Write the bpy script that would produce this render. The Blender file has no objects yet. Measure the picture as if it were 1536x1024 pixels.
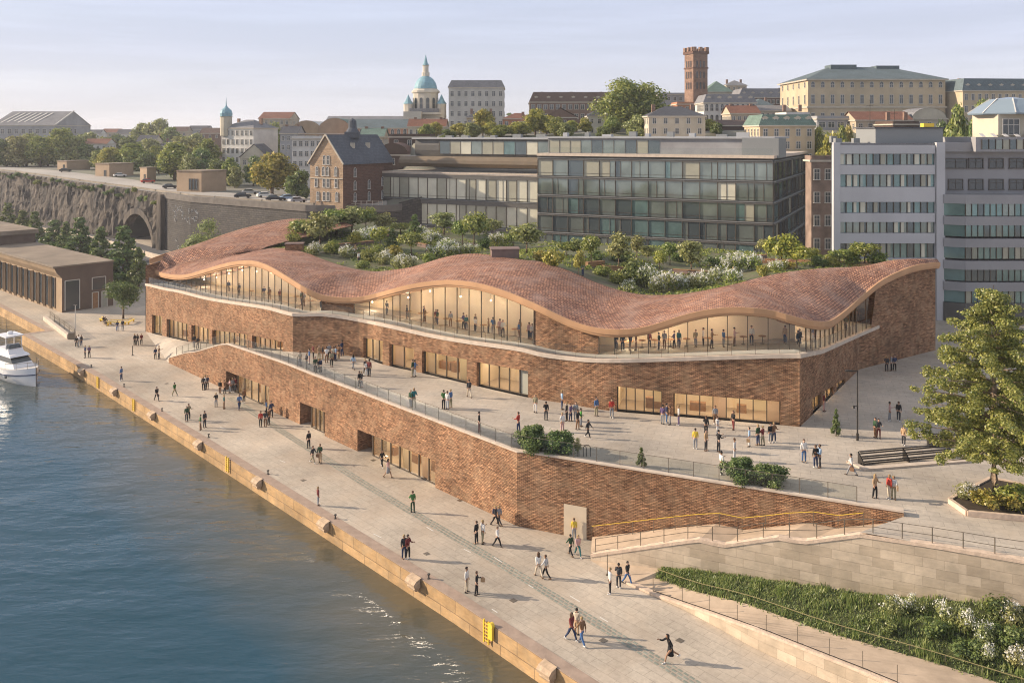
import bpy, bmesh, math, random
from math import radians as R, sin, cos, pi, sqrt, atan2, floor, exp
from mathutils import Vector as V, Matrix, noise
from mathutils.bvhtree import BVHTree
random.seed(7); HAZE = True
SC = bpy.context.scene; COL = SC.collection
# ---------------------------------------------------------------- camera, sky, sun, exposure
CAMZ, F, HY, CX = 32.0, 1300.0, 200.0, 768.0
cam = bpy.data.cameras.new('camera'); co = bpy.data.objects.new('camera', cam); COL.objects.link(co)
co.location = (0, 0, CAMZ); co.rotation_euler = (pi/2, 0, 0)
cam.sensor_width = 36; cam.lens = F/1536*36; cam.shift_y = -(512-HY)/1536
cam.clip_end = 6000; cam.clip_start = 1
SC.camera = co
SUN_EL = R(21); SUN_DIR = V((-cos(SUN_EL)*.989, cos(SUN_EL)*.15, sin(SUN_EL))).normalized()
w = bpy.data.worlds.new('World'); SC.world = w; w.use_nodes = True
N = w.node_tree.nodes; L = w.node_tree.links; N.clear()
sky = N.new('ShaderNodeTexSky'); sky.sky_type = 'NISHITA'; sky.sun_disc = False
sky.sun_elevation = SUN_EL; sky.sun_rotation = atan2(SUN_DIR.x, SUN_DIR.y)
sky.air_density = 1.0; sky.dust_density = 2.0; sky.ozone_density = 1.5
bg = N.new('ShaderNodeBackground'); bg.inputs[1].default_value = .1
wo = N.new('ShaderNodeOutputWorld'); tc = N.new('ShaderNodeTexCoord')
mp = N.new('ShaderNodeMapping'); mp.inputs['Scale'].default_value = (1.1, 1.1, 13)
nz = N.new('ShaderNodeTexNoise'); nz.inputs['Scale'].default_value = 2.2; nz.inputs['Detail'].default_value = 5; nz.inputs['Roughness'].default_value = .55
cr = N.new('ShaderNodeMapRange'); cr.inputs[1].default_value = .32; cr.inputs[2].default_value = .72; cr.inputs[3].default_value = .84; cr.inputs[4].default_value = .96
sep = N.new('ShaderNodeSeparateXYZ'); ramp = N.new('ShaderNodeValToRGB')
ramp.color_ramp.elements[0].color = (5.9, 5.85, 6.2, 1); ramp.color_ramp.elements[0].position = 0.0
ramp.color_ramp.elements[1].color = (3.3, 3.75, 5.1, 1); ramp.color_ramp.elements[1].position = .62; ramp.color_ramp.elements[1].color = (4.3, 4.4, 4.8, 1)
e = ramp.color_ramp.elements.new(.10); e.color = (4.7, 5.0, 6.1, 1); e = ramp.color_ramp.elements.new(.26); e.color = (4.05, 4.6, 6.2, 1)
mx = N.new('ShaderNodeMixRGB')
L.new(tc.outputs['Generated'], mp.inputs[0]); L.new(mp.outputs[0], nz.inputs['Vector']); L.new(nz.outputs[0], cr.inputs[0])
L.new(tc.outputs['Generated'], sep.inputs[0]); L.new(sep.outputs[2], ramp.inputs[0])
L.new(cr.outputs[0], mx.inputs[0]); L.new(sky.outputs[0], mx.inputs[1]); L.new(ramp.outputs[0], mx.inputs[2])
mp2 = N.new('ShaderNodeMapping'); mp2.inputs['Scale'].default_value = (1.6, 1.6, 26); nz2 = N.new('ShaderNodeTexNoise'); nz2.inputs['Scale'].default_value = 1.7; nz2.inputs['Detail'].default_value = 6; nz2.inputs['Roughness'].default_value = .6
mr2 = N.new('ShaderNodeMapRange'); mr2.inputs[1].default_value = .42; mr2.inputs[2].default_value = .68; mr2.inputs[3].default_value = .97; mr2.inputs[4].default_value = 1.09
L.new(tc.outputs['Generated'], mp2.inputs[0]); L.new(mp2.outputs[0], nz2.inputs['Vector']); L.new(nz2.outputs[0], mr2.inputs[0])
mx2 = N.new('ShaderNodeMixRGB'); mx2.blend_type = 'MULTIPLY'; mx2.inputs[0].default_value = 1; L.new(mx.outputs[0], mx2.inputs[1]); L.new(mr2.outputs[0], mx2.inputs[2])
L.new(mx2.outputs[0], bg.inputs[0]); L.new(bg.outputs[0], wo.inputs[0])
sd = bpy.data.lights.new('sun', 'SUN'); sd.energy = 5.0; sd.angle = R(.6); sd.color = (1, .82, .63)
so = bpy.data.objects.new('sun', sd); COL.objects.link(so); so.rotation_euler = SUN_DIR.to_track_quat('Z', 'Y').to_euler()
so.location = (-100, 40, 80)
SC.view_settings.view_transform = 'Standard'; SC.view_settings.look = 'None'; SC.view_settings.exposure = 0.58; SC.view_settings.gamma = 1
SC.cycles.filter_width = 1.1; SC.cycles.max_bounces = 6; SC.cycles.transparent_max_bounces = 12; SC.cycles.volume_bounces = 0
SC.cycles.diffuse_bounces = 3; SC.cycles.glossy_bounces = 3

# ---------------------------------------------------------------- pixel <-> world helpers (photo pixels 1536x1024)
def XP(px, D): return (px-CX)/F*D
def ZP(py, D): return CAMZ-(py-HY)*D/F
def G(px, py, z=0.0):
    D = (CAMZ-z)*F/(py-HY); return V((XP(px, D), D, z))
def lerp(a, b, t): return a+(b-a)*t
def curve(pts):
    """piecewise smooth interpolation y(x) through measured points"""
    xs = [p[0] for p in pts]; ys = [p[1] for p in pts]
    def f(x):
        if x <= xs[0]: return ys[0]
        if x >= xs[-1]: return ys[-1]
        i = max(k for k in range(len(xs)-1) if xs[k] <= x)
        h = xs[i+1]-xs[i]; t = (x-xs[i])/h
        m0 = (ys[i+1]-ys[i-1])/(xs[i+1]-xs[i-1]) if i > 0 else (ys[1]-ys[0])/h
        m1 = (ys[i+2]-ys[i])/(xs[i+2]-xs[i]) if i+2 < len(xs) else (ys[i+1]-ys[i])/h
        return (2*t**3-3*t*t+1)*ys[i]+(t**3-2*t*t+t)*h*m0+(-2*t**3+3*t*t)*ys[i+1]+(t**3-t*t)*h*m1
    return f
def lin(pts):
    def f(x):
        if x <= pts[0][0]: return pts[0][1]
        for a, b in zip(pts, pts[1:]):
            if x <= b[0]: return lerp(a[1], b[1], (x-a[0])/(b[0]-a[0]))
        return pts[-1][1]
    return f
class Path:
    """a plan polyline; look up by photo column"""
    def __init__(s, pts):
        s.p = [V((a[0], a[1])) for a in pts]; s.s = [0]
        for a, b in zip(s.p, s.p[1:]): s.s.append(s.s[-1]+(b-a).length)
    def at(s, px):
        k = (px-CX)/F
        for i, (a, b) in enumerate(zip(s.p, s.p[1:])):
            fa = a.x-k*a.y; fb = b.x-k*b.y
            if fa <= 0 <= fb and fa != fb:
                t = fa/(fa-fb); q = a.lerp(b, t); return s.s[i]+t*(b-a).length
        return 0 if (s.p[0].x-k*s.p[0].y) > 0 else s.s[-1]
    def pos(s, d):
        d = max(0, min(s.s[-1], d))
        for i in range(len(s.p)-1):
            if d <= s.s[i+1] or i == len(s.p)-2:
                t = (d-s.s[i])/max(1e-9, s.s[i+1]-s.s[i]); return s.p[i].lerp(s.p[i+1], t)
    def nrm(s, d):
        """inward (away from the viewer) unit normal"""
        q = s.pos(d+.05)-s.pos(d-.05); q.normalize(); return V((-q.y, q.x))
    def off(s, ds):
        n = len(s.p); out = []
        seg = [(s.p[i+1]-s.p[i]).normalized() for i in range(n-1)]
        nn = [V((-q.y, q.x)) for q in seg]
        for i in range(n):
            if i == 0: out.append(s.p[0]+nn[0]*ds(0))
            elif i == n-1: out.append(s.p[-1]+nn[-1]*ds(n-2))
            else:
                a, b = nn[i-1], nn[i]; da, db = ds(i-1), ds(i); det = a.x*b.y-a.y*b.x
                if abs(det) < .02: out.append(s.p[i]+(a+b).normalized()*(da+db)/2)
                else: out.append(s.p[i]+V(((da*b.y-a.y*db)/det, (a.x*db-b.x*da)/det)))
        return Path(out)
def pxof(q): return CX+F*q.x/q.y

# ---------------------------------------------------------------- mesh builder
class MB:
    def __init__(s): s.v = []; s.f = []; s.m = []; s.uv = []
    def face(s, pts, mi=0, uv=None):
        k = len(s.v); s.v += [tuple(p) for p in pts]; s.f.append(tuple(range(k, k+len(pts)))); s.m.append(mi)
        if uv is None:
            a, b = V(pts[1])-V(pts[0]), V(pts[-1])-V(pts[0]); n = a.cross(b)
            ax = max(range(3), key=lambda i: abs(n[i])) if n.length > 0 else 2
            if ax == 2: uv = [(p[0], p[1]) for p in pts]
            else:
                h = V((-n.y, n.x, 0)); h = h.normalized() if h.length > 1e-6 else V((1, 0, 0))
                uv = [(V(p).dot(h), p[2]) for p in pts]
        s.uv += uv
        return s
    def box(s, c, d, rz=0, mi=0, tilt=None):
        """box centred on c in x,y with its base at c.z"""
        x, y, z = d[0]/2, d[1]/2, d[2]; M = Matrix.Translation(V(c)) @ Matrix.Rotation(rz, 4, 'Z')
        if tilt: M = M @ tilt
        P = [M @ V(q) for q in ((-x, -y, 0), (x, -y, 0), (x, y, 0), (-x, y, 0), (-x, -y, z), (x, -y, z), (x, y, z), (-x, y, z))]
        for q in ((0, 1, 5, 4), (1, 2, 6, 5), (2, 3, 7, 6), (3, 0, 4, 7), (4, 5, 6, 7), (3, 2, 1, 0)): s.face([P[i] for i in q], mi)
        return s
    def bar(s, a, b, wx, wz, mi=0):
        """rectangular bar between two points"""
        a, b = V(a), V(b); d = (b-a); l = d.length
        if l < 1e-6: return s
        q = d.to_track_quat('X', 'Z').to_matrix()
        P = []
        for e_ in (a, b):
            for y, z in ((-1, -1), (1, -1), (1, 1), (-1, 1)): P.append(e_+q @ V((0, y*wx/2, z*wz/2)))
        for f in ((0, 1, 5, 4), (1, 2, 6, 5), (2, 3, 7, 6), (3, 0, 4, 7), (0, 3, 2, 1), (4, 5, 6, 7)): s.face([P[i] for i in f], mi)
        return s
    def tube(s, pts, rad, n=6, mi=0, cap=True):
        rings = []
        for i, p in enumerate(pts):
            p = V(p); d = V(pts[min(i+1, len(pts)-1)])-V(pts[max(i-1, 0)]); q = d.to_track_quat('Z', 'Y').to_matrix()
            r = rad[i] if hasattr(rad, '__len__') else rad
            rings.append([p+q @ V((cos(2*pi*k/n)*r, sin(2*pi*k/n)*r, 0)) for k in range(n)])
        for a, b in zip(rings, rings[1:]):
            for k in range(n): s.face([a[k], a[(k+1) % n], b[(k+1) % n], b[k]], mi)
        if cap: s.face(rings[0][::-1], mi); s.face(rings[-1], mi)
        return s
    def lathe(s, prof, c, n=16, mi=0, ph=0, sq=1):
        c = V(c); rings = [[c+V((cos(ph+2*pi*k/n)*r, sin(ph+2*pi*k/n)*r*sq, z)) for k in range(n)] for r, z in prof]
        for a, b in zip(rings, rings[1:]):
            for k in range(n): s.face([a[k], a[(k+1) % n], b[(k+1) % n], b[k]], mi)
        s.face(rings[-1], mi); return s
    def prism(s, plan, z0, z1, mi=0, mtop=None):
        """plan = ccw list of (x,y); z0/z1 number or list"""
        n = len(plan); a = z0 if hasattr(z0, '__len__') else [z0]*n; b = z1 if hasattr(z1, '__len__') else [z1]*n
        lo = [V((p[0], p[1], a[i])) for i, p in enumerate(plan)]; hi = [V((p[0], p[1], b[i])) for i, p in enumerate(plan)]
        for i in range(n): s.face([lo[i], lo[(i+1) % n], hi[(i+1) % n], hi[i]], mi)
        s.face(hi, mi if mtop is None else mtop); s.face(lo[::-1], mi)
        return s
    def grid(s, rows, mi=0, uvs=None):
        """rows of points -> quads (with shared look-ups off, uv per row/col)"""
        for i in range(len(rows)-1):
            for j in range(len(rows[i])-1):
                P = [rows[i][j], rows[i][j+1], rows[i+1][j+1], rows[i+1][j]]
                U = [uvs[i][j], uvs[i][j+1], uvs[i+1][j+1], uvs[i+1][j]] if uvs else None
                s.face(P, mi, U)
        return s
    def build(s, name, mats, parent=None, smooth=False, weld=False, col=True):
        me = bpy.data.meshes.new(name); me.from_pydata(s.v, [], s.f)
        if not hasattr(mats, '__len__'): mats = [mats]
        for m in mats: me.materials.append(m)
        me.polygons.foreach_set('material_index', s.m)
        ul = me.uv_layers.new(name='uv'); flat = []
        for a in s.uv: flat += [a[0], a[1]]
        ul.data.foreach_set('uv', flat)
        if weld or smooth:
            bm = bmesh.new(); bm.from_mesh(me); bmesh.ops.remove_doubles(bm, verts=bm.verts, dist=1e-4); bm.to_mesh(me); bm.free()
        if smooth: me.polygons.foreach_set('use_smooth', [True]*len(me.polygons))
        me.update()
        o = bpy.data.objects.new(name, me)
        if parent: o.parent = parent
        COL.objects.link(o); return o
def tag(o, label, cat, group=None, kind=None):
    if label: o['label'] = label
    if cat: o['category'] = cat
    if group: o['group'] = group
    if kind: o['kind'] = kind
    return o
def struct(o, label=None): o['kind'] = 'structure'; (label and o.__setitem__('label', label)); return o
def thing(name, label, cat, loc=(0, 0, 0), rz=0, group=None):
    o = bpy.data.objects.new(name, None); COL.objects.link(o); o.location = loc; o.rotation_euler = (0, 0, rz)
    o.empty_display_size = .3
    return tag(o, label, cat, group)
def copytree(o, parent=None):
    c = o.copy(); COL.objects.link(c); c.parent = parent
    for ch in KIDS.get(o.name, None) or [k for k in o.children]: copytree(ch, c)
    return c
KIDS = {}
def local(t, mb):
    """shift builder verts (world) into the frame of thing t placed at t.location with rotation z"""
    M = (Matrix.Translation(t.location) @ Matrix.Rotation(t.rotation_euler.z, 4, 'Z')).inverted()
    mb.v = [tuple(M @ V(p)) for p in mb.v]; return mb
def bvh(o):
    me = o.data; return BVHTree.FromPolygons([v.co for v in me.vertices], [tuple(p.vertices) for p in me.polygons])
def ray(tree, px, py):
    d = V(((px-CX)/F, 1, -(py-HY)/F)); h = tree.ray_cast(V((0, 0, CAMZ)), d.normalized()); return h[0]
def down(tree, x, y, z=80):
    h = tree.ray_cast(V((x, y, z)), V((0, 0, -1))); return h[0].z if h[0] is not None else None

# ---------------------------------------------------------------- materials
def mat(name, c, rough=.8, var=0.0, vs=1.0, c2=None, bump=0.0, bs=4.0, metal=0.0, spec=.3, coord='Object', det=4, stain=0.0, ss=.12):
    m = bpy.data.materials.new(name); m.use_nodes = True; nt = m.node_tree; n = nt.nodes; l = nt.links
    b = n['Principled BSDF']; b.inputs['Roughness'].default_value = rough; b.inputs['Metallic'].default_value = metal
    b.inputs['Specular IOR Level'].default_value = spec
    b.inputs['Base Color'].default_value = (*c, 1)
    t = n.new('ShaderNodeTexCoord'); out = t.outputs[coord]
    m['_'] = 1
    col = None
    if var or c2:
        z = n.new('ShaderNodeTexNoise'); z.inputs['Scale'].default_value = vs; z.inputs['Detail'].default_value = det; l.new(out, z.inputs['Vector'])
        r = n.new('ShaderNodeMapRange'); r.inputs[1].default_value = .3; r.inputs[2].default_value = .7; l.new(z.outputs[0], r.inputs[0])
        x = n.new('ShaderNodeMixRGB'); x.inputs[1].default_value = (*(q*(1-var) for q in c), 1)
        x.inputs[2].default_value = (*(c2 if c2 else [min(1, q*(1+var)) for q in c]), 1)
        l.new(r.outputs[0], x.inputs[0]); col = x.outputs[0]
    if stain:
        z = n.new('ShaderNodeTexNoise'); z.inputs['Scale'].default_value = ss; z.inputs['Detail'].default_value = 6; z.inputs['Roughness'].default_value = .65; l.new(out, z.inputs['Vector'])
        r = n.new('ShaderNodeMapRange'); r.inputs[1].default_value = .4; r.inputs[2].default_value = .65; r.inputs[3].default_value = 1; r.inputs[4].default_value = 1-stain; l.new(z.outputs[0], r.inputs[0])
        x = n.new('ShaderNodeMixRGB'); x.blend_type = 'MULTIPLY'; x.inputs[0].default_value = 1
        if col: l.new(col, x.inputs[1])
        else: x.inputs[1].default_value = (*c, 1)
        l.new(r.outputs[0], x.inputs[2]); col = x.outputs[0]
    if col: l.new(col, b.inputs['Base Color'])
    if bump:
        z = n.new('ShaderNodeTexNoise'); z.inputs['Scale'].default_value = bs; z.inputs['Detail'].default_value = 5; l.new(out, z.inputs['Vector'])
        u = n.new('ShaderNodeBump'); u.inputs['Strength'].default_value = 1; u.inputs['Distance'].default_value = bump; l.new(z.outputs[0], u.inputs['Height']); l.new(u.outputs[0], b.inputs['Normal'])
    return m
def brickmat(name, c1, c2, cm, bw, bh, ms=.02, bump=.03, warp=0.0, big=.0, bigs=.15, rough=.85, offset=.5, c3=None, fine=.35, freq=2, coord='UV', rot=0.0):
    """masonry / tiles / paving laid out on metric UVs"""
    m = bpy.data.materials.new(name); m.use_nodes = True; nt = m.node_tree; n = nt.nodes; l = nt.links
    b = n['Principled BSDF']; b.inputs['Roughness'].default_value = rough; b.inputs['Specular IOR Level'].default_value = .25
    t = n.new('ShaderNodeTexCoord'); vec = t.outputs[coord]
    if rot:
        mm = n.new('ShaderNodeMapping'); mm.inputs['Rotation'].default_value = (0, 0, rot); l.new(vec, mm.inputs[0]); vec = mm.outputs[0]
    base = vec
    if warp:
        z = n.new('ShaderNodeTexNoise'); z.inputs['Scale'].default_value = .9; z.inputs['Detail'].default_value = 3; l.new(vec, z.inputs['Vector'])
        s_ = n.new('ShaderNodeVectorMath'); s_.operation = 'SUBTRACT'; s_.inputs[1].default_value = (.5, .5, .5); l.new(z.outputs['Color'], s_.inputs[0])
        k = n.new('ShaderNodeVectorMath'); k.operation = 'SCALE'; k.inputs['Scale'].default_value = warp; l.new(s_.outputs[0], k.inputs[0])
        a = n.new('ShaderNodeVectorMath'); a.operation = 'ADD'; l.new(vec, a.inputs[0]); l.new(k.outputs[0], a.inputs[1]); vec = a.outputs[0]
    br = n.new('ShaderNodeTexBrick'); br.offset = offset; br.offset_frequency = freq; br.inputs['Scale'].default_value = 1
    br.inputs['Brick Width'].default_value = bw; br.inputs['Row Height'].default_value = bh; br.inputs['Mortar Size'].default_value = ms
    br.inputs['Color1'].default_value = (*c1, 1); br.inputs['Color2'].default_value = (*c2, 1); br.inputs['Mortar'].default_value = (*cm, 1)
    br.inputs['Mortar Smooth'].default_value = .3
    l.new(vec, br.inputs['Vector']); col = br.outputs['Color']
    z = n.new('ShaderNodeTexNoise'); z.inputs['Scale'].default_value = 3.0; z.inputs['Detail'].default_value = 6; z.inputs['Roughness'].default_value = .7
    mm = n.new('ShaderNodeMapping'); mm.inputs['Scale'].default_value = (.45, 1.6, 1) if coord == 'UV' else (1, 1, 1); l.new(base, mm.inputs[0]); l.new(mm.outputs[0], z.inputs['Vector'])
    r = n.new('ShaderNodeMapRange'); r.inputs[1].default_value = .25; r.inputs[2].default_value = .75; r.inputs[3].default_value = 1-fine; r.inputs[4].default_value = 1+fine; l.new(z.outputs[0], r.inputs[0])
    x = n.new('ShaderNodeMixRGB'); x.blend_type = 'MULTIPLY'; x.inputs[0].default_value = 1; l.new(col, x.inputs[1]); l.new(r.outputs[0], x.inputs[2]); col = x.outputs[0]
    if c3:
        z2 = n.new('ShaderNodeTexNoise'); z2.inputs['Scale'].default_value = bigs*3; z2.inputs['Detail'].default_value = 5; l.new(base, z2.inputs['Vector'])
        r2 = n.new('ShaderNodeMapRange'); r2.inputs[1].default_value = .45; r2.inputs[2].default_value = .7; r2.inputs[4].default_value = .55; l.new(z2.outputs[0], r2.inputs[0])
        x2 = n.new('ShaderNodeMixRGB'); x2.inputs[2].default_value = (*c3, 1); l.new(r2.outputs[0], x2.inputs[0]); l.new(col, x2.inputs[1]); col = x2.outputs[0]
    if big:
        z3 = n.new('ShaderNodeTexNoise'); z3.inputs['Scale'].default_value = bigs; z3.inputs['Detail'].default_value = 6; z3.inputs['Roughness'].default_value = .6; l.new(base, z3.inputs['Vector'])
        r3 = n.new('ShaderNodeMapRange'); r3.inputs[1].default_value = .35; r3.inputs[2].default_value = .68; r3.inputs[3].default_value = 1+big*.4; r3.inputs[4].default_value = 1-big; l.new(z3.outputs[0], r3.inputs[0])
        x3 = n.new('ShaderNodeMixRGB'); x3.blend_type = 'MULTIPLY'; x3.inputs[0].default_value = 1; l.new(col, x3.inputs[1]); l.new(r3.outputs[0], x3.inputs[2]); col = x3.outputs[0]
    l.new(col, b.inputs['Base Color'])
    if bump:
        ad = n.new('ShaderNodeMath'); ad.operation = 'MULTIPLY_ADD'; ad.inputs[1].default_value = -.8; l.new(br.outputs['Fac'], ad.inputs[0]); l.new(z.outputs[0], ad.inputs[2])
        u = n.new('ShaderNodeBump'); u.inputs['Distance'].default_value = bump; l.new(ad.outputs[0], u.inputs['Height']); l.new(u.outputs[0], b.inputs['Normal'])
    return m
def glassmat(name, tint=(.8, .85, .85), tr=.75, rough=.03, refl=.5):
    m = bpy.data.materials.new(name); m.use_nodes = True; n = m.node_tree.nodes; l = m.node_tree.links; n.clear()
    o = n.new('ShaderNodeOutputMaterial'); t = n.new('ShaderNodeBsdfTransparent'); t.inputs[0].default_value = (*tint, 1)
    g = n.new('ShaderNodeBsdfGlossy'); g.inputs['Roughness'].default_value = rough; g.inputs[0].default_value = (.95, .97, 1, 1)
    fr = n.new('ShaderNodeFresnel'); fr.inputs[0].default_value = 1.5
    ml = n.new('ShaderNodeMath'); ml.operation = 'MULTIPLY_ADD'; ml.inputs[1].default_value = 1.0; ml.inputs[2].default_value = refl*.12; l.new(fr.outputs[0], ml.inputs[0])
    x = n.new('ShaderNodeMixShader'); l.new(ml.outputs[0], x.inputs[0]); l.new(t.outputs[0], x.inputs[1]); l.new(g.outputs[0], x.inputs[2])
    l.new(x.outputs[0], o.inputs[0]); return m
def emit(name, c, s):
    m = bpy.data.materials.new(name); m.use_nodes = True; b = m.node_tree.nodes['Principled BSDF']
    b.inputs['Base Color'].default_value = (*c, 1); b.inputs['Emission Color'].default_value = (*c, 1); b.inputs['Emission Strength'].default_value = s; return m
def leafmat(name, c1, c2, c3=None, tr=.35):
    m = bpy.data.materials.new(name); m.use_nodes = True; n = m.node_tree.nodes; l = m.node_tree.links; n.clear()
    o = n.new('ShaderNodeOutputMaterial'); g = n.new('ShaderNodeNewGeometry'); r = n.new('ShaderNodeValToRGB')
    r.color_ramp.elements[0].color = (*c1, 1); r.color_ramp.elements[1].color = (*c2, 1)
    if c3: e_ = r.color_ramp.elements.new(.93); e_.color = (*c3, 1); r.color_ramp.elements[-1 if False else 1].position = .85 if r.color_ramp.elements[1].position > .9 else r.color_ramp.elements[1].position
    l.new(g.outputs['Random Per Island'], r.inputs[0])
    oi = n.new('ShaderNodeObjectInfo'); hs = n.new('ShaderNodeHueSaturation'); l.new(r.outputs[0], hs.inputs['Color'])
    mr = n.new('ShaderNodeMapRange'); mr.inputs[3].default_value = .475; mr.inputs[4].default_value = .525; l.new(oi.outputs['Random'], mr.inputs[0]); l.new(mr.outputs[0], hs.inputs['Hue'])
    d = n.new('ShaderNodeBsdfDiffuse'); t = n.new('ShaderNodeBsdfTranslucent'); x = n.new('ShaderNodeMixShader'); x.inputs[0].default_value = tr
    gl = n.new('ShaderNodeBsdfGlossy'); gl.inputs['Roughness'].default_value = .45; gl.inputs[0].default_value = (1, 1, 1, 1); x2 = n.new('ShaderNodeMixShader'); x2.inputs[0].default_value = .03
    l.new(hs.outputs[0], d.inputs[0]); l.new(hs.outputs[0], t.inputs[0]); l.new(d.outputs[0], x.inputs[1]); l.new(t.outputs[0], x.inputs[2])
    l.new(x.outputs[0], x2.inputs[1]); l.new(gl.outputs[0], x2.inputs[2]); l.new(x2.outputs[0], o.inputs[0]); return m
M = {}
QA = atan2(-.733, .68)      # bearing of the quay
M['brick'] = brickmat('brick', (.55, .305, .165), (.31, .16, .088), (.12, .07, .042), .36, .115, .02, .12, warp=.16, big=.36, bigs=.30, c3=(.44, .295, .18), fine=.95)
M['tile'] = brickmat('roof_tile', (.60, .31, .19), (.31, .15, .105), (.12, .065, .05), .38, .32, .04, .15, warp=.08, big=.22, bigs=.13, c3=(.46, .32, .26), fine=.6)
M['fascia'] = mat('fascia', (.50, .29, .155), .6, .08, .6)
M['coping'] = mat('coping', (.56, .47, .38), .8, .12, 1.5, bump=.01)
M['paving'] = brickmat('paving', (.50, .435, .35), (.455, .395, .32), (.34, .295, .24), 1.5, .75, .02, .0, big=.34, bigs=.09, fine=.2, coord='Object', rot=-QA, c3=(.50, .40, .30))
M['plaza'] = brickmat('plaza_paving', (.48, .425, .355), (.43, .38, .32), (.31, .275, .235), 1.5, .75, .02, .0, big=.32, bigs=.10, fine=.18, coord='Object', rot=.30, c3=(.50, .42, .33))
M['quaywall'] = brickmat('quay_stone', (.52, .34, .17), (.43, .28, .14), (.25, .17, .10), 3.2, .9, .03, .03, big=.35, bigs=.4, fine=.2, c3=(.35, .26, .16))
M['stone'] = brickmat('wall_stone', (.64, .53, .40), (.46, .375, .275), (.50, .41, .31), 1.25, .62, .008, .02, big=.25, bigs=.35, fine=.10, offset=.37, c3=(.38, .32, .24))
M['concrete'] = mat('concrete', (.50, .47, .42), .85, .10, .8, stain=.2, ss=.3)
M['metal'] = mat('dark_metal', (.05, .045, .04), .45, metal=.4)
M['mullion'] = mat('mullion', (.11, .09, .07), .5, metal=.3)
M['yellow'] = mat('yellow_paint', (.80, .55, .06), .5)
M['rail'] = mat('steel_rail', (.22, .19, .15), .4, metal=.6)
M['interior'] = mat('interior_plaster', (.80, .68, .50), .9, .12, .25)
M['intfloor'] = mat('interior_floor', (.42, .34, .26), .5, .08, .5)
M['lamp'] = emit('ceiling_light', (1, .80, .56), 5.0)
M['lamp2'] = emit('ceiling_light_low', (1, .79, .54), 4.6)
M['glass'] = glassmat('clear_glass', (.93, .91, .86), refl=.5)
M['balglass'] = glassmat('balustrade_glass', (.84, .87, .85), refl=.1, rough=.2)
M['curtain'] = leafmat('curtain', (.60, .50, .36), (.66, .56, .42), None, .5)
M['wood'] = mat('timber', (.32, .18, .09), .6, .2, 3)
M['doorgrey'] = mat('grey_door', (.36, .36, .30), .5, .05, 1)
M['doorbeige'] = mat('beige_door', (.60, .50, .37), .6, .05, 1)
M['soil'] = mat('soil', (.06, .045, .03), .95, .3, 3)
M['dark'] = mat('dark_interior', (.03, .03, .03), .9)
# ---------------------------------------------------------------- water, quay, ground
def watermat():
    m = bpy.data.materials.new('water'); m.use_nodes = True; n = m.node_tree.nodes; l = m.node_tree.links
    b = n['Principled BSDF']; b.inputs['Base Color'].default_value = (.024, .072, .105, 1); b.inputs['Roughness'].default_value = .09; b.inputs['IOR'].default_value = 1.33
    t = n.new('ShaderNodeTexCoord'); h = None
    for sc, dist, rt, st, det in ((.10, .7, .15, (.5, 1, 1), 3), (.42, .30, -.1, (.42, 1, 1), 4), (1.5, .10, .1, (.45, 1, 1), 3)):
        mp_ = n.new('ShaderNodeMapping'); mp_.inputs['Rotation'].default_value = (0, 0, rt); mp_.inputs['Scale'].default_value = st
        z = n.new('ShaderNodeTexNoise'); z.inputs['Scale'].default_value = sc; z.inputs['Detail'].default_value = det
        l.new(t.outputs['Object'], mp_.inputs[0]); l.new(mp_.outputs[0], z.inputs['Vector'])
        k = n.new('ShaderNodeMath'); k.operation = 'MULTIPLY'; k.inputs[1].default_value = dist; l.new(z.outputs[0], k.inputs[0])
        if h is None: h = k.outputs[0]
        else:
            a = n.new('ShaderNodeMath'); l.new(h, a.inputs[0]); l.new(k.outputs[0], a.inputs[1]); h = a.outputs[0]
    zc = n.new('ShaderNodeTexNoise'); zc.inputs['Scale'].default_value = .035; zc.inputs['Detail'].default_value = 3; l.new(t.outputs['Object'], zc.inputs['Vector']); rc = n.new('ShaderNodeMapRange'); rc.inputs[1].default_value = .38; rc.inputs[2].default_value = .62; rc.inputs[3].default_value = .45; rc.inputs[4].default_value = 1.0; l.new(zc.outputs[0], rc.inputs[0]); u = n.new('ShaderNodeBump'); l.new(rc.outputs[0], u.inputs['Strength']); u.inputs['Distance'].default_value = .8; l.new(h, u.inputs['Height']); l.new(u.outputs[0], b.inputs['Normal'])
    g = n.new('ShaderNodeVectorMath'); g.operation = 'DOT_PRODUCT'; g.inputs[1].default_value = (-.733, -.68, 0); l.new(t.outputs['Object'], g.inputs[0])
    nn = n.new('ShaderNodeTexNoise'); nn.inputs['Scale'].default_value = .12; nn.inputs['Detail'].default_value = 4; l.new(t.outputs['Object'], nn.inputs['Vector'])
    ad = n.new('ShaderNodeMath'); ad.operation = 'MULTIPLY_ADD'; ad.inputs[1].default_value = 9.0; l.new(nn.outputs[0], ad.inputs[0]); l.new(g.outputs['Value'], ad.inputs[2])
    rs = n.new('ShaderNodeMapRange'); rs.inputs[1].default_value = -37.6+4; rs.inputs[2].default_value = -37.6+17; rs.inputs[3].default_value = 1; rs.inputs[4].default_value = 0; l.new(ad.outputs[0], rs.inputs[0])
    cx_ = n.new('ShaderNodeMixRGB'); cx_.inputs[1].default_value = (.014, .058, .088, 1); cx_.inputs[2].default_value = (.125, .105, .065, 1); l.new(rs.outputs[0], cx_.inputs[0]); l.new(cx_.outputs[0], b.inputs['Base Color'])  # tan near the quay: the wall's warm reflection painted into the base colour
    return m
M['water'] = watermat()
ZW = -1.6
struct(MB().face([(-700, -60, ZW), (90, -60, ZW), (90, 500, ZW), (-700, 500, ZW)]).build('water', M['water']))
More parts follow.
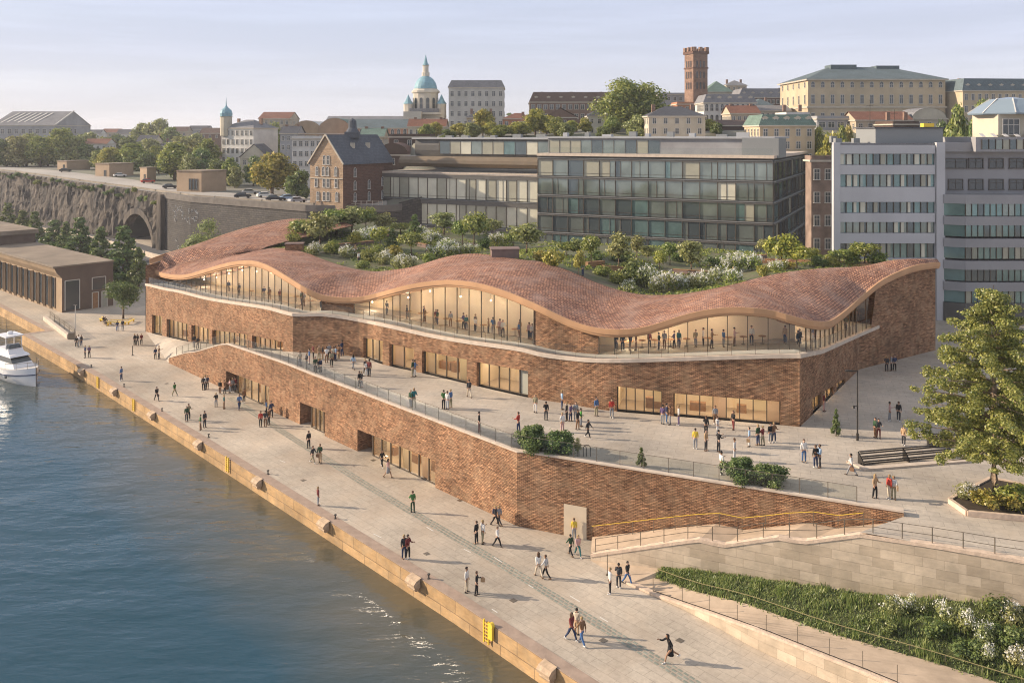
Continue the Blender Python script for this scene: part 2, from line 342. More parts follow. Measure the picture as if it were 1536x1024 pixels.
# quay edge in plan, far left to near right
QE = [(-220, 286), (-94.5, 160), (-77.5, 142.5), (-75.6, 140.6), (-78.2, 138.2), (-54.8, 114.2), (-31.3, 89), (-4.0, 59.5), (3.0, 51.5), (90, -46)]
far = [(700, -46), (700, 330), (140, 330), (-330, 440)]
mb = MB()
def tri_fill(mb, pts, zf, mi=0):
    """fill a plan polygon with a z given by function, through bmesh triangulation"""
    bm = bmesh.new(); vs = [bm.verts.new((p[0], p[1], zf(p[0], p[1]) if callable(zf) else zf)) for p in pts]
    f = bm.faces.new(vs); f.normal_update(); r = bmesh.ops.triangulate(bm, faces=[f])
    for q in bm.faces:
        P = [v.co.copy() for v in q.verts]; 
        if (P[1]-P[0]).cross(P[2]-P[0]).z < 0: P.reverse()
        mb.face(P, mi)
    bm.free(); return mb
QI = Path(QE).off(lambda i: -.0 + .9)
tri_fill(mb, [tuple(p) for p in QI.p]+far, 0.0)
quay = struct(mb.build('quay_promenade', M['paving']))
qt = bvh(quay)
qw = MB(); P_ = Path(QE)
for i in range(len(QE)-1):
    a, b = QE[i], QE[i+1]
    qw.face([(a[0], a[1], -3.2), (b[0], b[1], -3.2), (b[0], b[1], .0), (a[0], a[1], .0)], 0, [(P_.s[i], -3.2), (P_.s[i+1], -3.2), (P_.s[i+1], 0), (P_.s[i], 0)])
struct(qw.build('quay_wall', M['quaywall']))
ck = MB()
for i in range(len(QE)-1):
    a, b, c, d = V(QE[i]), V(QE[i+1]), QI.p[i+1], QI.p[i]
    nn = max(1, int((b-a).length/2.6))
    for k in range(nn):
        t0, t1 = k/nn, (k+1)/nn
        q = [a.lerp(b, t0), a.lerp(b, t1), d.lerp(c, t1), d.lerp(c, t0)]
        ck.prism([(v.x, v.y) for v in q], -.02, .035)
struct(ck.build('quay_coping', M['quaycop'] if 'quaycop' in M else M.setdefault('quaycop', mat('quay_coping', (.36, .27, .21), .85, .15, 1.2, bump=.02))))
# drainage strip of grey setts
M['strip'] = brickmat('setts', (.22, .24, .20), (.30, .31, .26), (.36, .31, .25), .45, .3, .07, .02, fine=.3, coord='UV')
sp = [G(345, 596), G(420, 645), G(560, 734), G(750, 845), G(880, 925), G(1010, 1005), G(1100, 1062)]
mb = MB(); SPth = Path([(p.x, p.y) for p in sp]); SO = SPth.off(lambda i: .42); SU = SPth.off(lambda i: -.42)
for i in range(len(sp)-1):
    mb.face([(*SU.p[i], .006), (*SU.p[i+1], .006), (*SO.p[i+1], .006), (*SO.p[i], .006)], 0, [(SPth.s[i], 0), (SPth.s[i+1], 0), (SPth.s[i+1], .84), (SPth.s[i], .84)])
struct(mb.build('sett_strip', M['strip']))

mk = MB()
for (a, b) in (((696, 823), (706, 828)), ((741, 835), (753, 843)), ((793, 877), (800, 881)), ((855, 893), (870, 902)), ((738, 913), (746, 918)), ((640, 790), (650, 796)), ((560, 800), (572, 806)), ((420, 690), (428, 693)), ((330, 640), (338, 643)), ((900, 925), (912, 932)), ((205, 536), (216, 541))):
    p, q = G(*a), G(*b); mk.bar(p+V((0, 0, .005)), q+V((0, 0, .005)), .07, .008)
struct(mk.build('quay_markings', mat('worn_paint', (.62, .60, .55), .8)))
dk = MB()
for a in ((300, 660), (455, 720), (640, 830), (770, 900), (560, 690), (905, 960), (1020, 960), (250, 575), (690, 750)): p = G(*a); dk.box((p.x, p.y, .004), (.42, .42, .012), QA)
struct(dk.build('drain_covers', M['rail']))
# ---------------------------------------------------------------- the lower brick wall and the plaza
def crom(pts, n=4):
    out = []
    for i in range(len(pts)-1):
        p0, p1, p2, p3 = V(pts[max(0, i-1)]), V(pts[i]), V(pts[i+1]), V(pts[min(len(pts)-1, i+2)])
        for k in range(n):
            t = k/n; out.append(.5*((2*p1)+(p2-p0)*t+(2*p0-5*p1+4*p2-p3)*t*t+(3*p1-p0-3*p2+p3)*t**3))
    out.append(V(pts[-1])); return out
MA, MBk, MC = (25.7, 77.4), (38.6, 96.3), (51.2, 104.8)
PER = Path([(-59.2, 140), (-26.3, 104)]+crom([(-26.3, 104), (-18, 101.7), (-14.6, 98.3), (-9.6, 94.6), (-4.5, 90.6), (1.65, 86), (4.86, 84.3), (9.26, 81.9), (14, 80.6), (24.1, 77.9), MA], 4)[1:]+[MBk, MC])
NA = min(range(len(PER.p)), key=lambda i: (PER.p[i]-V(MA)).length)
WL = Path([(-48, 121), (.4, 70.7), (26.8, 59.3)])
wtop_y = lin([(253, 537), (279, 529), (293, 528), (337, 515), (385, 531), (424, 544), (464, 560), (550, 592.5), (776, 678)])
def WZ(px):
    if px >= 776: return 6.1
    q = WL.pos(WL.at(px)); return max(.15, ZP(wtop_y(px), q.y))
PZ = 5.8
# plaza: left ramp grid between wall top and museum, then the flat deck
ramp_wall = lin([(253, .0), (279, 2.0), (337, 5.2), (400, 5.75), (440, PZ)])
ramp_mus = lin([(219, .0), (287, 1.55), (340, 3.3), (440, PZ)])
mb = MB(); rows = []
for k in range(15):
    t = k/14; a = WL.pos(WL.at(lerp(253, 440, t)) if t > 0 else 0); pa = lerp(253, 440, t)
    b = PER.pos(PER.at(lerp(219, 440, t)) if t > 0 else 0); pb = lerp(219, 440, t)
    rows.append([V((*a.lerp(b, j/6), lerp(ramp_wall(pa), ramp_mus(pb), j/6)+.004)) for j in range(7)])
mb.grid([list(c) for c in zip(*rows)])
w440, m440 = WL.pos(WL.at(440)), PER.pos(PER.at(440.2))
deck = [tuple(w440), (.4, 70.7), (26.8, 59.3), (22.9, 57.0), (31.3, 53), (60, 41), (150, 20), (150, 126), (45, 126), (MC[0], MC[1]), MBk]
deck += [tuple(p) for p in PER.p[NA::-1] if pxof(p) > 441]+[tuple(m440)]
tri_fill(mb, deck, PZ)
plaza = struct(mb.build('plaza', M['plaza']))
pt = bvh(plaza)

class Bay:
    def __init__(s, a, b, ya, yb, depth=.5, mull=None, fill='glass', recess=0, name='window', label=None, rows=None):
        s.a, s.b, s.ya, s.yb, s.depth, s.mull, s.fill, s.recess, s.name, s.label = a, b, ya, yb, depth, mull, fill, recess, name, label
def build_wall(parent, path, a, b, zb, zt, bays, step=2.2, matname='brick', wname='wall', room=3.2):
    """masonry face along path from column a to b; zb(px), zt(px); openings with real depth behind"""
    sa, sb = path.at(a), path.at(b); cuts = {round(sa, 4), round(sb, 4)}
    d = sa
    while d < sb: cuts.add(round(d, 4)); d += step
    for i, q in enumerate(path.s):
        if sa < q < sb: cuts.add(round(q, 4))
    spans = []
    for y in bays:
        y.sa, y.sb = round(path.at(y.a), 4), round(path.at(y.b), 4); spans.append((y.sa, y.sb)); cuts = {c for c in cuts if not (y.sa < c < y.sb) or any(abs(c-q) < 1e-3 for q in path.s)} | {y.sa, y.sb}
    cuts = sorted(cuts); wl = MB()
    def z_at(f, s_): return f(pxof(path.pos(s_)))
    for c0, c1 in zip(cuts, cuts[1:]):
        p0, p1 = path.pos(c0), path.pos(c1); m = (c0+c1)/2; bay = next((y for y in bays if y.sa < m < y.sb), None)
        def zlo(s_, p):
            if bay: t = (s_-bay.sa)/(bay.sb-bay.sa); return ZP(lerp(bay.ya, bay.yb, t), p.y)
            return z_at(zb, s_)-.4
        l0, l1, h0, h1 = zlo(c0, p0), zlo(c1, p1), z_at(zt, c0), z_at(zt, c1)
        wl.face([(*p0, l0), (*p1, l1), (*p1, h1), (*p0, h0)], 0, [(c0, l0), (c1, l1), (c1, h1), (c0, h0)])
    for y in bays:
        p0, p1 = path.pos(y.sa), path.pos(y.sb); dr = (p1-p0); ln = dr.length; dr.normalize(); nr = V((-dr.y, dr.x))
        f0, f1 = zb(pxof(p0)), zb(pxof(p1)); t0, t1 = ZP(y.ya, p0.y), ZP(y.yb, p1.y)
        def pt3(u, dp, z): q = p0+dr*u+nr*dp; return (q.x, q.y, z)
        fz = lambda u: lerp(f0, f1, u/ln); tz = lambda u: lerp(t0, t1, u/ln)
        # jambs, soffit in masonry
        for u in (0, ln):
            wl.face([pt3(u, 0, fz(u)-.3), pt3(u, y.depth, fz(u)-.3), pt3(u, y.depth, tz(u)), pt3(u, 0, tz(u))], 0)
        wl.face([pt3(0, 0, t0), pt3(0, y.depth, t0), pt3(ln, y.depth, t1), pt3(ln, 0, t1)], 0)
        win = MB(); dp = y.depth; u0 = 0
        if y.recess:
            u0 = ln*y.recess
            # open recess lined with masonry
            for A, B in (((0, dp), (0, dp+1.6)), ((0, dp+1.6), (u0, dp+1.6)), ((u0, dp+1.6), (u0, dp))):
                wl.face([pt3(A[0], A[1], fz(A[0])-.3), pt3(B[0], B[1], fz(B[0])-.3), pt3(B[0], B[1], tz(B[0])), pt3(A[0], A[1], tz(A[0]))], 0)
            wl.face([pt3(0, dp, t0), pt3(0, dp+1.6, t0), pt3(u0, dp+1.6, tz(u0)), pt3(u0, dp, tz(u0))], 0)
        # room behind the glass: mats 0 plaster 1 floor 2 lamp 3 dark
        r = room
        for A, B in (((u0, dp), (u0, dp+r)), ((u0, dp+r), (ln, dp+r)), ((ln, dp+r), (ln, dp))):
            win.face([pt3(A[0], A[1], fz(A[0])-.05), pt3(B[0], B[1], fz(B[0])-.05), pt3(B[0], B[1], tz(B[0])+.1), pt3(A[0], A[1], tz(A[0])+.1)], 0)
        win.face([pt3(u0, dp, tz(u0)+.1), pt3(u0, dp+r, tz(u0)+.1), pt3(ln, dp+r, t1+.1), pt3(ln, dp, t1+.1)], 0)
        win.face([pt3(u0, dp, fz(u0)+.02), pt3(ln, dp, f1+.02), pt3(ln, dp+r, f1+.02), pt3(u0, dp+r, fz(u0)+.02)], 1)
        ww = MB()
        win.face([pt3(u0+.15, dp+.9, tz(u0)+.04), pt3(ln-.15, dp+.9, t1+.04), pt3(ln-.15, dp+1.7, t1+.04), pt3(u0+.15, dp+1.7, tz(u0)+.04)], 2)
        win.build('window_room', [M['interior'], M['intfloor'], M['lamp2']], parent)
        nm = y.mull or max(1, round((ln-u0)/1.5)); fr = MB(); gl = MB(); us = [lerp(u0, ln, k/nm) for k in range(nm+1)]
        for u in us: fr.box(pt3(min(max(u, .05), ln-.05), dp-.05, fz(u)-.05), (.09, .14, tz(u)-fz(u)+.04), atan2(dr.y, dr.x))
        fr.bar(pt3(u0, dp-.05, tz(u0)-.06), pt3(ln, dp-.05, t1-.06), .12, .12); fr.bar(pt3(u0, dp-.05, fz(u0)+.05), pt3(ln, dp-.05, f1+.05), .12, .1)
        for k in range(nm):
            a_, b_ = us[k], us[k+1]; dm = 1 if (y.fill == 'door_last' and k == nm-1) else 0
            gl.face([pt3(a_, dp, fz(a_)), pt3(b_, dp, fz(b_)), pt3(b_, dp, tz(b_)), pt3(a_, dp, tz(a_))], dm)
        rc_ = random.Random(int(y.a)*7); bl = None
        for k in range(nm):
            if rc_.random() < .38 and y.fill == 'glass':
                a_, b_ = us[k]+.06, us[k+1]-.06; hb_ = rc_.choice((0, 0, 0, .45)); bl = MB(); bl.face([pt3(a_, dp+.25, lerp(fz(a_), tz(a_), hb_)), pt3(b_, dp+.25, lerp(fz(b_), tz(b_), hb_)), pt3(b_, dp+.25, tz(b_)), pt3(a_, dp+.25, tz(a_))]); bl.build('curtain', M['curtain'], parent)
        wo_ = fr.build(y.name, M['mullion'], parent)
        if y.label: wo_['label'] = y.label
        gl.build('pane', [M['glass'], M['doorgrey']], wo_)
        if y.fill == 'glass' and ln > 4:
            # something to see inside: counters
            rr = random.Random(int(y.a))
            for k in range(max(1, int(ln/3.2))):
                cb = MB(); u = rr.uniform(u0+.8, ln-.8); cb.box(pt3(u, dp+rr.uniform(1.4, 2.3), fz(u)+.02), (rr.uniform(.6, 1.8), .5, rr.uniform(.7, 1.1)), atan2(dr.y, dr.x), 0); cb.build('counter', M['wood'], parent)
                if rr.random() < .6: cb = MB(); cb.box(pt3(u+.3, dp+room-.1, fz(u)+1.3), (.9, .06, .7), atan2(dr.y, dr.x), 0); cb.build('picture', M['doorgrey'], parent)
    return wl.build(wname, M[matname], parent)
def ribbon(mb, path, s0, s1, z, wi, wo, th, step=2.0, mi=0):
    """a capping strip following the path: z(px) top height, from wi inside to wo outside"""
    n = max(1, int((s1-s0)/step)); S = sorted(set([s0+(s1-s0)*k/n for k in range(n+1)]+[q for q in path.s if s0 < q < s1]))
    A = path.off(lambda i: wi); B = path.off(lambda i: -wo)
    def mp_(P, s_):
        for i in range(len(path.s)-1):
            if s_ <= path.s[i+1]+1e-9: t = (s_-path.s[i])/(path.s[i+1]-path.s[i]); return P.p[i].lerp(P.p[i+1], t)
        return P.p[-1]
    for a, b in zip(S, S[1:]):
        za, zb_ = z(pxof(path.pos(a))), z(pxof(path.pos(b)))
        q = [mp_(B, a), mp_(B, b), mp_(A, b), mp_(A, a)]; zz = [za, zb_, zb_, za]
        lo = [(*q[i], zz[i]-th) for i in range(4)]; hi = [(*q[i], zz[i]) for i in range(4)]
        mb.face(hi, mi); mb.face([lo[0], lo[1], hi[1], hi[0]], mi); mb.face([lo[2], lo[3], hi[3], hi[2]], mi); mb.face(lo[::-1], mi)
        if a == S[0]: mb.face([lo[3], lo[0], hi[0], hi[3]], mi)
        if b == S[-1]: mb.face([lo[1], lo[2], hi[2], hi[1]], mi)
    return mb
def balustrade(parent, path, s0, s1, z, inset, h=1.15, step=1.9, glass=True, pm='rail', railm='rail', rails=(1.0,), pr=.022, gname='glass_panel'):
    n = max(1, round((s1-s0)/step)); pts = []
    for k in range(n+1):
        s_ = s0+(s1-s0)*k/n; q = path.pos(s_)+path.nrm(s_)*inset; pts.append(V((q.x, q.y, z(pxof(path.pos(s_))))))
    for p in pts:
        MB().box(p, (pr*2, pr*2, h)).build('post', M[pm], parent)
    rb = MB()
    for a, b in zip(pts, pts[1:]):
        for r_ in rails: rb.bar(a+V((0, 0, h*r_)), b+V((0, 0, h*r_)), .03, .03)
    rb.build('handrail', M[railm], parent)
    if glass:
        gb = MB()
        for a, b in zip(pts, pts[1:]):
            u = (b-a)*.02; gb.face([a+u+V((0, 0, .06)), b-u+V((0, 0, .06)), b-u+V((0, 0, h-.04)), a+u+V((0, 0, h-.04))])
        gb.build(gname, M['balglass'], parent)
lw = thing('brick_podium', 'long low wall of brown rubble brick with shop openings, between quay and plaza', 'wall')
G0 = lambda px: 0.0
bl = [Bay(339, 404, 556, 580.6, recess=.22, mull=5, name='shop_window'), Bay(450, 487, 603, 617.5, recess=.34, mull=4, name='shop_window'), Bay(536, 653, 643.5, 691, recess=.17, mull=7, name='shop_window')]
build_wall(lw, WL, 253, 776, G0, WZ, bl, wname='quay_side_wall')
doorb = Bay(846, 880, 757, 761, depth=.25, fill='x')
# right flank with a plain beige door
build_wall(lw, WL, 776.001, 1356, G0, lambda px: 6.1, [], wname='landward_wall')
s0 = WL.at(846); s1 = WL.at(880); p0, p1 = WL.pos(s0), WL.pos(s1); dr = (p1-p0).normalized(); nr = V((-dr.y, dr.x))
q = (p0+p1)/2-nr*.01; hz = ZP(758, q.y)
MB().box((q.x, q.y, 0), ((p1-p0).length, .10, hz), atan2(dr.y, dr.x)).build('door', M['doorbeige'], lw)
cp = MB(); ribbon(cp, WL, 0, WL.s[-1], lambda px: WZ(px)+.09, .55, .06, .12); cp.build('coping', M['coping'], lw)
bs = thing('glass_balustrade', 'long frameless glass balustrade on the coping of the low brick wall', 'balustrade')
balustrade(bs, WL, WL.at(262), WL.at(1285), lambda px: WZ(px)+.09, .25, 1.1)
# ---------------------------------------------------------------- the wave-roofed hall
mus = thing('wave_roof_hall', 'large brown brick hall with rippling terracotta tiled roof and lit upper gallery', 'cultural building')
base_z = lambda px: lin([(219, 0), (287, 1.55), (340, 3.3), (440, PZ)])(px)
par_y = curve([(219, 426), (253, 434), (264, 435.5), (316, 448), (400, 461), (441, 471), (485, 471), (538, 479), (591, 490), (644, 502), (696, 511), (780, 523), (813, 531), (865, 537.5), (892, 539.4), (945, 539.4), (1024, 537), (1155, 533), (1200, 532.5)])
def TZ(px):      # terrace parapet height along the perimeter
    if px <= 1200: return ZP(par_y(px), PER.pos(PER.at(px)).y)
    q = PER.pos(PER.at(px)); return ZP(lin([(1200, 532.5), (1233, 526), (1294, 499), (1320, 488)])(px), q.y)
front = [Bay(228, 243, 472, 475, mull=2), Bay(250, 282, 478, 486), Bay(287, 314, 487, 493.5), Bay(318, 370, 494.5, 501.5), Bay(378, 424, 503, 513),
         Bay(545, 574, 506.5, 511), Bay(584, 621, 515.6, 523.5), Bay(633, 700, 526, 539), Bay(715, 792, 542.8, 556.5, mull=5, fill='door_last'),
         Bay(925, 993, 579, 587, mull=5), Bay(1010, 1171, 589.7, 602, mull=8)]
build_wall(mus, PER, 219, 1200, base_z, TZ, front, wname='front_wall', room=3.4)
side = [Bay(1219, 1232, 598, 589, mull=2, depth=.3), Bay(1238, 1250, 586, 579, mull=2, depth=.3), Bay(1255, 1268, 575, 567, mull=2, depth=.3)]
eave_y = curve([(219, 394), (229, 406), (250, 414), (277, 415.5), (303, 409), (330, 401), (356, 395.5), (382, 395.5), (406, 404), (433, 420), (459, 436), (485, 447), (512, 450.5), (538, 450), (565, 444.5), (591, 437.5), (617, 431), (644, 427), (670, 425), (696, 426.5), (723, 431), (749, 438.5), (775, 448), (813, 465), (839, 478), (865, 489), (892, 496.6), (918, 499.5), (945, 499), (971, 495), (997, 487), (1024, 478.5), (1050, 472), (1076, 468), (1103, 466.5), (1129, 467.6), (1155, 470.5), (1189, 480), (1215, 486.5), (1236, 488), (1249, 484), (1268, 470), (1294, 447), (1320, 426), (1347, 412), (1373, 402.5), (1402, 398)])
EAV = PER.off(lambda i: .9+.7 if i < NA else -.5)
# round the roof corner
pp = EAV.p[:]; A_ = pp[NA]; q0 = A_+(pp[NA-1]-A_).normalized()*3.0; q1 = A_+(pp[NA+1]-A_).normalized()*3.5
pre = [p for p in pp[:NA] if (p-A_).length > 3.2]
arc = [(q0*(1-t)**2+A_*2*t*(1-t)+q1*t*t) for t in [k/6 for k in range(7)]]
EAV = Path(pre+arc+pp[NA+1:])
GLS = PER.off(lambda i: 2.2 if i < NA else .35)
def EZ(px, D): return ZP(eave_y(px), D)
def eave_at_s(frac): pass
# sample the eave densely
es = []; n = 150
for k in range(n+1):
    q = EAV.pos(EAV.s[-1]*k/n); px = pxof(q); es.append((V((q.x, q.y, EZ(px, q.y))), EAV.s[-1]*k/n))
back_y = curve([(388, 377), (406, 373), (433, 374), (459, 380), (485, 390), (512, 399), (538, 405.5), (565, 408), (591, 405.5), (617, 401.5), (644, 393.6), (670, 386), (696, 382), (723, 382), (749, 386), (786, 391), (813, 394), (839, 402), (865, 412), (892, 424), (918, 433), (944, 440), (971, 443.5), (997, 443.6), (1024, 442), (1050, 438), (1076, 433), (1103, 427), (1129, 420), (1155, 414), (1189, 408), (1241, 403), (1294, 400.5), (1334, 393), (1402, 397)])
# inner (garden side) edge in plan: 13.5 m behind on the front, closing to the tip on the right flank
def inner_pt(s_):
    t = s_/EAV.s[-1]; q = EAV.pos(s_); px = pxof(q)
    return q
INN = []
for v, s_ in es:
    px = pxof(v); d = 13.5
    # smooth averaged normal
    a, b = EAV.pos(s_-7), EAV.pos(s_+7); dd = (b-a).normalized(); nr = V((-dd.y, dd.x))
    q = V((v.x, v.y))+nr*d
    if s_ < 14: # left corner: swing in
        q = V((-40.7, 139.3)).lerp(q, (s_/14)**1.5)
    INN.append(q)
# right flank: pull inner edge onto the garden rim line
rim0 = G(1155, 414, 16.9); rimC = V((51.2, 104.8+.6))
iA = min(range(len(es)), key=lambda i: abs(pxof(es[i][0])-1140) if es[i][1] < EAV.s[-1]*.9 else 1e9)
s_a = es[iA][1]; base = INN[iA].copy()
for i in range(iA, len(es)):
    t = (es[i][1]-s_a)/(EAV.s[-1]-s_a); 
    k = [base, V((20.5+4, 93.0)), V((33, 99.5)), V((43, 104.5)), rimC]
    u = min(.9999, max(0, t))*(len(k)-1); j = int(u); INN[i] = k[j].lerp(k[j+1], u-j)
inn = []
for q in INN:
    px = pxof(q); inn.append(V((q.x, q.y, ZP(back_y(px), q.y) if px > 386 else 13.3)))
# wing going back on the left
wing_y = curve([(219, 394), (240, 386), (260, 380), (300, 368), (330, 357), (365, 346), (400, 337.5), (425, 332.5), (446, 331), (475, 333)])
WG = Path([(-59.3+.6, 140.3), (-39.4, 158), (-36.5, 161)])
rw = 9; R1 = []
for k in range(13):
    t = k/12; q = WG.pos(WG.s[-1]*(t)); px = pxof(q); R1.append(V((q.x, q.y, ZP(wing_y(px), q.y))))
R2 = []
for k in range(13):
    t = k/12; q = V((-40.7, 139.3)).lerp(V((-27.5, 150.5)), t); R2.append(V((q.x, q.y, lerp(13.3, 16.0, t**.8))))
NR = 9
def prof(a, b, t, bul=.55):
    p = a.lerp(b, t); p.z += bul*sin(pi*t)*.9; return p
rows = []; uvr = []
for i, (v, s_) in enumerate(es):
    top = v+V((0, 0, .36)); 
    rows.append([prof(top, inn[i]+V((0, 0, .1)), j/NR) for j in range(NR+1)])
    uvr.append([(s_, j/NR*(inn[i]-v).length) for j in range(NR+1)])
mb = MB(); mb.grid([list(c) for c in zip(*rows)], 0, [list(c) for c in zip(*uvr)])
# wing surface: fan around the inner corner from the tip row to the back
wr = []; wu = []
for k in range(13):
    a, b = R1[k]+V((0, 0, .36)), R2[k]; wr.append([prof(a, b, j/NR, .5) for j in range(NR+1)]); wu.append([(-k*2.2, j*1.5) for j in range(NR+1)])
wr[0] = rows[0]
mb.grid([list(c) for c in zip(*wr[::-1])], 0, [list(c) for c in zip(*wu[::-1])])
roof = mb.build('roof', M['tile'], mus, smooth=True)
# fascia: rounded band below the tiles, returns along the wing and across the tip
def fascia(pts, name, flip=False):
    mb = MB(); pr_ = [(-.04, .38), (.12, .38), (.12, -.14), (.02, -.16), (.0, -.38), (-.5, -.44)]
    rr = []
    for i, p in enumerate(pts):
        a, b = pts[max(0, i-1)], pts[min(len(pts)-1, i+1)]; d = V((b.x-a.x, b.y-a.y)).normalized(); o_ = V((d.y, -d.x))*(-1 if flip else 1)
        rr.append([p+V((o_.x*u, o_.y*u, w_)) for u, w_ in pr_])
    mb.grid([list(c) for c in zip(*rr)]); return mb.build(name, M['fascia'], mus)
fascia([v for v, s_ in es], 'roof_edge')
fascia(R1[::-1], 'roof_edge')
# soffit and ceiling follow the eave, deep rooms behind the gallery glass
SOF = []
for v, s_ in es:
    a, b = EAV.pos(s_-4), EAV.pos(s_+4); dd = (b-a).normalized(); nr = V((-dd.y, dd.x)); SOF.append((v, nr, s_))
iB = max(i for i, (v, nr, s_) in enumerate(SOF) if pxof(v) < 1316)
RT = bvh(roof)
def under(v, nr, d, dz):
    x, y = v.x+nr.x*d, v.y+nr.y*d; z = v.z+dz; h = down(RT, x, y)
    if h is not None: z = min(z, h+dz+.05)
    return V((x, y, z))
mb = MB(); rr = [[under(v, nr, d, -.42) for d in (.0, 1.5, 3.0, 4.8, 6.5, 8.5)] for v, nr, s_ in SOF]
mb.grid([list(c) for c in zip(*rr)]); mb.build('soffit', M['fascia'], mus, smooth=True)
PEND = True
def sof_z(q):
    best = min(SOF, key=lambda a: (a[0].x-q.x)**2+(a[0].y-q.y)**2)
    return best[0].z-.42
def sof_interp(q):
    c = sorted(SOF, key=lambda a: (a[0].x-q.x)**2+(a[0].y-q.y)**2)[:2]
    d0 = (c[0][0].xy-q).length; d1 = (c[1][0].xy-q).length; return (c[0][0].z*d1+c[1][0].z*d0)/(d0+d1)-.42
# gallery floor
def per_map(P, s_):
    for i in range(len(PER.s)-1):
        if s_ <= PER.s[i+1]+1e-9:
            t = (s_-PER.s[i])/(PER.s[i+1]-PER.s[i]); return P.p[i].lerp(P.p[i+1], t)
    return P.p[-1]
S_end = PER.at(1318)
IN7 = PER.off(lambda i: 6.4 if i < NA else 5.0)
cols = []; nseg = 110
for k in range(nseg+1):
    s_ = S_end*k/nseg; px = pxof(PER.pos(s_)); cols.append((s_, px, TZ(px)))
mb = MB(); g1 = [V((*per_map(PER, s_), z+.0)) for s_, px, z in cols]; g2 = [V((*per_map(IN7, s_), z+.0)) for s_, px, z in cols]
mb.grid([g1, g2]); fl = mb.build('gallery_floor', M['concrete'], mus)
bw = MB()
for a, b in zip(g2, g2[1:]):
    za, zb_ = sof_interp(a.xy), sof_interp(b.xy); ha, hb = down(RT, a.x, a.y), down(RT, b.x, b.y); za = min(za+.4, (ha or 99)-.4); zb_ = min(zb_+.4, (hb or 99)-.4); bw.face([a, b, V((b.x, b.y, zb_)), V((a.x, a.y, za))])
bw.build('gallery_back_wall', M['interior'], mus)
cp = MB(); ribbon(cp, PER, 0, S_end, lambda px: TZ(px)+.10, .4, .10, .35, 1.2); cp.build('terrace_coping', M['coping'], mus)
# upper facade: glazing with mullions, two brick piers
def facade_range(a, b, kind):
    sa, sb = PER.at(a), PER.at(b); n_ = max(1, round((sb-sa)/1.8)); S = [sa+(sb-sa)*k/n_ for k in range(n_+1)]
    S2 = sorted(set(S+[q for q in PER.s if sa < q < sb])); P = []
    gb = MB()
    for s_ in S2:
        q = per_map(GLS, s_); z0 = TZ(pxof(PER.pos(s_))); P.append((V((q.x, q.y, z0)), V((q.x, q.y, max(z0+.05, sof_interp(q)+.05))), s_))
    for a_, b_ in zip(P, P[1:]):
        n2 = 1
        gb.face([a_[0], b_[0], b_[1], a_[1]], 0, [(a_[2], a_[0].z), (b_[2], b_[0].z), (b_[2], b_[1].z), (a_[2], a_[1].z)])
    if kind == 'glass':
        g_ = gb.build('gallery_glazing', M['glass'], mus)
        for s_ in S:
            q = per_map(GLS, s_); z0 = TZ(pxof(PER.pos(s_))); z1 = sof_interp(q)
            if z1-z0 > .3:
                dn = PER.nrm(s_); MB().box((q.x-dn.x*.03, q.y-dn.y*.03, z0), (.07, .10, z1-z0), atan2(-dn.x, dn.y)).build('mullion', M['mullion'], mus)
    else:
        gb.build('gallery_brick_pier', M['brick'], mus)
facade_range(219.5, 470, 'glass'); facade_range(470.01, 518, 'brick'); facade_range(518.01, 783, 'glass')
facade_range(783.01, 885, 'brick'); facade_range(885.01, 1318, 'glass')
# pendant lamps that light the gallery
bulb = MB(); bulb.lathe([(.02, .11), (.07, .08), (.10, 0), (.07, -.07), (.02, -.09)], (0, 0, 0), 8); bo_ = bulb.build('b', M['lamp']); bm_ = bo_.data; bpy.data.objects.remove(bo_)
pl_d = bpy.data.lights.new('pendant_light', 'POINT'); pl_d.energy = 95; pl_d.color = (1, .82, .60); pl_d.shadow_soft_size = .25
S0 = PER.at(232); k_ = 0
while S0 < PER.at(1312):
    px_ = pxof(PER.pos(S0)); nr_ = PER.nrm(S0); dd_ = 4.3 if px_ < 1190 else 2.6; q = PER.pos(S0)+nr_*dd_; zc = sof_interp(q); h_ = down(RT, q.x, q.y); zc = min(zc, (h_ or 99)-.5); zf_ = TZ(px_)
    if zc-zf_ > 1.2 and not (468 < px_ < 520 or 783 < px_ < 886 or 1120 < px_ < 1226):
        z_ = max(zf_+1.1, min(zc-.35, zf_+3.6)); o = bpy.data.objects.new('pendant_lamp', bm_); o.location = (q.x, q.y, z_); o.parent = mus; COL.objects.link(o)
        cd = MB(); cd.tube([(q.x, q.y, z_+.1), (q.x, q.y, zc)], .012, 4); cd.build('lamp_cord', M['metal'], mus)
        l_ = bpy.data.objects.new('pendant_light', pl_d); l_.location = (q.x, q.y, z_-.25); COL.objects.link(l_); l_.parent = mus
    S0 += 4.4
# terrace railing
tr = thing('terrace_railing', 'thin metal and glass railing along the upper gallery terrace of the brick hall', 'railing')
balustrade(tr, PER, PER.at(222), PER.at(1312), lambda px: TZ(px)+.1, .12, 1.05, 2.1, pm='mullion', railm='mullion', pr=.014)
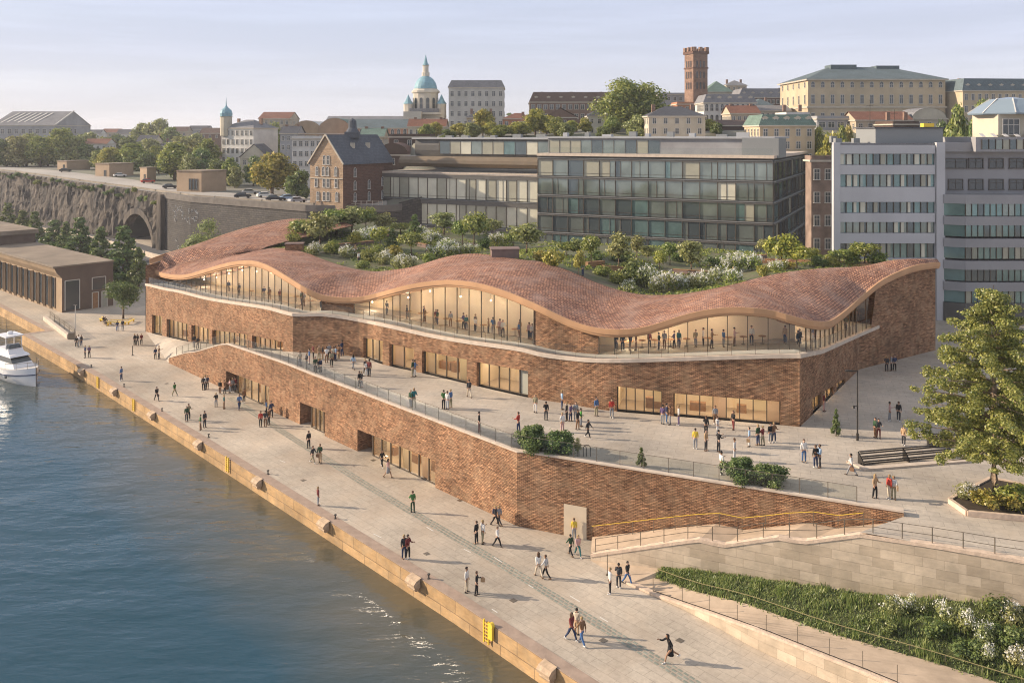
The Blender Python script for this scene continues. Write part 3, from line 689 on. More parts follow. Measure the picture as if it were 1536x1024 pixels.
# right flank: side wall below the terrace, then the full-height brick gable wall
def side_top(px): return TZ(px)
build_wall(mus, PER, 1200.001, 1289, lambda px: PZ, side_top, side, wname='side_wall', room=2.5)
gb = MB(); sB, sC = PER.at(1289), PER.s[-1]; nn = 14; prev = None
for k in range(nn+1):
    s_ = lerp(sB, sC, k/nn); q = PER.pos(s_); px = pxof(q)
    zt = TZ(px) if px < 1312 else sof_interp(q)+.5
    cur = (V((*q, PZ-.3)), V((*q, zt)), s_)
    if prev: gb.face([prev[0], cur[0], cur[1], prev[1]], 0, [(prev[2], prev[0].z), (cur[2], cur[0].z), (cur[2], cur[1].z), (prev[2], prev[1].z)])
    prev = cur
q = PER.pos(sC); gb.face([V((*q, PZ-.3)), V((q.x-20, q.y+14, PZ-.3)), V((q.x-20, q.y+14, 15)), V((*q, prev[1].z))])
gb.build('gable_wall', M['brick'], mus)
# left end wall and back walls closing the volume
cb = MB(); a = V((-59.2, 140)); zt0 = TZ(219)
for (p, q, z0, z1, z2) in (((-59.2, 140), (-36.5, 161), 0, zt0, 14.5),):
    cb.face([(q[0], q[1], z0-.3), (p[0], p[1], z0-.3), (p[0], p[1], zt0+3), (q[0], q[1], z2)])
cb.build('end_wall', M['brick'], mus)

# roof garden deck
bk = [(-36.5, 163), (-28, 166), (-10, 160), (10, 150), (30, 140), (45, 122), (51.5, 106)]
BK = Path(bk); drow = []; mb = MB()
edge = [R2[12], R2[9], R2[6], R2[3]]+inn[0:]
ed2 = [edge[0]]
for p in edge[1:]:
    if (p-ed2[-1]).length > .6: ed2.append(p)
tot = [0]
for a, b in zip(ed2, ed2[1:]): tot.append(tot[-1]+(b-a).length)
rr = []
for i, p in enumerate(ed2):
    b = BK.pos(BK.s[-1]*(tot[i]/tot[-1])); hb = lin([(480, 15.6), (560, 15.3), (700, 13.8), (810, 13.0), (1000, 13.3), (1160, 14.0), (1300, 15.2), (1400, 15.8)])(pxof(b))
    row = []
    for j in range(9):
        t = j/8; q = p.xy.lerp(b, t); row.append(V((q.x, q.y, lerp(p.z-(.15 if j == 0 else .45*(1-t)), hb, t))))
    rr.append(row)
mb.grid([list(c) for c in zip(*rr)])
M['deck'] = mat('garden_ground', (.20, .17, .12), .95, .3, .5, c2=(.10, .13, .05), bump=.05, bs=2)
deck_o = mb.build('garden_bed', M['deck'], mus)
dt = bvh(deck_o)
# ---------------------------------------------------------------- stone ramp wall, ramp, lower path, grass slope
ST = Path([(5.9, 65), (22.9, 57), (31.3, 53), (60, 39.5)])
st_top = lin([(886, 833), (1000, 816.5), (1047, 810), (1084, 819), (1166, 807), (1203, 814), (1290, 803), (1409, 820.6), (1536, 842.5)])
st_bot = lin([(886, 841.5), (1000, 854), (1132, 868), (1303, 893), (1536, 911)])
def STZ(px):
    q = ST.pos(ST.at(px)); return max(.1, min(5.9, ZP(st_top(px), q.y)))
def STB(px):
    q = ST.pos(ST.at(px)); return ZP(st_bot(px), q.y)
pxs = [886, 900, 930, 965, 1000, 1025, 1047, 1066, 1084, 1110, 1140, 1166, 1185, 1203, 1230, 1260, 1285]
sa, sb = ST.at(886.1), ST.at(1289); rows = []
for px in pxs:
    s_ = ST.at(px) if px > 886 else 0; t = (s_-sa)/(sb-sa); a = ST.pos(s_); q0, q1 = WL.at(888), WL.at(1355)
    b = WL.pos(lerp(q0, q1, max(0, t))); z = STZ(px)-.08
    rows.append([V((*a, z)), V((*a.lerp(b, .5), z+.01)), V((*b, z))])
mb = MB(); mb.grid([list(c) for c in zip(*rows)])
M['ramp'] = mat('ramp_stone', (.50, .39, .285), .85, .10, 1.2, stain=.2, ss=.5)
ramp_o = struct(mb.build('ramp', M['ramp'])); rt = bvh(ramp_o)
sw = thing('stone_retaining_wall', 'pale beige stone block retaining wall with zigzag top beside the ramp and grass slope', 'wall')
mb = MB(); cpb = MB(); S = sorted(set([ST.s[-1]*k/60 for k in range(61)]+[ST.at(p) for p in pxs[1:]]))
for a, b in zip(S, S[1:]):
    p, q = ST.pos(a), ST.pos(b); za, zb_ = STZ(pxof(p)), STZ(pxof(q)); ba, bb = STB(pxof(p)), STB(pxof(q))
    mb.face([(*p, ba-.5), (*q, bb-.5), (*q, zb_), (*p, za)], 0, [(a, ba-.5), (b, bb-.5), (b, zb_), (a, za)])
mb.build('stone_face', M['stone'], sw)
M['kerbstone'] = mat('kerb_stone', (.60, .47, .36), .85, .15, 2.5, bump=.03, bs=5)
ribbon(cpb, ST, 0, ST.s[-1], lambda px: STZ(px)+.12, .45, .05, .22, .9); cpb.build('coping', M['kerbstone'], sw)
pr = MB(); pr.face([(5.9, 65, -.2), (5.9, 65, .1), (6.2, 66, .1), (6.2, 66, -.2)]); 
rl = thing('ramp_railing', 'thin dark railing with warm handrail on the stone ramp wall', 'railing')
balustrade(rl, ST, .3, ST.s[-1], lambda px: STZ(px)+.12, .22, 1.0, 1.75, glass=False, rails=(1.0, .5), pr=.025)
hr = thing('yellow_handrail', 'stepped yellow handrail following the ramp along the brown brick wall', 'handrail')
W2 = Path([tuple(WL.pos(WL.at(888))), tuple(WL.pos(WL.at(1300)))])
def wz(px):
    s_ = W2.at(px); t = s_/W2.s[-1]*(WL.at(1300)-WL.at(888))/(WL.at(1355)-WL.at(888)); q = ST.pos(lerp(sa, sb, t)); return STZ(pxof(q))-.08
balustrade(hr, W2, .1, W2.s[-1]-.2, wz, -.35, 1.0, 1.7, glass=False, pm='rail', railm='yellow', rails=(1.0,), pr=.02)
# lower path with stone kerb wall
KB = [G(938, 874), G(985, 896), G(1026, 914), G(1080, 943), G(1132, 972), G(1211, 1008), G(1290, 1043), G(1420, 1100), G(1700, 1220)]
KP = Path([(p.x, p.y) for p in KB])
k_top = lin([(938, .04), (985, .12), (1026, .3), (1080, .75), (1132, 1.15), (1211, 1.3), (1290, 1.4), (1700, 1.5)])
mb = MB(); S = [KP.s[-1]*k/50 for k in range(51)]
for a, b in zip(S, S[1:]):
    p, q = KP.pos(a), KP.pos(b); za, zb_ = k_top(pxof(p)), k_top(pxof(q))
    mb.face([(*p, -.2), (*q, -.2), (*q, zb_), (*p, za)], 0, [(a, -.2), (b, -.2), (b, zb_), (a, za)])
kw = thing('path_kerb_wall', 'low sandstone kerb wall with rounded edge beside the sloping footpath', 'wall'); mb.build('stone_face', M['stone'], kw)
kc = MB(); ribbon(kc, KP, .0, KP.s[-1], lambda px: k_top(px)+.10, .38, .05, .16, .8); kc.build('coping', M['kerbstone'], kw)
pr_ = thing('path_railing', 'slim posts and low rail on the kerb wall of the sloping footpath', 'railing')
ps = [KP.at(p) for p in (977, 1021, 1061, 1103, 1147, 1194, 1242, 1292, 1344)]
pts = [V((*(KP.pos(s_)+KP.nrm(s_)*.2), k_top(pxof(KP.pos(s_)))+.1)) for s_ in ps]
for p in pts: MB().tube([p, p+V((0, 0, 1.0))], .022, 6).build('post', M['rail'], pr_)
rb = MB()
for a, b in zip(pts, pts[1:]): rb.bar(a+V((0, 0, .05)), b+V((0, 0, .05)), .04, .04)
rb.build('rail', M['metal'], pr_)
PU = [(9.0, 63.6), (10.7, 61.8), (12.5, 59.6), (15.3, 57.3), (19.3, 53.6), (24.4, 50.2), (31, 45.5), (50, 32)]
puz = [.05, .2, .55, 1.0, 1.25, 1.4, 1.5, 1.6]
PUP = Path(PU)
mb = MB(); n_ = 40; top = []; bot = []
zf = lin([(PUP.s[i], puz[i]) for i in range(len(PU))])
for k in range(n_+1):
    a = KP.s[-1]*k/n_; b = PUP.s[-1]*k/n_; p, q = KP.pos(a)+KP.nrm(a)*.3, PUP.pos(b); bot.append(V((*p, k_top(pxof(KP.pos(a)))-.02))); top.append(V((*q, zf(b))))
mb.grid([bot, top]); fr_ = [V((*ST.pos(ST.s[-1]*k/n_), 0)) for k in range(n_+1)]
ne = [(8.3, 61.6, .0), (10.0, 61.2, .12), (PUP.pos(PUP.at(984)).x, PUP.pos(PUP.at(984)).y, zf(PUP.at(984))-.0), (ST.pos(ST.at(996)).x, ST.pos(ST.at(996)).y, STB(996)+.02), (5.9, 65, .006)]
for i in range(1, len(ne)-1): mb.face([ne[0], ne[i], ne[i+1]])
pathsurf = struct(mb.build('footpath', M['ramp']))
gr_ = thing('slope_fence', 'yellow topped wire fence between the footpath and the green slope', 'fence')
M['olive'] = mat('olive_rail', (.28, .24, .12), .5); balustrade(gr_, PUP, PUP.at(986), PUP.s[-1]-6, lambda px: zf(PUP.at(px)), .15, .55, 1.9, glass=False, pm='rail', railm='olive', rails=(1.0,), pr=.015)
# grass bank
mb = MB(); rows = []; nu, nv = 60, 14
for i in range(nu+1):
    t = i/nu; gs0, gs1 = PUP.at(984), ST.at(996); q = PUP.pos(lerp(gs0, PUP.s[-1], t)); w_ = ST.pos(lerp(gs1, ST.s[-1], t)); zq = zf(lerp(gs0, PUP.s[-1], t)); zw = STB(pxof(w_))
    row = []
    for j in range(nv+1):
        u = j/nv; p = q.lerp(w_, u); z = lerp(zq, zw+.1, u)+.35*sin(pi*u)*(.6+.6*noise.noise(V((p.x*.35, p.y*.35, 0)))) 
        row.append(V((p.x, p.y, z)))
    rows.append(row)
mb.grid(rows); M['bank'] = mat('bank_soil', (.035, .05, .015), .95, .4, 1.2, c2=(.07, .08, .03))
bank = struct(mb.build('grass_bank', M['bank'])); bt = bvh(bank)
M['grass'] = leafmat('grass_blades', (.09, .145, .025), (.24, .29, .06), (.42, .42, .16), .4)
M['leaf'] = leafmat('leaves_mid', (.07, .13, .022), (.22, .28, .05), (.38, .40, .10))
M['leafd'] = leafmat('leaves_dark', (.04, .085, .025), (.12, .19, .05), (.23, .28, .08))
M['leafy'] = leafmat('leaves_yellow_green', (.13, .17, .025), (.33, .35, .06), (.52, .45, .10))
M['leafo'] = leafmat('leaves_olive', (.11, .14, .04), (.28, .31, .09), (.44, .44, .17))
M['leafb'] = leafmat('leaves_big_tree', (.08, .12, .02), (.25, .285, .055), (.48, .43, .13), .4)
M['flower'] = leafmat('white_petals', (.62, .62, .55), (.85, .84, .78), None, .25)
M['bark'] = mat('bark', (.12, .085, .06), .95, .3, 6, bump=.04, bs=12)
M['barkl'] = mat('pale_bark', (.28, .21, .15), .95, .3, 5, bump=.03, bs=10)
rg = random.Random(3); v = []; f = []
def blade(p, h, wd, lean, a):
    k = len(v); dx, dy = cos(a)*wd, sin(a)*wd; lx, ly = cos(a+1.3)*lean, sin(a+1.3)*lean
    v.extend([(p.x-dx, p.y-dy, p.z-.05), (p.x+dx, p.y+dy, p.z-.05), (p.x+lx+dx*.3, p.y+ly+dy*.3, p.z+h), (p.x+lx-dx*.3, p.y+ly-dy*.3, p.z+h)]); f.append((k, k+1, k+2, k+3))
for c in range(5200):
    i = rg.random()*nu*.82; j = rg.random()*nv; i0, j0 = int(i), min(nv-1, int(j)); p = rows[i0][j0].lerp(rows[i0+1][j0], i-i0).lerp(rows[i0][j0+1].lerp(rows[i0+1][j0+1], i-i0), j-j0)
    hh = .16+.75*max(0, noise.noise(V((p.x*.8, p.y*.8, 3)))+.15)
    for b in range(7):
        q = p+V((rg.gauss(0, .13), rg.gauss(0, .13), 0)); blade(q, hh*.62*rg.uniform(.5, 1.25), rg.uniform(.015, .05), rg.uniform(-.2, .2), rg.uniform(0, 6.3))
me = bpy.data.meshes.new('wild_grass'); me.from_pydata(v, [], f); me.materials.append(M['grass'])
go = bpy.data.objects.new('wild_grass', me); COL.objects.link(go); tag(go, 'tall wild grass covering the bank below the stone wall', 'grass', kind='stuff')
# stepped slatted benches on the plaza
def slat_bench(a, b, tiers, label, h0=.42):
    a, b = V(a), V(b); h0 = .32; t = thing('stepped_bench', label, 'bench', (a.x, a.y, a.z), group='stepped slatted benches on the plaza'); d = (b-a).normalized(); nr = V((-d.y, d.x, 0))
    for k in range(tiers):
        m_ = MB()
        for r in range(3):
            o_ = nr*(k*.24+.04+r*.06); m_.bar(a+o_+V((0, 0, h0*(k+1))), b+o_+V((0, 0, h0*(k+1))), .05, .06)
        m_.bar(a+nr*(k*.24)+V((0, 0, h0*(k+1)-.12)), b+nr*(k*.24)+V((0, 0, h0*(k+1)-.12)), .05, .1)
        local(t, m_).build('slatted_step', M['metal'], t)
    for e_ in (0, .5, 1):
        p = a.lerp(b, e_); m_ = MB(); m_.prism([(p.x-.05, p.y), (p.x+.05, p.y), (p.x+.05+nr.x*tiers*.25, p.y+nr.y*tiers*.25), (p.x-.05+nr.x*tiers*.25, p.y+nr.y*tiers*.25)], a.z, [a.z+h0*.8, a.z+h0*.8, a.z+h0*tiers*.95, a.z+h0*tiers*.95])
        local(t, m_).build('side_frame', M['metal'], t)
slat_bench((27.7, 68.2, PZ), (35.6, 69.9, PZ), 3, 'long black slatted stepped bench on the plaza, nearest the pale kerb wedge')
slat_bench((35.0, 72.2, PZ), (45, 72.8, PZ), 3, 'black slatted stepped bench half hidden behind the big tree trunk')
mb = MB(); mb.prism([(26.6, 69.0), (27.4, 67.3), (36.5, 69.0), (36.3, 69.5), (27.6, 67.95), (27.0, 69.1)], PZ, PZ+.14); tag(mb.build('kerb_wedge', M['coping']), 'pale stone kerb edging in front of the black stepped bench', 'kerb')
# planter of the big tree
pl = [(31.0, 61.4), (31.2, 59.4), (34.7, 58.6), (39, 58.4), (41, 62), (36, 65.2)]
tp = thing('tree_planter', 'low pale stone planter kerb around the foot of the big tree', 'planter')
mb = MB(); PP = Path(pl+[pl[0]])
for i in range(len(pl)):
    mb.bar((*pl[i], PZ+.2), (*pl[(i+1) % len(pl)], PZ+.2), .26, .36)
mb.build('kerb', M['kerbstone'], tp); MB().prism(pl[::1], PZ+.01, PZ+.30).build('soil', M['soil'], tp)
# lamp post
lp = thing('street_lamp', 'tall slim dark lamp post on the plaza by the hall corner', 'street lamp', (29.5, 74, PZ))
m_ = MB(); m_.tube([(0, 0, 0), (0, 0, .6)], .11, 10); m_.tube([(0, 0, .6), (0, 0, 6.0)], [.07, .05], 8); m_.build('pole', M['metal'], lp)
m_ = MB(); m_.bar((0, 0, 5.9), (-.75, 0, 5.98), .06, .06); m_.build('arm', M['metal'], lp)
m_ = MB(); m_.box((-.75, 0, 5.88), (.6, .24, .10)); m_.build('lamp_head', M['metal'], lp)
m_ = MB(); m_.tube([(0, 0, 2.9), (-.35, 0, 2.95)], .04, 6); m_.lathe([(.02, 0), (.16, .03), (.10, .16), (.02, .2)], (-.35, 0, 2.75), 8); m_.build('spotlight', M['metal'], lp)
l2 = thing('quay_lamp', 'pale slender lamp pole beside the quay stair railing', 'street lamp', tuple(G(113, 499)))
m_ = MB(); m_.tube([(0, 0, 0), (0, 0, 4.4)], [.09, .06], 8); m_.build('pole', mat('pale_paint', (.6, .58, .52), .5), l2); m_ = MB(); m_.box((0, 0, 4.4), (.5, .25, .12)); m_.build('lamp_head', M['rail'], l2)
# quay stair parapet with three-bar railing
qs = thing('quay_parapet', 'low pale parapet with triple metal rail beside the white lamp pole', 'parapet')
a, b = G(67, 480), G(103, 508); m_ = MB(); m_.bar(a+V((0, 0, .35)), b+V((0, 0, .35)), .5, .7); m_.build('parapet', M['coping'], qs)
m_ = MB()
for h in (.9, 1.15, 1.4): m_.bar(a+V((.6, .6, h)), b+V((.6, .6, h)), .07, .06)
m_.build('rail', M['rail'], qs)
for k in range(6):
    p = a.lerp(b, k/5)+V((.6, .6, 0)); MB().box(p, (.06, .06, 1.4)).build('post', M['rail'], qs)
m_ = MB(); m_.box(b+V((.5, 0, 0)), (.9, .9, 1.0), .3); m_.build('end_block', M['rail'], qs)
# dock fenders, ladders, bollards
M['rubber'] = mat('fender', (.46, .34, .23), .8, .2, 3)
QP = Path(QE)
fpos = [('leftmost', 125), ('', 174), ('', 231), ('', 301), ('', 390), ('', 490), ('', 625), ('', 826)]
fl_ = ['farthest of the brown quay fenders, left of all yellow ladders', 'brown quay fender between the two farthest yellow ladders', 'brown quay fender just right of the second yellow ladder', 'fourth brown quay fender counted from the far end', 'brown quay fender just right of the third yellow ladder', 'third brown quay fender counted from the near end', 'brown quay fender left of the nearest yellow ladder', 'nearest brown quay fender at the bottom edge']
for (x_, px), lb in zip(fpos, fl_):
    s_ = QP.at(px); p = QP.pos(s_); n2 = QP.nrm(s_); ang = atan2(n2.y, n2.x)
    t = thing('dock_fender', lb, 'fender', (p.x, p.y, 0), ang-pi/2, 'dock fenders along the quay')
    m_ = MB(); pr2 = [(-.1, .12), (.0, .16), (-.55, -.02), (-.8, -.3), (-.75, -.55), (-.1, -.75)]
    for sx in (-.75, .75): m_.face([(sx, u, z) for u, z in (pr2 if sx > 0 else pr2[::-1])])
    for i in range(len(pr2)): a_, b_ = pr2[i], pr2[(i+1) % len(pr2)]; m_.face([(-.75, a_[0], a_[1]), (-.75, b_[0], b_[1]), (.75, b_[0], b_[1]), (.75, a_[0], a_[1])])
    m_.build('hood', M['rubber'], t); m_ = MB(); m_.tube([(-.6, -.35, -.8), (.6, -.35, -.8)], .28, 10); m_.build('bumper', M['rubber'], t); t.scale = (.75, .85, .75)
ll_ = ['farthest yellow quay ladder', 'second yellow quay ladder from the far end', 'third yellow quay ladder from the far end', 'nearest yellow quay ladder with a rounded lifebuoy case beside it']
for px, lb in zip((148, 202, 343, 732), ll_):
    s_ = QP.at(px); p = QP.pos(s_)-QP.nrm(s_)*.08; n2 = QP.nrm(s_); t = thing('quay_ladder', lb, 'ladder', (p.x, p.y, 0), atan2(n2.y, n2.x)-pi/2, 'yellow ladders on the quay wall'); t.scale = (.85, .85, .85)
    for sx in (-.28, .28): MB().bar((sx, -.08, -1.5), (sx, -.08, .25), .12, .1).build('stile', M['yellow'], t)
    for k in range(6): MB().bar((-.28, -.08, -1.3+k*.26), (.28, -.08, -1.3+k*.26), .05, .05).build('rung', M['yellow'], t)
    if px > 700:
        m_ = MB(); m_.box((.62, -.1, -.95), (.42, .22, 1.15)); m_.tube([(.62, -.22, .1), (.62, .05, .1)], .24, 12); m_.build('lifebuoy_case', M['yellow'], t)
M['bollard'] = mat('bollard', (.08, .07, .06), .6)
for k, (px, py) in enumerate([(137, 551), (186, 580), (243, 617), (313, 656), (402, 711), (503, 778), (643, 868)]):
    p = G(px, py); t = thing('mooring_bollard', ['farthest', 'second farthest', 'third farthest', 'middle', 'third nearest', 'second nearest', 'nearest'][k]+' dark mooring bollard of the row along the quay edge', 'bollard', tuple(p), group='mooring bollards along the quay edge'); t.scale = (.6, .6, .75)
    m_ = MB(); m_.lathe([(.22, 0), (.22, .05), (.11, .08), (.10, .38)], (0, 0, 0), 10); m_.build('post', M['bollard'], t); m_ = MB(); m_.lathe([(.10, .38), (.20, .42), (.20, .5), (.08, .55)], (0, 0, 0), 10); m_.build('cap', M['bollard'], t)
p = G(199, 533); t = thing('marker_post', 'thin dark standing post on the quay left of the brick podium', 'post', tuple(p)); m_ = MB(); m_.tube([(0, 0, 0), (0, 0, 1.4)], .06, 8); m_.build('shaft', M['metal'], t); m_ = MB(); m_.box((0, 0, 0), (.3, .3, .05)); m_.build('base', M['metal'], t)
p = G(872, 850); t = thing('marker_post', 'thin pole standing behind the white-topped walker beside the stone ramp wall', 'post', tuple(G(911, 862))); m_ = MB(); m_.tube([(0, 0, 0), (0, 0, 1.5)], .03, 8); m_.build('shaft', M['rail'], t); m_ = MB(); m_.box((0, 0, 0), (.2, .2, .04)); m_.build('base', M['rail'], t)
# ---------------------------------------------------------------- vegetation
def leafcloud(rg, clumps, n, size, v, f, flat=.5):
    tot = sum(c[1]**2 for c in clumps)
    for (c, r, sq) in clumps:
        k_ = int(n*r*r/tot)
        for _ in range(k_):
            d = V((rg.gauss(0, 1), rg.gauss(0, 1), rg.gauss(0, 1)+.25)).normalized(); rr = r*(rg.random()**.28)*(1+.18*rg.gauss(0, 1))
            p = V(c)+V((d.x*rr, d.y*rr, d.z*rr*sq))
            nr = (d+V((rg.gauss(0, .55), rg.gauss(0, .55), rg.gauss(0, .55)+.3))).normalized()
            a = nr.orthogonal().normalized(); a.rotate(Matrix.Rotation(rg.uniform(0, 6.28), 3, nr)); b = nr.cross(a)
            s1 = size*rg.uniform(.6, 1.3)*.5; s2 = s1*rg.uniform(.5, .85); k = len(v)
            v.extend([tuple(p-a*s1-b*s2*.5), tuple(p+a*s1*.2-b*s2), tuple(p+a*s1+b*s2*.3), tuple(p-a*s1*.1+b*s2)]); f.append((k, k+1, k+2, k+3))
def leafmesh(name, rg, clumps, n, size, m):
    v = []; f = []; leafcloud(rg, clumps, n, size, v, f); me = bpy.data.meshes.new(name); me.from_pydata(v, [], f); me.materials.append(m); return me
def crown_clumps(rg, R_, H_, z0, k, kr=.34, bottom=.0):
    out = []
    for i in range(k):
        d = V((rg.gauss(0, 1), rg.gauss(0, 1), rg.gauss(0, 1))).normalized(); t = rg.uniform(.45, .9)
        z = d.z*H_/2*t
        if z < -H_*.32: z *= .6
        out.append(((d.x*R_*t*.82, d.y*R_*t*.82, z0+H_/2+z), R_*kr*rg.uniform(.7, 1.25), .8))
    out.append(((0, 0, z0+H_*.45), R_*.5, .9)); return out
def cone_clumps(rg, R_, H_, z0, k):
    out = []
    for i in range(k):
        t = (i+.5)/k; a = i*2.4; rr = R_*(1-t)**.8; out.append(((cos(a)*rr*.6, sin(a)*rr*.6, z0+H_*t), max(.22*R_, R_*.42*(1-t*.7)), .8))
    return out
def limbs(mb, rg, h, r, clumps, n=7, m=0):
    bend = rg.uniform(-.03, .03)*h
    mb.tube([(0, 0, -.3), (0, 0, h*.35), (bend, bend*.5, h*.7), (bend, 0, h)], [r*1.3, r, r*.8, r*.5], 8, m)
    for c in sorted(clumps, key=lambda c: -c[1])[:n]:
        t = rg.uniform(.55, .95); s_ = V((bend*t, 0, h*t)); e_ = V(c[0]); mid = s_.lerp(e_, .5)+V((0, 0, -.05*h)); mb.tube([s_, mid, e_], [r*.45, r*.3, r*.12], 5, m)
TREES = {}
def make_tree(key, leaf, R_, H_, z0, k, n, size, trunk_r, bark='bark', kind='crown', seed=1, flowers=0, kr=.34, limbn=7):
    rg = random.Random(seed); cl = crown_clumps(rg, R_, H_, z0, k, kr) if kind == 'crown' else cone_clumps(rg, R_, H_, z0, k)
    me = leafmesh('crown', rg, cl, n, size, M[leaf]); tb = MB(); limbs(tb, rg, z0+H_*.45, trunk_r, cl, limbn); o = tb.build('trunk', M[bark], smooth=True); tm = o.data; bpy.data.objects.remove(o)
    fm = None
    if flowers:
        fl = []
        for _ in range(flowers):
            c = rg.choice(cl); d = V((rg.gauss(0, 1), rg.gauss(0, 1), abs(rg.gauss(0, 1))+.2)).normalized(); fl.append((tuple(V(c[0])+d*c[1]*1.0), size*1.3, 1))
        v = []; f = []; leafcloud(rg, cl, n, size, v, f); nf = len(f); leafcloud(rg, fl, flowers*9, size*.8, v, f); me = bpy.data.meshes.new('foliage'); me.from_pydata(v, [], f); me.materials.append(M[leaf]); me.materials.append(M['flower']); me.polygons.foreach_set('material_index', [0]*nf+[1]*(len(f)-nf))
    TREES[key] = (me, tm, fm, z0+H_, R_)
def put_tree(key, name, label, cat, loc, h, w=None, group=None, rz=None):
    me, tm, fm, H0, R0 = TREES[key]; t = thing(name, label, cat, loc, rz if rz is not None else random.uniform(0, 6.28), group)
    sz = h/H0; sx = (w/2/R0 if w else sz); t.scale = (sx, sx, sz)
    for nm, m_ in (('crown', me), ('trunk', tm), ('flowers', fm)):
        if m_:
            o = bpy.data.objects.new(nm if not (nm == 'crown' and cat == 'shrub') else 'foliage', m_); o.parent = t; COL.objects.link(o)
    return t
make_tree('oak1', 'leaf', 5, 9.5, .6, 26, 6200, .72, .35, seed=1)
make_tree('oak2', 'leafo', 5, 9, .6, 28, 6000, .72, .35, seed=2)
make_tree('oak3', 'leafd', 5, 9.5, .4, 24, 6000, .72, .35, seed=3)
make_tree('oaky', 'leafy', 5, 9.5, .6, 26, 6200, .70, .35, seed=4)
make_tree('con1', 'leafd', 2.6, 7, .8, 16, 3200, .42, .2, kind='cone', seed=5)
make_tree('con2', 'leafd', 2.8, 6.5, .8, 14, 3200, .42, .2, kind='cone', seed=6)
make_tree('gar1', 'leafo', 1.5, 2.6, .9, 12, 1300, .26, .06, seed=7, kr=.42)
make_tree('gar2', 'leaf', 1.5, 2.6, .9, 12, 1300, .26, .06, seed=8, kr=.42)
make_tree('gar3', 'leafy', 1.5, 2.4, .7, 10, 1200, .26, .06, seed=9, kr=.42)
make_tree('shr1', 'leafd', 1.2, 1.5, .05, 10, 1100, .24, .04, seed=10, kr=.45)
make_tree('shr2', 'leaf', 1.2, 1.3, .05, 10, 1100, .22, .04, seed=11, kr=.45)
make_tree('shrf', 'leafo', 1.2, 1.1, .05, 10, 800, .2, .04, seed=12, flowers=30, kr=.45)
make_tree('shrf2', 'leaf', 1.2, 1.0, .05, 10, 800, .18, .04, seed=13, flowers=60, kr=.45)
make_tree('shry', 'leafy', 1.2, 1.2, .05, 10, 1000, .22, .04, seed=14, kr=.45)
make_tree('airy', 'leafo', 2.6, 4.2, 1.2, 18, 3600, .22, .12, seed=15, kr=.3)
make_tree('bigshr', 'leafd', 2.2, 2.2, .05, 26, 6000, .20, .08, seed=16, kr=.25, flowers=0)
make_tree('midtree', 'leafd', 3.0, 5.2, 2.0, 16, 5200, .30, .16, seed=17, kr=.36)
make_tree('round', 'leaf', 9.5, 15, 1.0, 46, 15000, .62, .6, seed=18, kr=.27)
# the big tree at the right: layered drooping branches
rg = random.Random(42); cl = []
for lv in range(15):
    z = 3.4+lv*.78; rad = 6.1*(1-(lv/15.5)**1.9)*(.9 if lv > 0 else .75)
    nb = max(3, int(12*(1-lv/18)))
    for b in range(nb):
        a = b*2*pi/nb+lv*.9+rg.uniform(-.25, .25); L_ = rad*rg.uniform(.72, 1.12)
        for t in (.35, .6, .82, 1.0):
            cl.append(((cos(a)*L_*t, sin(a)*L_*t, z+.45*t-.35*t*t+rg.uniform(-.25, .25)), rg.uniform(.42, .72)*(1.1-.25*t), .55))
me = leafmesh('crown', rg, cl, 80000, .175, M['leafb'])
t = thing('plaza_tree', 'tall leafy yellow-green tree standing in the stone planter at right', 'tree', (34.3, 61.7, PZ+.2)); BT = t
o = bpy.data.objects.new('crown', me); o.parent = t; COL.objects.link(o)
tb = MB(); tb.tube([(0, 0, -.2), (.02, 0, 1.4), (-.03, 0, 4), (.03, .02, 8), (0, 0, 13.6), (0, 0, 15.2)], [.34, .25, .22, .17, .09, .03], 10)
for i in range(0, len(cl), 4):
    c = V(cl[i+3][0]); s_ = V((0, 0, c.z-.6)); tb.tube([s_, s_.lerp(c, .5)+V((0, 0, .12)), c], [.07, .045, .015], 5)
tb.build('trunk', M['barkl'], t, smooth=True)
for k, (x, y, s_, key, lb) in enumerate([(33.0, 60.3, 1.0, 'shry', 'yellow-green ground shrub in the planter just left of the big trunk'), (35.6, 60.4, 1.3, 'shr2', 'bright green low shrub in the planter right of the big trunk'), (37.8, 60.6, 1.2, 'shr2', 'low green shrub in the planter at the right picture edge'), (34.8, 59.9, 1.0, 'shry', 'small lime shrub in front of the big trunk'), (32.3, 61.6, .9, 'shrf', 'small white flowering shrub at the left end of the tree planter'), (38.5, 62, 1.3, 'shr1', 'dark shrub at the back of the tree planter')]):
    put_tree(key, 'shrub', lb, 'shrub', (x, y, PZ+.25), s_, 2.3*s_, 'shrubs around the big tree')
# shrubs and young trees on the plaza
def put_px(key, name, label, cat, px, py, h, w, tree, group=None, z=PZ):
    p = ray(tree, px, py) if tree else G(px, py, z)
    if p is None: p = G(px, py, z)
    return put_tree(key, name, label, cat, tuple(p), h, w, group)
put_px('bigshr', 'bush', 'dense green bush by the balustrade above the podium corner', 'shrub', 802, 676, 1.9, 4.4, pt, 'bushes on the plaza')
put_px('bigshr', 'bush', 'rounder green bush right beside the one above the podium corner', 'shrub', 836, 681, 1.8, 4.2, pt, 'bushes on the plaza')
put_px('bigshr', 'bush', 'left half of the bush pair at the plaza edge below the hooded walker', 'shrub', 1115, 722, 1.6, 4.2, pt, 'bushes on the plaza')
put_px('bigshr', 'bush', 'right half of the bush pair at the plaza edge, near the ramp wall', 'shrub', 1150, 728, 1.5, 4.2, pt, 'bushes on the plaza')
put_px('con1', 'young_conifer', 'small dark conifer alone at the plaza edge between the two bush pairs', 'tree', 962, 700, 1.5, .95, pt)
put_px('con2', 'young_conifer', 'small slim conifer on the shaded plaza left of the tall lamp post', 'tree', 1254, 654, 2.3, 1.0, pt)
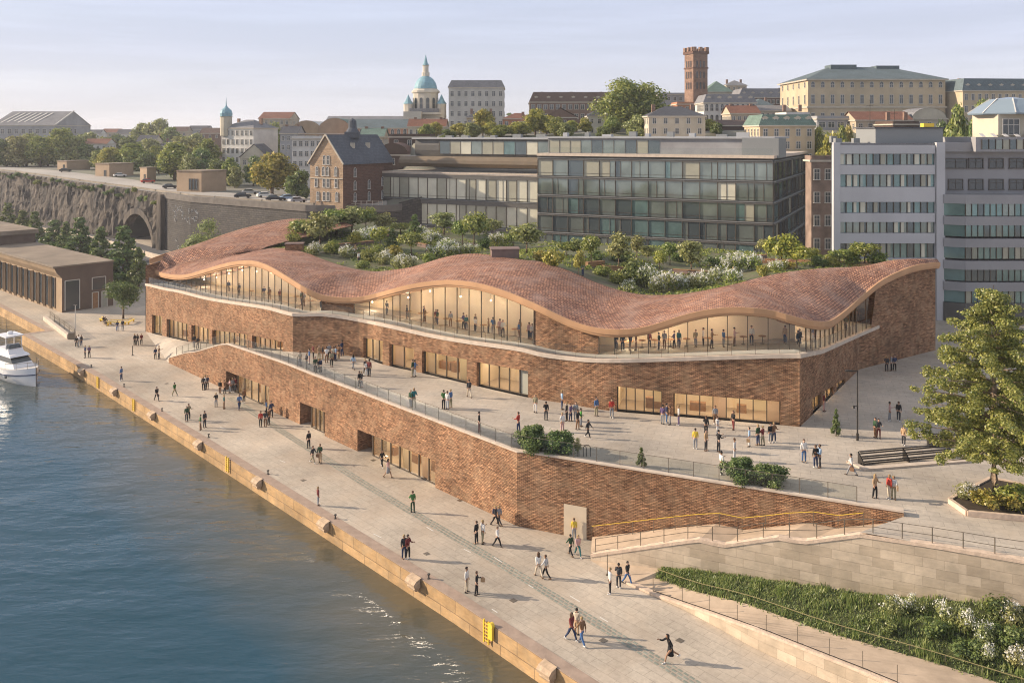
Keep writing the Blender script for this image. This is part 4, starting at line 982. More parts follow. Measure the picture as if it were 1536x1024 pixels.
put_px('airy', 'sapling', 'thin sapling beside the bike hoops at the plaza edge', 'tree', 866, 684, 1.5, .9, pt)
t = thing('bike_hoop', 'pair of thin arched bike hoops by the plaza edge sapling', 'bike rack', tuple(G(874, 684, PZ)))
for dx in (0, .35):
    m_ = MB(); m_.tube([(dx-.3, 0, 0), (dx-.3, 0, .7), (dx-.15, 0, .9), (dx+.15, 0, .9), (dx+.3, 0, .7), (dx+.3, 0, 0)], .03, 6); m_.build('hoop', M['metal'], t)
# flowering shrubs on the grass bank
for k, (px, py, h, w, lb) in enumerate([(1345, 922, .9, 1.6, 'white flowering shrub on the bank nearest the middle of the stone wall'), (1372, 915, .8, 1.3, 'small white flowering shrub right beside the first on the bank'), (1418, 928, .9, 1.5, 'white flowering shrub on the bank, third from the left'), (1447, 945, 1.0, 1.7, 'fullest white flowering shrub on the bank'), (1480, 962, .9, 1.5, 'white flowering shrub on the bank right of the fullest one'), (1480, 990, .8, 1.3, 'lowest white flowering shrub near the slope fence'), (1526, 1000, 1.0, 1.6, 'white flowering shrub in the bottom right corner'), (1520, 935, 1.0, 1.6, 'white flecked shrub by the wall at the right edge')]):
    put_px('shrf', 'flowering_shrub', lb, 'shrub', px, py, h, w, bt, 'white flowering shrubs on the grass bank', 2)
for k, (px, py, h, w, lb) in enumerate([(1400, 950, .9, 1.8, 'dark green shrub in the middle of the bank'), (1500, 925, 1.2, 2.0, 'dark rounded shrub against the stone wall at right'), (1450, 985, .9, 1.8, 'dark green shrub low on the bank near the fence'), (1330, 945, .7, 1.5, 'low dark green shrub left of the flowering shrubs'), (1510, 965, 1.1, 1.8, 'broad green shrub between white flowering shrubs at the right edge')]):
    put_px('shr1', 'shrub', lb, 'shrub', px, py, h, w, bt, 'green shrubs on the grass bank', 2)

# ---------------------------------------------------------------- roof garden
def gp(px, py):
    p = ray(dt, px, py)
    if p is None:
        for d in range(1, 60):
            p = ray(dt, px, py-d) or ray(dt, px, py+d)
            if p is not None: break
    return p
def pos_words(px):
    return 'far left' if px < 500 else 'left' if px < 620 else 'left of centre' if px < 730 else 'centre' if px < 850 else 'right of centre' if px < 960 else 'right' if px < 1120 else 'far right'
GT = [(455, 366, 333, 45, 'gar2', 'leafy tree on the wing of the roof garden above the round roof hump'), (480, 372, 327, 46, 'gar1', 'wide olive tree at the left end of the roof garden'), (505, 352, 318, 46, 'gar2', 'tall tree behind the leftmost roof garden trees, before the office wall'), (528, 352, 316, 50, 'gar1', 'tallest olive tree of the left roof garden group'), (549, 351, 316, 32, 'gar2', 'slim pointed tree right of the tallest olive roof tree'), (573, 350, 324, 36, 'gar1', 'tree in the back row left of the pale office glazing'), (601, 352, 336, 28, 'gar2', 'small rounded tree with rusty leaves in the roof garden back row'), (622, 362, 331, 26, 'con2', 'narrow upright evergreen in the left roof garden'),
      (666, 352, 323, 48, 'gar1', 'pale wide tree in the back row before the glass office'), (694, 370, 335, 30, 'gar2', 'tree just left of the bushy dark-trunked roof tree'), (711, 378, 326, 44, 'gar2', 'tall bushy tree above the central roof hump'), (570, 372, 344, 26, 'gar3', 'golden green little tree amid the left flower beds'), (533, 374, 350, 24, 'gar3', 'yellow bush-like tree by the two garden visitors'), (588, 374, 350, 20, 'con1', 'small dark conifer among the left flower beds'), (617, 386, 352, 34, 'gar2', 'round-headed tree in front of the left flower beds'),
      (790, 380, 341, 48, 'gar1', 'broad silvery tree right of the dark roof hatch'), (850, 386, 366, 30, 'gar2', 'low green tree in the back row right of centre'), (866, 386, 362, 30, 'gar1', 'small olive tree in the back row before dark glazing'), (887, 400, 358, 28, 'gar2', 'slender-stemmed tree beside the garden seating'), (928, 403, 357, 40, 'gar1', 'tall silvery tree by the timber seating'), (955, 388, 358, 26, 'gar1', 'thin grey-green tree right of the tall silvery one'), (972, 392, 372, 22, 'gar1', 'small tree in the shade of the back row at right'), (989, 404, 380, 24, 'gar3', 'small yellow-green tree with orange blooms below'),
      (1005, 398, 367, 24, 'gar2', 'dark narrow tree behind the yellow-green one'), (1037, 410, 368, 44, 'gar1', 'round full tree standing alone before the glass office'), (1150, 386, 362, 30, 'gar1', 'thin tree by the corner of the glass office'), (1172, 402, 357, 42, 'gar3', 'bright yellow-green tree near the brown apartment block'), (1195, 402, 368, 44, 'gar3', 'spreading yellow-green tree at the tiled roof edge'), (1217, 396, 374, 30, 'gar2', 'green tree beside the yellow pair at the roof edge'), (1260, 398, 376, 30, 'gar2', 'leafy tree at the roof edge before the grey office'), (1297, 398, 368, 44, 'gar2', 'rightmost full tree of the roof garden'),
      (868, 420, 386, 20, 'gar3', 'slim lime tree rising behind the tiles beside a visitor'), (738, 352, 330, 30, 'gar1', 'tree against the junction of the two office fronts'), (770, 372, 350, 26, 'gar2', 'small dark green tree behind the dark roof hatch'), (440, 374, 352, 22, 'gar2', 'tiny green tree beside the brick stair box')]
for px, yb, yt, w, key, lb in GT:
    p = gp(px, yb); s_ = F/p.y; put_tree(key, 'garden_tree', lb, 'tree', (p.x, p.y, p.z-.05), (yb-yt)/s_*1.28, w/s_*1.25, 'young trees in the roof garden')
SH = [(502, 380, 16, 28, 'shr2', 'bright green dome shrub'), (830, 400, 22, 36, 'shry', 'lime yellow dome shrub'), (952, 426, 28, 40, 'shr1', 'dark green round shrub'), (470, 382, 14, 26, 'shrf', 'green shrub with pale blooms'), (520, 386, 14, 24, 'shrf', 'cream blooming shrub'), (545, 362, 14, 30, 'shrf2', 'white hydrangea shrub'), (560, 358, 14, 26, 'shrf2', 'snowy flowering shrub'), (645, 368, 16, 30, 'shrf2', 'white topped shrub'), (632, 360, 16, 24, 'shrf2', 'white flowering bush'), (555, 392, 15, 30, 'shr2', 'fresh green bed shrub'), (575, 396, 16, 30, 'shrf', 'flecked white bed shrub'), (598, 402, 16, 30, 'shrf', 'low blossoming shrub'), (615, 402, 14, 26, 'shrf', 'whitish bloom shrub'), (590, 385, 15, 30, 'shry', 'yellowish leafy shrub'), (570, 384, 14, 26, 'shr2', 'plain green shrub'), (547, 402, 10, 24, 'shr2', 'low green edge shrub'),
      (640, 394, 12, 26, 'shr2', 'small green mound'), (655, 388, 16, 30, 'shrf2', 'bright white flower mound'), (670, 382, 18, 30, 'shrf2', 'tall white hydrangea'), (685, 384, 14, 28, 'shrf2', 'white hydrangea mound'), (703, 382, 12, 26, 'shrf2', 'small white flower cushion'), (745, 368, 14, 24, 'shrf2', 'white hydrangea behind the hatch'), (760, 364, 14, 22, 'shr1', 'dark evergreen shrub'), (725, 372, 14, 22, 'shr1', 'dark low shrub'), (810, 392, 14, 26, 'shry', 'golden small shrub'), (905, 412, 12, 30, 'shr2', 'green low spreading shrub'), (925, 425, 14, 30, 'shr2', 'pale green bed shrub'), (945, 436, 12, 30, 'shrf', 'green and white bed shrub'), (970, 430, 24, 34, 'shrf', 'tall green shrub with white blooms'), (985, 438, 20, 32, 'shrf', 'white speckled shrub'), (1003, 436, 22, 30, 'shrf2', 'full white blooming shrub'), (1020, 434, 18, 28, 'shrf2', 'white blossom shrub'), (1037, 432, 16, 28, 'shrf', 'fine white flowering shrub'), (1055, 430, 18, 28, 'shrf', 'yellowish white flowering shrub'), (1075, 424, 18, 28, 'shrf', 'cream and green shrub'),
      (1095, 410, 22, 30, 'shrf2', 'large white blooming bush'), (1100, 426, 18, 28, 'shrf2', 'white bush above the tile edge'), (1128, 406, 20, 34, 'shrf2', 'round pale flowering bush'), (1112, 396, 14, 30, 'shrf', 'green hedge-like shrub'), (1075, 400, 16, 28, 'shr1', 'dark hedge shrub'), (1145, 414, 14, 24, 'shry', 'lime shrub at the tile edge'), (1165, 408, 14, 28, 'shrf2', 'white shrub at the tile edge'), (1180, 404, 12, 24, 'shry', 'yellow-green low shrub'), (1230, 400, 14, 26, 'shr1', 'dark leafy shrub'), (1250, 399, 14, 26, 'shry', 'golden shrub by the grey office'), (1280, 398, 18, 36, 'shr2', 'wide green shrub'), (1315, 396, 16, 34, 'shr2', 'last green shrub of the garden edge'), (930, 392, 14, 30, 'shr1', 'dark shrub under the silvery tree'), (895, 392, 14, 28, 'shr1', 'shaded dark shrub'), (1020, 392, 12, 26, 'shr1', 'shaded low hedge shrub'), (660, 372, 12, 24, 'shr1', 'dark green filler shrub')]
for k, (px, yb, hp, wp, key, lb) in enumerate(SH):
    p = gp(px, yb); s_ = F/p.y; nb = min(GT, key=lambda g: abs(g[0]-px)+abs(g[1]-yb))
    put_tree(key, 'garden_shrub', lb+' in the '+pos_words(px)+' part of the roof garden', 'shrub', (p.x, p.y, p.z-.05), hp/s_*1.1, wp/s_*1.15, 'shrubs in the roof garden')
# ground cover on the bed
rg = random.Random(9); v = []; f = []
me0 = deck_o.data; tris = [(p, p.area) for p in me0.polygons]; tot_ = sum(a for _, a in tris)
for p, a in tris:
    for _ in range(int(9000*a/tot_)+1):
        vs = [me0.vertices[i].co for i in p.vertices]; u, w_ = rg.random(), rg.random(); q = vs[0].lerp(vs[1], u).lerp(vs[3 % len(vs)].lerp(vs[2], u), w_)
        if noise.noise(V((q.x*.16, q.y*.16, 1))) > .02: leafcloud(rg, [(tuple(q+V((0, 0, .12))), .35, .5)], 4, .32, v, f)
me = bpy.data.meshes.new('ground_cover'); me.from_pydata(v, [], f); me.materials.append(M['leaf']); o = bpy.data.objects.new('ground_cover', me); COL.objects.link(o); tag(o, 'low green ground cover spreading over the roof garden beds', 'ground cover', kind='stuff')
# hatches, planter walls, seats on the roof
M['hatch'] = mat('hatch_render', (.20, .14, .12), .8, .1, 2)
for nm, lb, a, d, m_ in (('roof_hatch', 'dark flat-topped box on the crest of the central roof hump', (757, 388), (3.4, 2.2, 1.25), 'hatch'), ('stair_box', 'small brick-red stair box beside the left roof hump', (442, 377), (2.6, 1.8, 1.2), 'brick')):
    p = gp(*a); t = thing(nm, lb, 'roof box', tuple(p), .1); b_ = MB(); b_.box((0, 0, -.6), (d[0], d[1], d[2]+.6)); b_.build('walls', M[m_], t); b_ = MB(); b_.box((0, 0, d[2]), (d[0]+.25, d[1]+.25, .12)); b_.build('lid', M['hatch'], t)
for k, (x0, y0, x1, y1, lb) in enumerate([(500, 372, 560, 366, 'brown planter wall at the left of the roof garden'), (560, 352, 640, 372, 'brown planter wall behind the golden tree'), (905, 405, 945, 408, 'timber bench beside the silvery tree'), (1010, 410, 1065, 414, 'long brown planter wall under the round full tree'), (1075, 392, 1150, 388, 'reddish planter wall before the glass office'), (880, 400, 905, 398, 'dark timber planter left of the bench'), (640, 378, 660, 382, 'short brown planter wall by the white hydrangeas')]):
    a, b = gp(x0, y0), gp(x1, y1); t = thing('planter_wall', lb, 'planter', tuple(a)); b_ = MB(); b_.bar((0, 0, .25), tuple(b-a+V((0, 0, .25))), .4, .6); b_.build('wall', M['wood'] if k in (2, 5) else M['hatch'], t); b_ = MB(); b_.bar((0, 0, .58), tuple(b-a+V((0, 0, .58))), .5, .06); b_.build('top', M['wood'], t)
# ---------------------------------------------------------------- trees behind the terminal and by the yellow benches
LT = [(12, 352, 318, 28, 'con1'), (34, 356, 327, 26, 'con2'), (52, 362, 330, 26, 'con1'), (82, 372, 342, 34, 'con2'), (99, 376, 345, 24, 'con1'), (120, 384, 342, 36, 'con1'), (151, 396, 356, 34, 'con2'), (186, 418, 360, 46, 'con1'), (208, 424, 386, 26, 'con2'), (-8, 350, 322, 30, 'con2')]
LTL = ['leftmost visible bushy conifer behind the terminal, at the picture edge', 'second bushy conifer from the left behind the terminal', 'third bushy conifer from the left behind the terminal', 'fourth conifer behind the terminal, beside a slim one', 'slim conifer in the middle of the row behind the terminal', 'broad conifer right of the slim one behind the terminal', 'conifer above the right end of the terminal roof', 'largest conifer, between the terminal and the brick hall', 'small conifer close to the brick hall corner', 'conifer cut off by the left picture edge']
for (px, yb, yt, w, key), lb in zip(LT, LTL):
    D = 1300*32/(yb+6-200); s_ = F/D; put_tree(key, 'conifer', lb, 'tree', (XP(px, D), D, 0), (yb+6-yt)/s_*1.3, w/s_*1.6, 'conifers behind the terminal')
put_px('midtree', 'quay_tree', 'round dark green tree over the yellow benches on the quay', 'tree', 185, 478, 7.6, 6.4, None, z=0)
p = G(313, 385); put_tree('airy', 'street_tree', 'thin airy tree in front of the dark retaining wall', 'tree', (XP(311, 190), 190, 0), 13, 12)
# ---------------------------------------------------------------- cliff, upper town terrain
CL = Path([(-420, 520), (-330, 430), (-197, 333), (-113.6, 260), (-82.7, 225), (-46, 198), (-30, 197), (-5, 214), (60, 226), (140, 214), (300, 225), (700, 300)])
def S_(t): t = max(0, min(1, t)); return t*t*(3-2*t)
def TH(x, D):
    px = CX+F*x/max(D, 1)
    z = 15.4+2.2*S_((D-250)/90)+7*S_((D-430)/500)
    r = S_((px-560)/70); amp = lin([(560, 14), (700, 15.5), (1000, 17), (1200, 18), (1500, 17)])(px)
    z += r*(amp*S_((D-196)/45)-5*S_((D-430)/500))
    return z
mb = MB(); cols = [-420, -300, -200, -100]+list(range(-60, 1720, 20))+[1800, 1900, 2100]; rows = []
for px in cols:
    p = CL.pos(CL.at(px)) ; D0 = p.y; col = []
    for k in [0, .02, .05, .09, .13, .18, .24, .30, .38, .48, .6, .8, 1.1, 1.6, 2.4, 3.6, 5.2, 7.5, 11, 16]:
        D = D0*(1+k); x = p.x*(1+k); col.append(V((x, D, TH(x, D)+(.3*noise.noise(V((x*.03, D*.03, 0))) if k > .1 else 0))))
    rows.append(col)
mb.grid(rows)
M['town'] = mat('town_ground', (.27, .25, .22), .95, .12, .02, c2=(.17, .18, .12), stain=.25, ss=.03)
M['street'] = mat('street', (.40, .37, .33), .9, .10, .05, stain=.2, ss=.04)
town = struct(mb.build('town_hill', M['town'], smooth=True)); tt = bvh(town)
# street strip following the cliff edge
mb = MB(); sr = []
for px in range(-60, 600, 20):
    p = CL.pos(CL.at(px)); col = []
    for k in (0.002, .02, .05, .09, .12): q = p*(1+k); h = down(tt, q.x, q.y); col.append(V((q.x, q.y, (h or 15.4)+.06)))
    sr.append(col)
mb.grid(sr); struct(mb.build('upper_street', M['street']))
def rockmat():
    m = bpy.data.materials.new('rock'); m.use_nodes = True; n = m.node_tree.nodes; l = m.node_tree.links; b = n['Principled BSDF']; b.inputs['Roughness'].default_value = .9
    t = n.new('ShaderNodeTexCoord'); mp_ = n.new('ShaderNodeMapping'); mp_.inputs['Scale'].default_value = (1, 1, .22); l.new(t.outputs['Object'], mp_.inputs[0])
    z = n.new('ShaderNodeTexNoise'); z.inputs['Scale'].default_value = .25; z.inputs['Detail'].default_value = 9; z.inputs['Roughness'].default_value = .68; l.new(mp_.outputs[0], z.inputs['Vector'])
    r = n.new('ShaderNodeValToRGB'); r.color_ramp.elements[0].color = (.022, .021, .022, 1); r.color_ramp.elements[0].position = .35; r.color_ramp.elements[1].color = (.155, .125, .095, 1); r.color_ramp.elements[1].position = .66
    l.new(z.outputs[0], r.inputs[0]); l.new(r.outputs[0], b.inputs['Base Color']); u = n.new('ShaderNodeBump'); u.inputs['Distance'].default_value = 1.2; l.new(z.outputs[0], u.inputs['Height']); l.new(u.outputs[0], b.inputs['Normal']); return m
M['rock'] = rockmat()
# rough rock face with the tunnel mouth left open
s_a, s_b = CL.at(-230), CL.at(249); arch0, arch1 = CL.at(187), CL.at(238); am = (arch0+arch1)/2; ar = (arch1-arch0)/2; ztop_arch = 8.6
def in_arch(s_, z, g=0):
    u = abs(s_-am)/(ar+g); 
    return u < 1 and z < (ztop_arch-ar*.75)+(ar*.75+g)*sqrt(max(0, 1-u*u))
n1 = 380; n2 = 26; rk = []
for i in range(n1+1):
    s_ = lerp(s_a, s_b, i/n1); p = CL.pos(s_); nr = CL.nrm(s_); h = TH(p.x, p.y); col = []
    for j in range(n2+1):
        z = lerp(-.3, h, j/n2); q = noise.multi_fractal(V((s_*.16, z*.11, 2)), .8, 2.3, 6)
        dd = (1.5*abs(noise.noise(V((s_*.30+z*.05, z*.06, 5))))+1.0*abs(noise.noise(V((s_*.75-z*.08, z*.14, 8))))+.35*noise.noise(V((s_*1.5, z*.7, 3))))*(1 if j < n2 else .3)+1.6*(1-j/n2)
        d_ = -dd if j < n2 else -.25
        if in_arch(s_, z, 1.2): d_ = -.4
        col.append((s_, z, V((p.x+nr.x*d_, p.y+nr.y*d_, z))))
    rk.append(col)
mb = MB()
for i in range(n1):
    for j in range(n2):
        c = [rk[i][j], rk[i+1][j], rk[i+1][j+1], rk[i][j+1]]
        if in_arch(sum(a[0] for a in c)/4, sum(a[1] for a in c)/4): continue
        mb.face([a[2] for a in c])
struct(mb.build('cliff', M['rock']))
eb = MB(); s9 = CL.at(598); S = [s9+(CL.s[-1]-s9)*k/40 for k in range(41)]
for a, b in zip(S, S[1:]):
    p, q = CL.pos(a), CL.pos(b); eb.face([(*p, -.3), (*q, -.3), (*q, TH(q.x, q.y)+.5), (*p, TH(p.x, p.y)+.5)], 0, [(a, 0), (b, 0), (b, 15), (a, 15)])
EMB = eb
M['oldstone'] = brickmat('old_wall', (.075, .072, .07), (.11, .10, .09), (.045, .042, .04), 1.3, .55, .05, .08, big=.3, bigs=.06, fine=.3, c3=(.07, .065, .06))
tu = thing('tunnel_portal', 'dark arched tunnel mouth with stone surround in the rock face', 'tunnel')
def archpts(r_, zt, n=14, sq=.75):
    c = [(-r_, -.3)]+[(-r_*cos(pi*k/n), zt-ar*sq+(r_-ar+ar*sq)*sin(pi*k/n)) for k in range(n+1)]+[(r_, -.3)]; return c
def AP(u, z, dp): p = CL.pos(am); q = CL.nrm(am); d = V((q.y, -q.x)); v_ = p+d*u+q*dp; return V((v_.x, v_.y, z))
outer, inner = archpts(ar+1.7, ztop_arch), archpts(ar-.1, ztop_arch); m_ = MB()
for i in range(len(inner)-1):
    a, b, c, d = inner[i], inner[i+1], outer[i+1], outer[i]
    m_.face([AP(*a, -1.7), AP(*b, -1.7), AP(*c, -1.7), AP(*d, -1.7)]); m_.face([AP(*a, -1.7), AP(*b, -1.7), AP(*b, 1), AP(*a, 1)]); m_.face([AP(*d, -1.7), AP(*c, -1.7), AP(*c, 1), AP(*d, 1)])
m_.build('stone_surround', M['rock'], tu); m_ = MB()
for a, b in zip(inner, inner[1:]): m_.face([AP(*a, 1), AP(*b, 1), AP(*b, 9), AP(*a, 9)])
m_.face([AP(u, z, 9) for u, z in inner]); m_.build('tunnel_lining', M['dark'], tu)  # near-black lining: the shade inside the tunnel is put into its colour
m_ = MB(); m_.box(AP(1.0, -.1, 8.6), (.15, .4, 5)); m_.build('pipe', M['rail'], tu)
struct(EMB.build('embankment', M['oldstone']))
rw_ = thing('old_retaining_wall', 'high dark stone retaining wall under the upper street, with white scrawls', 'wall')
s_c, s_d = CL.at(249), CL.at(600); mb = MB(); S = [lerp(s_c, s_d, k/40) for k in range(41)]; cp = MB()
for a, b in zip(S, S[1:]):
    p, q = CL.pos(a)-CL.nrm(a)*.8, CL.pos(b)-CL.nrm(b)*.8; za, zb_ = TH(p.x, p.y), TH(q.x, q.y)
    mb.face([(*p, -.3), (*q, -.3), (*q, zb_-1.1), (*p, za-1.1)], 0, [(a, 0), (b, 0), (b, zb_), (a, za)])
    p2, q2 = CL.pos(a)-CL.nrm(a)*1.1, CL.pos(b)-CL.nrm(b)*1.1; p3, q3 = CL.pos(a)+CL.nrm(a)*.2, CL.pos(b)+CL.nrm(b)*.2
    cp.prism([tuple(p2), tuple(q2), tuple(q3), tuple(p3)], [za-1.2]*1+[zb_-1.2]*2+[za-1.2], [za+.25, zb_+.25, zb_+.25, za+.25])
mb.build('stone_face', M['oldstone'], rw_); cp.build('coping', mat('old_coping', (.15, .135, .12), .9, .2, .6), rw_)
p = CL.pos(s_c); q = p-CL.nrm(s_c)*2.6; m_ = MB(); m_.prism([tuple(q), (q.x+1.5, q.y-1.0), (p.x+1.5, p.y), tuple(p)], -.2, 15.2); m_.build('corner_pier', M['rock'], rw_)
gr = random.Random(5); m_ = MB(); M['graf'] = mat('chalk_paint', (.55, .55, .55), .8)
for k in range(34):
    px = gr.uniform(266, 300); s_ = CL.at(px); pz = gr.uniform(9.3, 12.3) if k < 28 else gr.uniform(1, 9); p = CL.pos(s_)-CL.nrm(s_)*.86; d = CL.nrm(s_); d = V((d.y, -d.x)); pts = []
    a0 = gr.uniform(0, 6)
    for i in range(6): a = a0+i*.7; pts.append(V((p.x+d.x*cos(a)*.5+d.x*i*.1, p.y+d.y*cos(a)*.5+d.y*i*.1, pz+sin(a)*.5)))
    m_.tube(pts, .05, 4)
m_.build('chalk_scrawl', M['graf'], rw_)
M['termroof'] = mat('weathered_stone', (.27, .235, .19), .9, .15, .25, stain=.3, ss=.15)
def wall_run(name, lb, cat, px0, px1, off, h, th, m, rail=False, z=None):
    t = thing(name, lb, cat); m_ = MB(); s0, s1 = CL.at(px0), CL.at(px1); n = 24; pts = []
    for k in range(n+1): s_ = lerp(s0, s1, k/n); p = CL.pos(s_)+CL.nrm(s_)*off; pts.append(V((p.x, p.y, z if z is not None else TH(p.x, p.y))))
    for a, b in zip(pts, pts[1:]):
        if rail: m_.bar(a+V((0, 0, h)), b+V((0, 0, h)), th, th); m_.bar(a+V((0, 0, h*.5)), b+V((0, 0, h*.5)), th, th)
        else: m_.bar(a+V((0, 0, h/2)), b+V((0, 0, h/2)), th, h)
    m_.build('rail' if rail else 'wall', M[m], t)
    for p in pts[::2]: MB().box(p, (th*1.6, th*1.6, h*1.12)).build('post', M[m], t)
wall_run('street_parapet', 'low parapet along the edge of the upper street over the cliff', 'parapet', -40, 470, .6, .6, .2, 'termroof')
wall_run('street_railing', 'pale railing along the upper street in front of the gabled brick house', 'railing', 472, 575, .5, 1.1, .09, 'coping', True)
wall_run('lower_parapet', 'pale guard wall at the foot of the cliff along the lower road', 'parapet', 18, 300, -9, 1.3, .35, 'coping', z=0)
mb = MB(); s0, s1 = CL.at(-40), CL.at(330); rr = [[V((*(CL.pos(lerp(s0, s1, k/20))+CL.nrm(lerp(s0, s1, k/20))*o_), .012)) for k in range(21)] for o_ in (-34, -1.5)]
mb.grid(rr); M['asphalt'] = mat('asphalt', (.10, .10, .105), .9, .1, .2); struct(mb.build('lower_road', M['asphalt']))

# ---------------------------------------------------------------- building kit
M['wpane'] = mat('window_glass_dark', (.045, .055, .06), .12, spec=.8)
M['wframe'] = mat('window_frame', (.55, .52, .46), .6)
M['wframed'] = mat('window_frame_dark', (.10, .09, .08), .6)
WC = {}
def winmesh(w_, h, fr='wframe', arch=False, bars=1):
    k = (round(w_, 2), round(h, 2), fr, arch, bars)
    if k in WC: return WC[k]
    m_ = MB(); t = min(.12, w_*.12)
    m_.face([(-w_/2, -.03, 0), (w_/2, -.03, 0), (w_/2, -.03, h), (-w_/2, -.03, h)], 1)
    if arch:
        n = 6; m_.face([(-cos(pi*i/n)*w_/2, -.03, h+sin(pi*i/n)*w_/2) for i in range(n, -1, -1)][::1], 1)
        for i in range(n): m_.bar((cos(pi*i/n)*w_/2, -.05, h+sin(pi*i/n)*w_/2), (cos(pi*(i+1)/n)*w_/2, -.05, h+sin(pi*(i+1)/n)*w_/2), t, t)
    for a, b in (((-w_/2, h/2), 0), ((w_/2, h/2), 0)): m_.box((a[0], -.05, 0), (t, .12, h))
    m_.box((0, -.06, -.1), (w_+.25, .22, .12))
    if not arch: m_.box((0, -.05, h-t*.3), (w_+t, .12, t))
    for b in range(bars): m_.box((-w_/2+w_*(b+1)/(bars+1), -.04, 0), (t*.7, .08, h))
    if h > 1.2: m_.box((0, -.04, h*.62), (w_, .08, t*.6))
    o = m_.build('w', [M[fr], M['wpane']]); me = o.data; bpy.data.objects.remove(o); WC[k] = me; return me
def add_win(parent, me, x, y, z, rz, name='window'):
    o = bpy.data.objects.new(name, me); o.location = (x, y, z); o.rotation_euler = (0, 0, rz); o.parent = parent; COL.objects.link(o); return o
def building(name, label, cat, pxl, pxr, ytop, D, depth, wall, roof='flat', rh=2.5, rmat='roofd', rows=4, cols=6, ww=1.1, wh=1.6, fh=3.3, first=1.0, yaw=0, side=None, group=None, arch=False, cornice=True, fr='wframe', chim=0, sidecols=None, over=.35, bars=1, dormers=0, attic=None, base=None):
    W = (pxr-pxl)/F*D/max(.6, cos(yaw)); cx = XP((pxl+pxr)/2, D); z1 = ZP(ytop, D); gz = (down(tt, cx, D) or TH(cx, D))-1.5 if base is None else base; H = z1-gz
    t = thing(name, label, cat, (cx, D, gz), yaw, group); w2 = W/2
    m_ = MB(); m_.prism([(-w2, 0), (w2, 0), (w2, depth), (-w2, depth)], 0, H); m_.build('wall', M[wall], t)
    if cornice:
        m_ = MB(); m_.box((0, depth/2, H-.32), (W+.7, depth+.7, .34)); m_.build('cornice', M['cornice'], t)
    e_ = over; r_ = MB(); P = [(-w2-e_, -e_), (w2+e_, -e_), (w2+e_, depth+e_), (-w2-e_, depth+e_)]; P3 = [V((*p, H+.03)) for p in P]
    if roof == 'hip':
        k = min(W, depth)*.42; dm = depth/2
        if W >= depth: A_, B_ = V((-w2+k, dm, H+rh)), V((w2-k, dm, H+rh)); r_.face([P3[0], P3[1], B_, A_]); r_.face([P3[1], P3[2], B_]); r_.face([P3[2], P3[3], A_, B_]); r_.face([P3[3], P3[0], A_])
        else: A_, B_ = V((0, k, H+rh)), V((0, depth-k, H+rh)); r_.face([P3[0], P3[1], A_]); r_.face([P3[1], P3[2], B_, A_]); r_.face([P3[2], P3[3], B_]); r_.face([P3[3], P3[0], A_, B_])
    elif roof == 'gable':   # ridge runs across (left-right)
        A_, B_ = V((-w2-e_, depth/2, H+rh)), V((w2+e_, depth/2, H+rh)); r_.face([P3[0], P3[1], B_, A_]); r_.face([P3[2], P3[3], A_, B_])
        g = MB(); g.face([(-w2, 0, H), (-w2, depth, H), (-w2, depth/2, H+rh-.2)]); g.build('gable', M[wall], t); g = MB(); g.face([(w2, 0, H), (w2, depth, H), (w2, depth/2, H+rh-.2)]); g.build('gable', M[wall], t)
    elif roof == 'gablef':  # gable faces the viewer
        A_, B_ = V((0, -e_, H+rh)), V((0, depth+e_, H+rh)); r_.face([P3[1], P3[2], B_, A_]); r_.face([P3[3], P3[0], A_, B_])
        g = MB(); g.face([(-w2, 0, H), (w2, 0, H), (0, 0, H+rh-.2)]); g.build('gable', M[wall], t); g = MB(); g.face([(-w2, depth, H), (w2, depth, H), (0, depth, H+rh-.2)]); g.build('gable', M[wall], t)
    elif roof == 'mansard':
        i_ = rh*.35; q = [(-w2+i_, i_), (w2-i_, i_), (w2-i_, depth-i_), (-w2+i_, depth-i_)]; Q3 = [V((*p, H+rh)) for p in q]
        for i in range(4): r_.face([P3[i], P3[(i+1) % 4], Q3[(i+1) % 4], Q3[i]])
        r_.face(Q3)
    elif roof == 'arch':
        n = 10; a_ = [V((-w2*cos(pi*i/n), -.2, H+rh*sin(pi*i/n))) for i in range(n+1)]; b_ = [p+V((0, depth, 0)) for p in a_]
        for i in range(n): r_.face([a_[i], a_[i+1], b_[i+1], b_[i]])
        g = MB(); g.face([p+V((0, .15, 0)) for p in a_]); g.build('gable', M[wall], t)
    else:
        m_ = r_; m_.box((0, depth/2, H+.03), (W+.2, depth+.2, .12))
        pb = MB(); 
        for a, b in (((-w2, 0), (w2, 0)), ((w2, 0), (w2, depth)), ((-w2, 0), (-w2, depth))): pb.bar((*a, H+.4), (*b, H+.4), .25, .7)
        pb.build('parapet', M[wall], t)
    r_.build('roof', M[rmat], t)
    if rows and cols:
        me = winmesh(ww, wh, fr, arch, bars)
        for r in range(rows):
            z = H-first-wh-r*fh
            if z < .3: break
            for c in range(cols): add_win(t, me, -w2+W*(c+.5)/cols, 0, z, 0)
            sc = sidecols if sidecols is not None else max(1, int(depth/W*cols))
            sx, sr_ = (-w2, -pi/2) if cx > 0 else (w2, pi/2)
            if sc and side != 'none':
                for c in range(min(sc, 6)): add_win(t, me, sx, depth*(c+.5)/sc, z, sr_)
    for c in range(dormers):
        x = -w2+W*(c+.5)/dormers; d_ = MB(); y0 = .5 if roof == 'mansard' else .8; zb = H+.3; d_.box((x, y0+.6, zb), (1.5, 1.4, 1.5)); d_.face([(x-.9, y0-.2, zb+1.5), (x+.9, y0-.2, zb+1.5), (x, y0-.2, zb+2.0)]); dm_ = d_.build('dormer', M['cornice'], t)
        add_win(t, winmesh(.8, 1.0, fr, False, 1), x, y0-.12, zb+.25, 0, 'dormer_window')
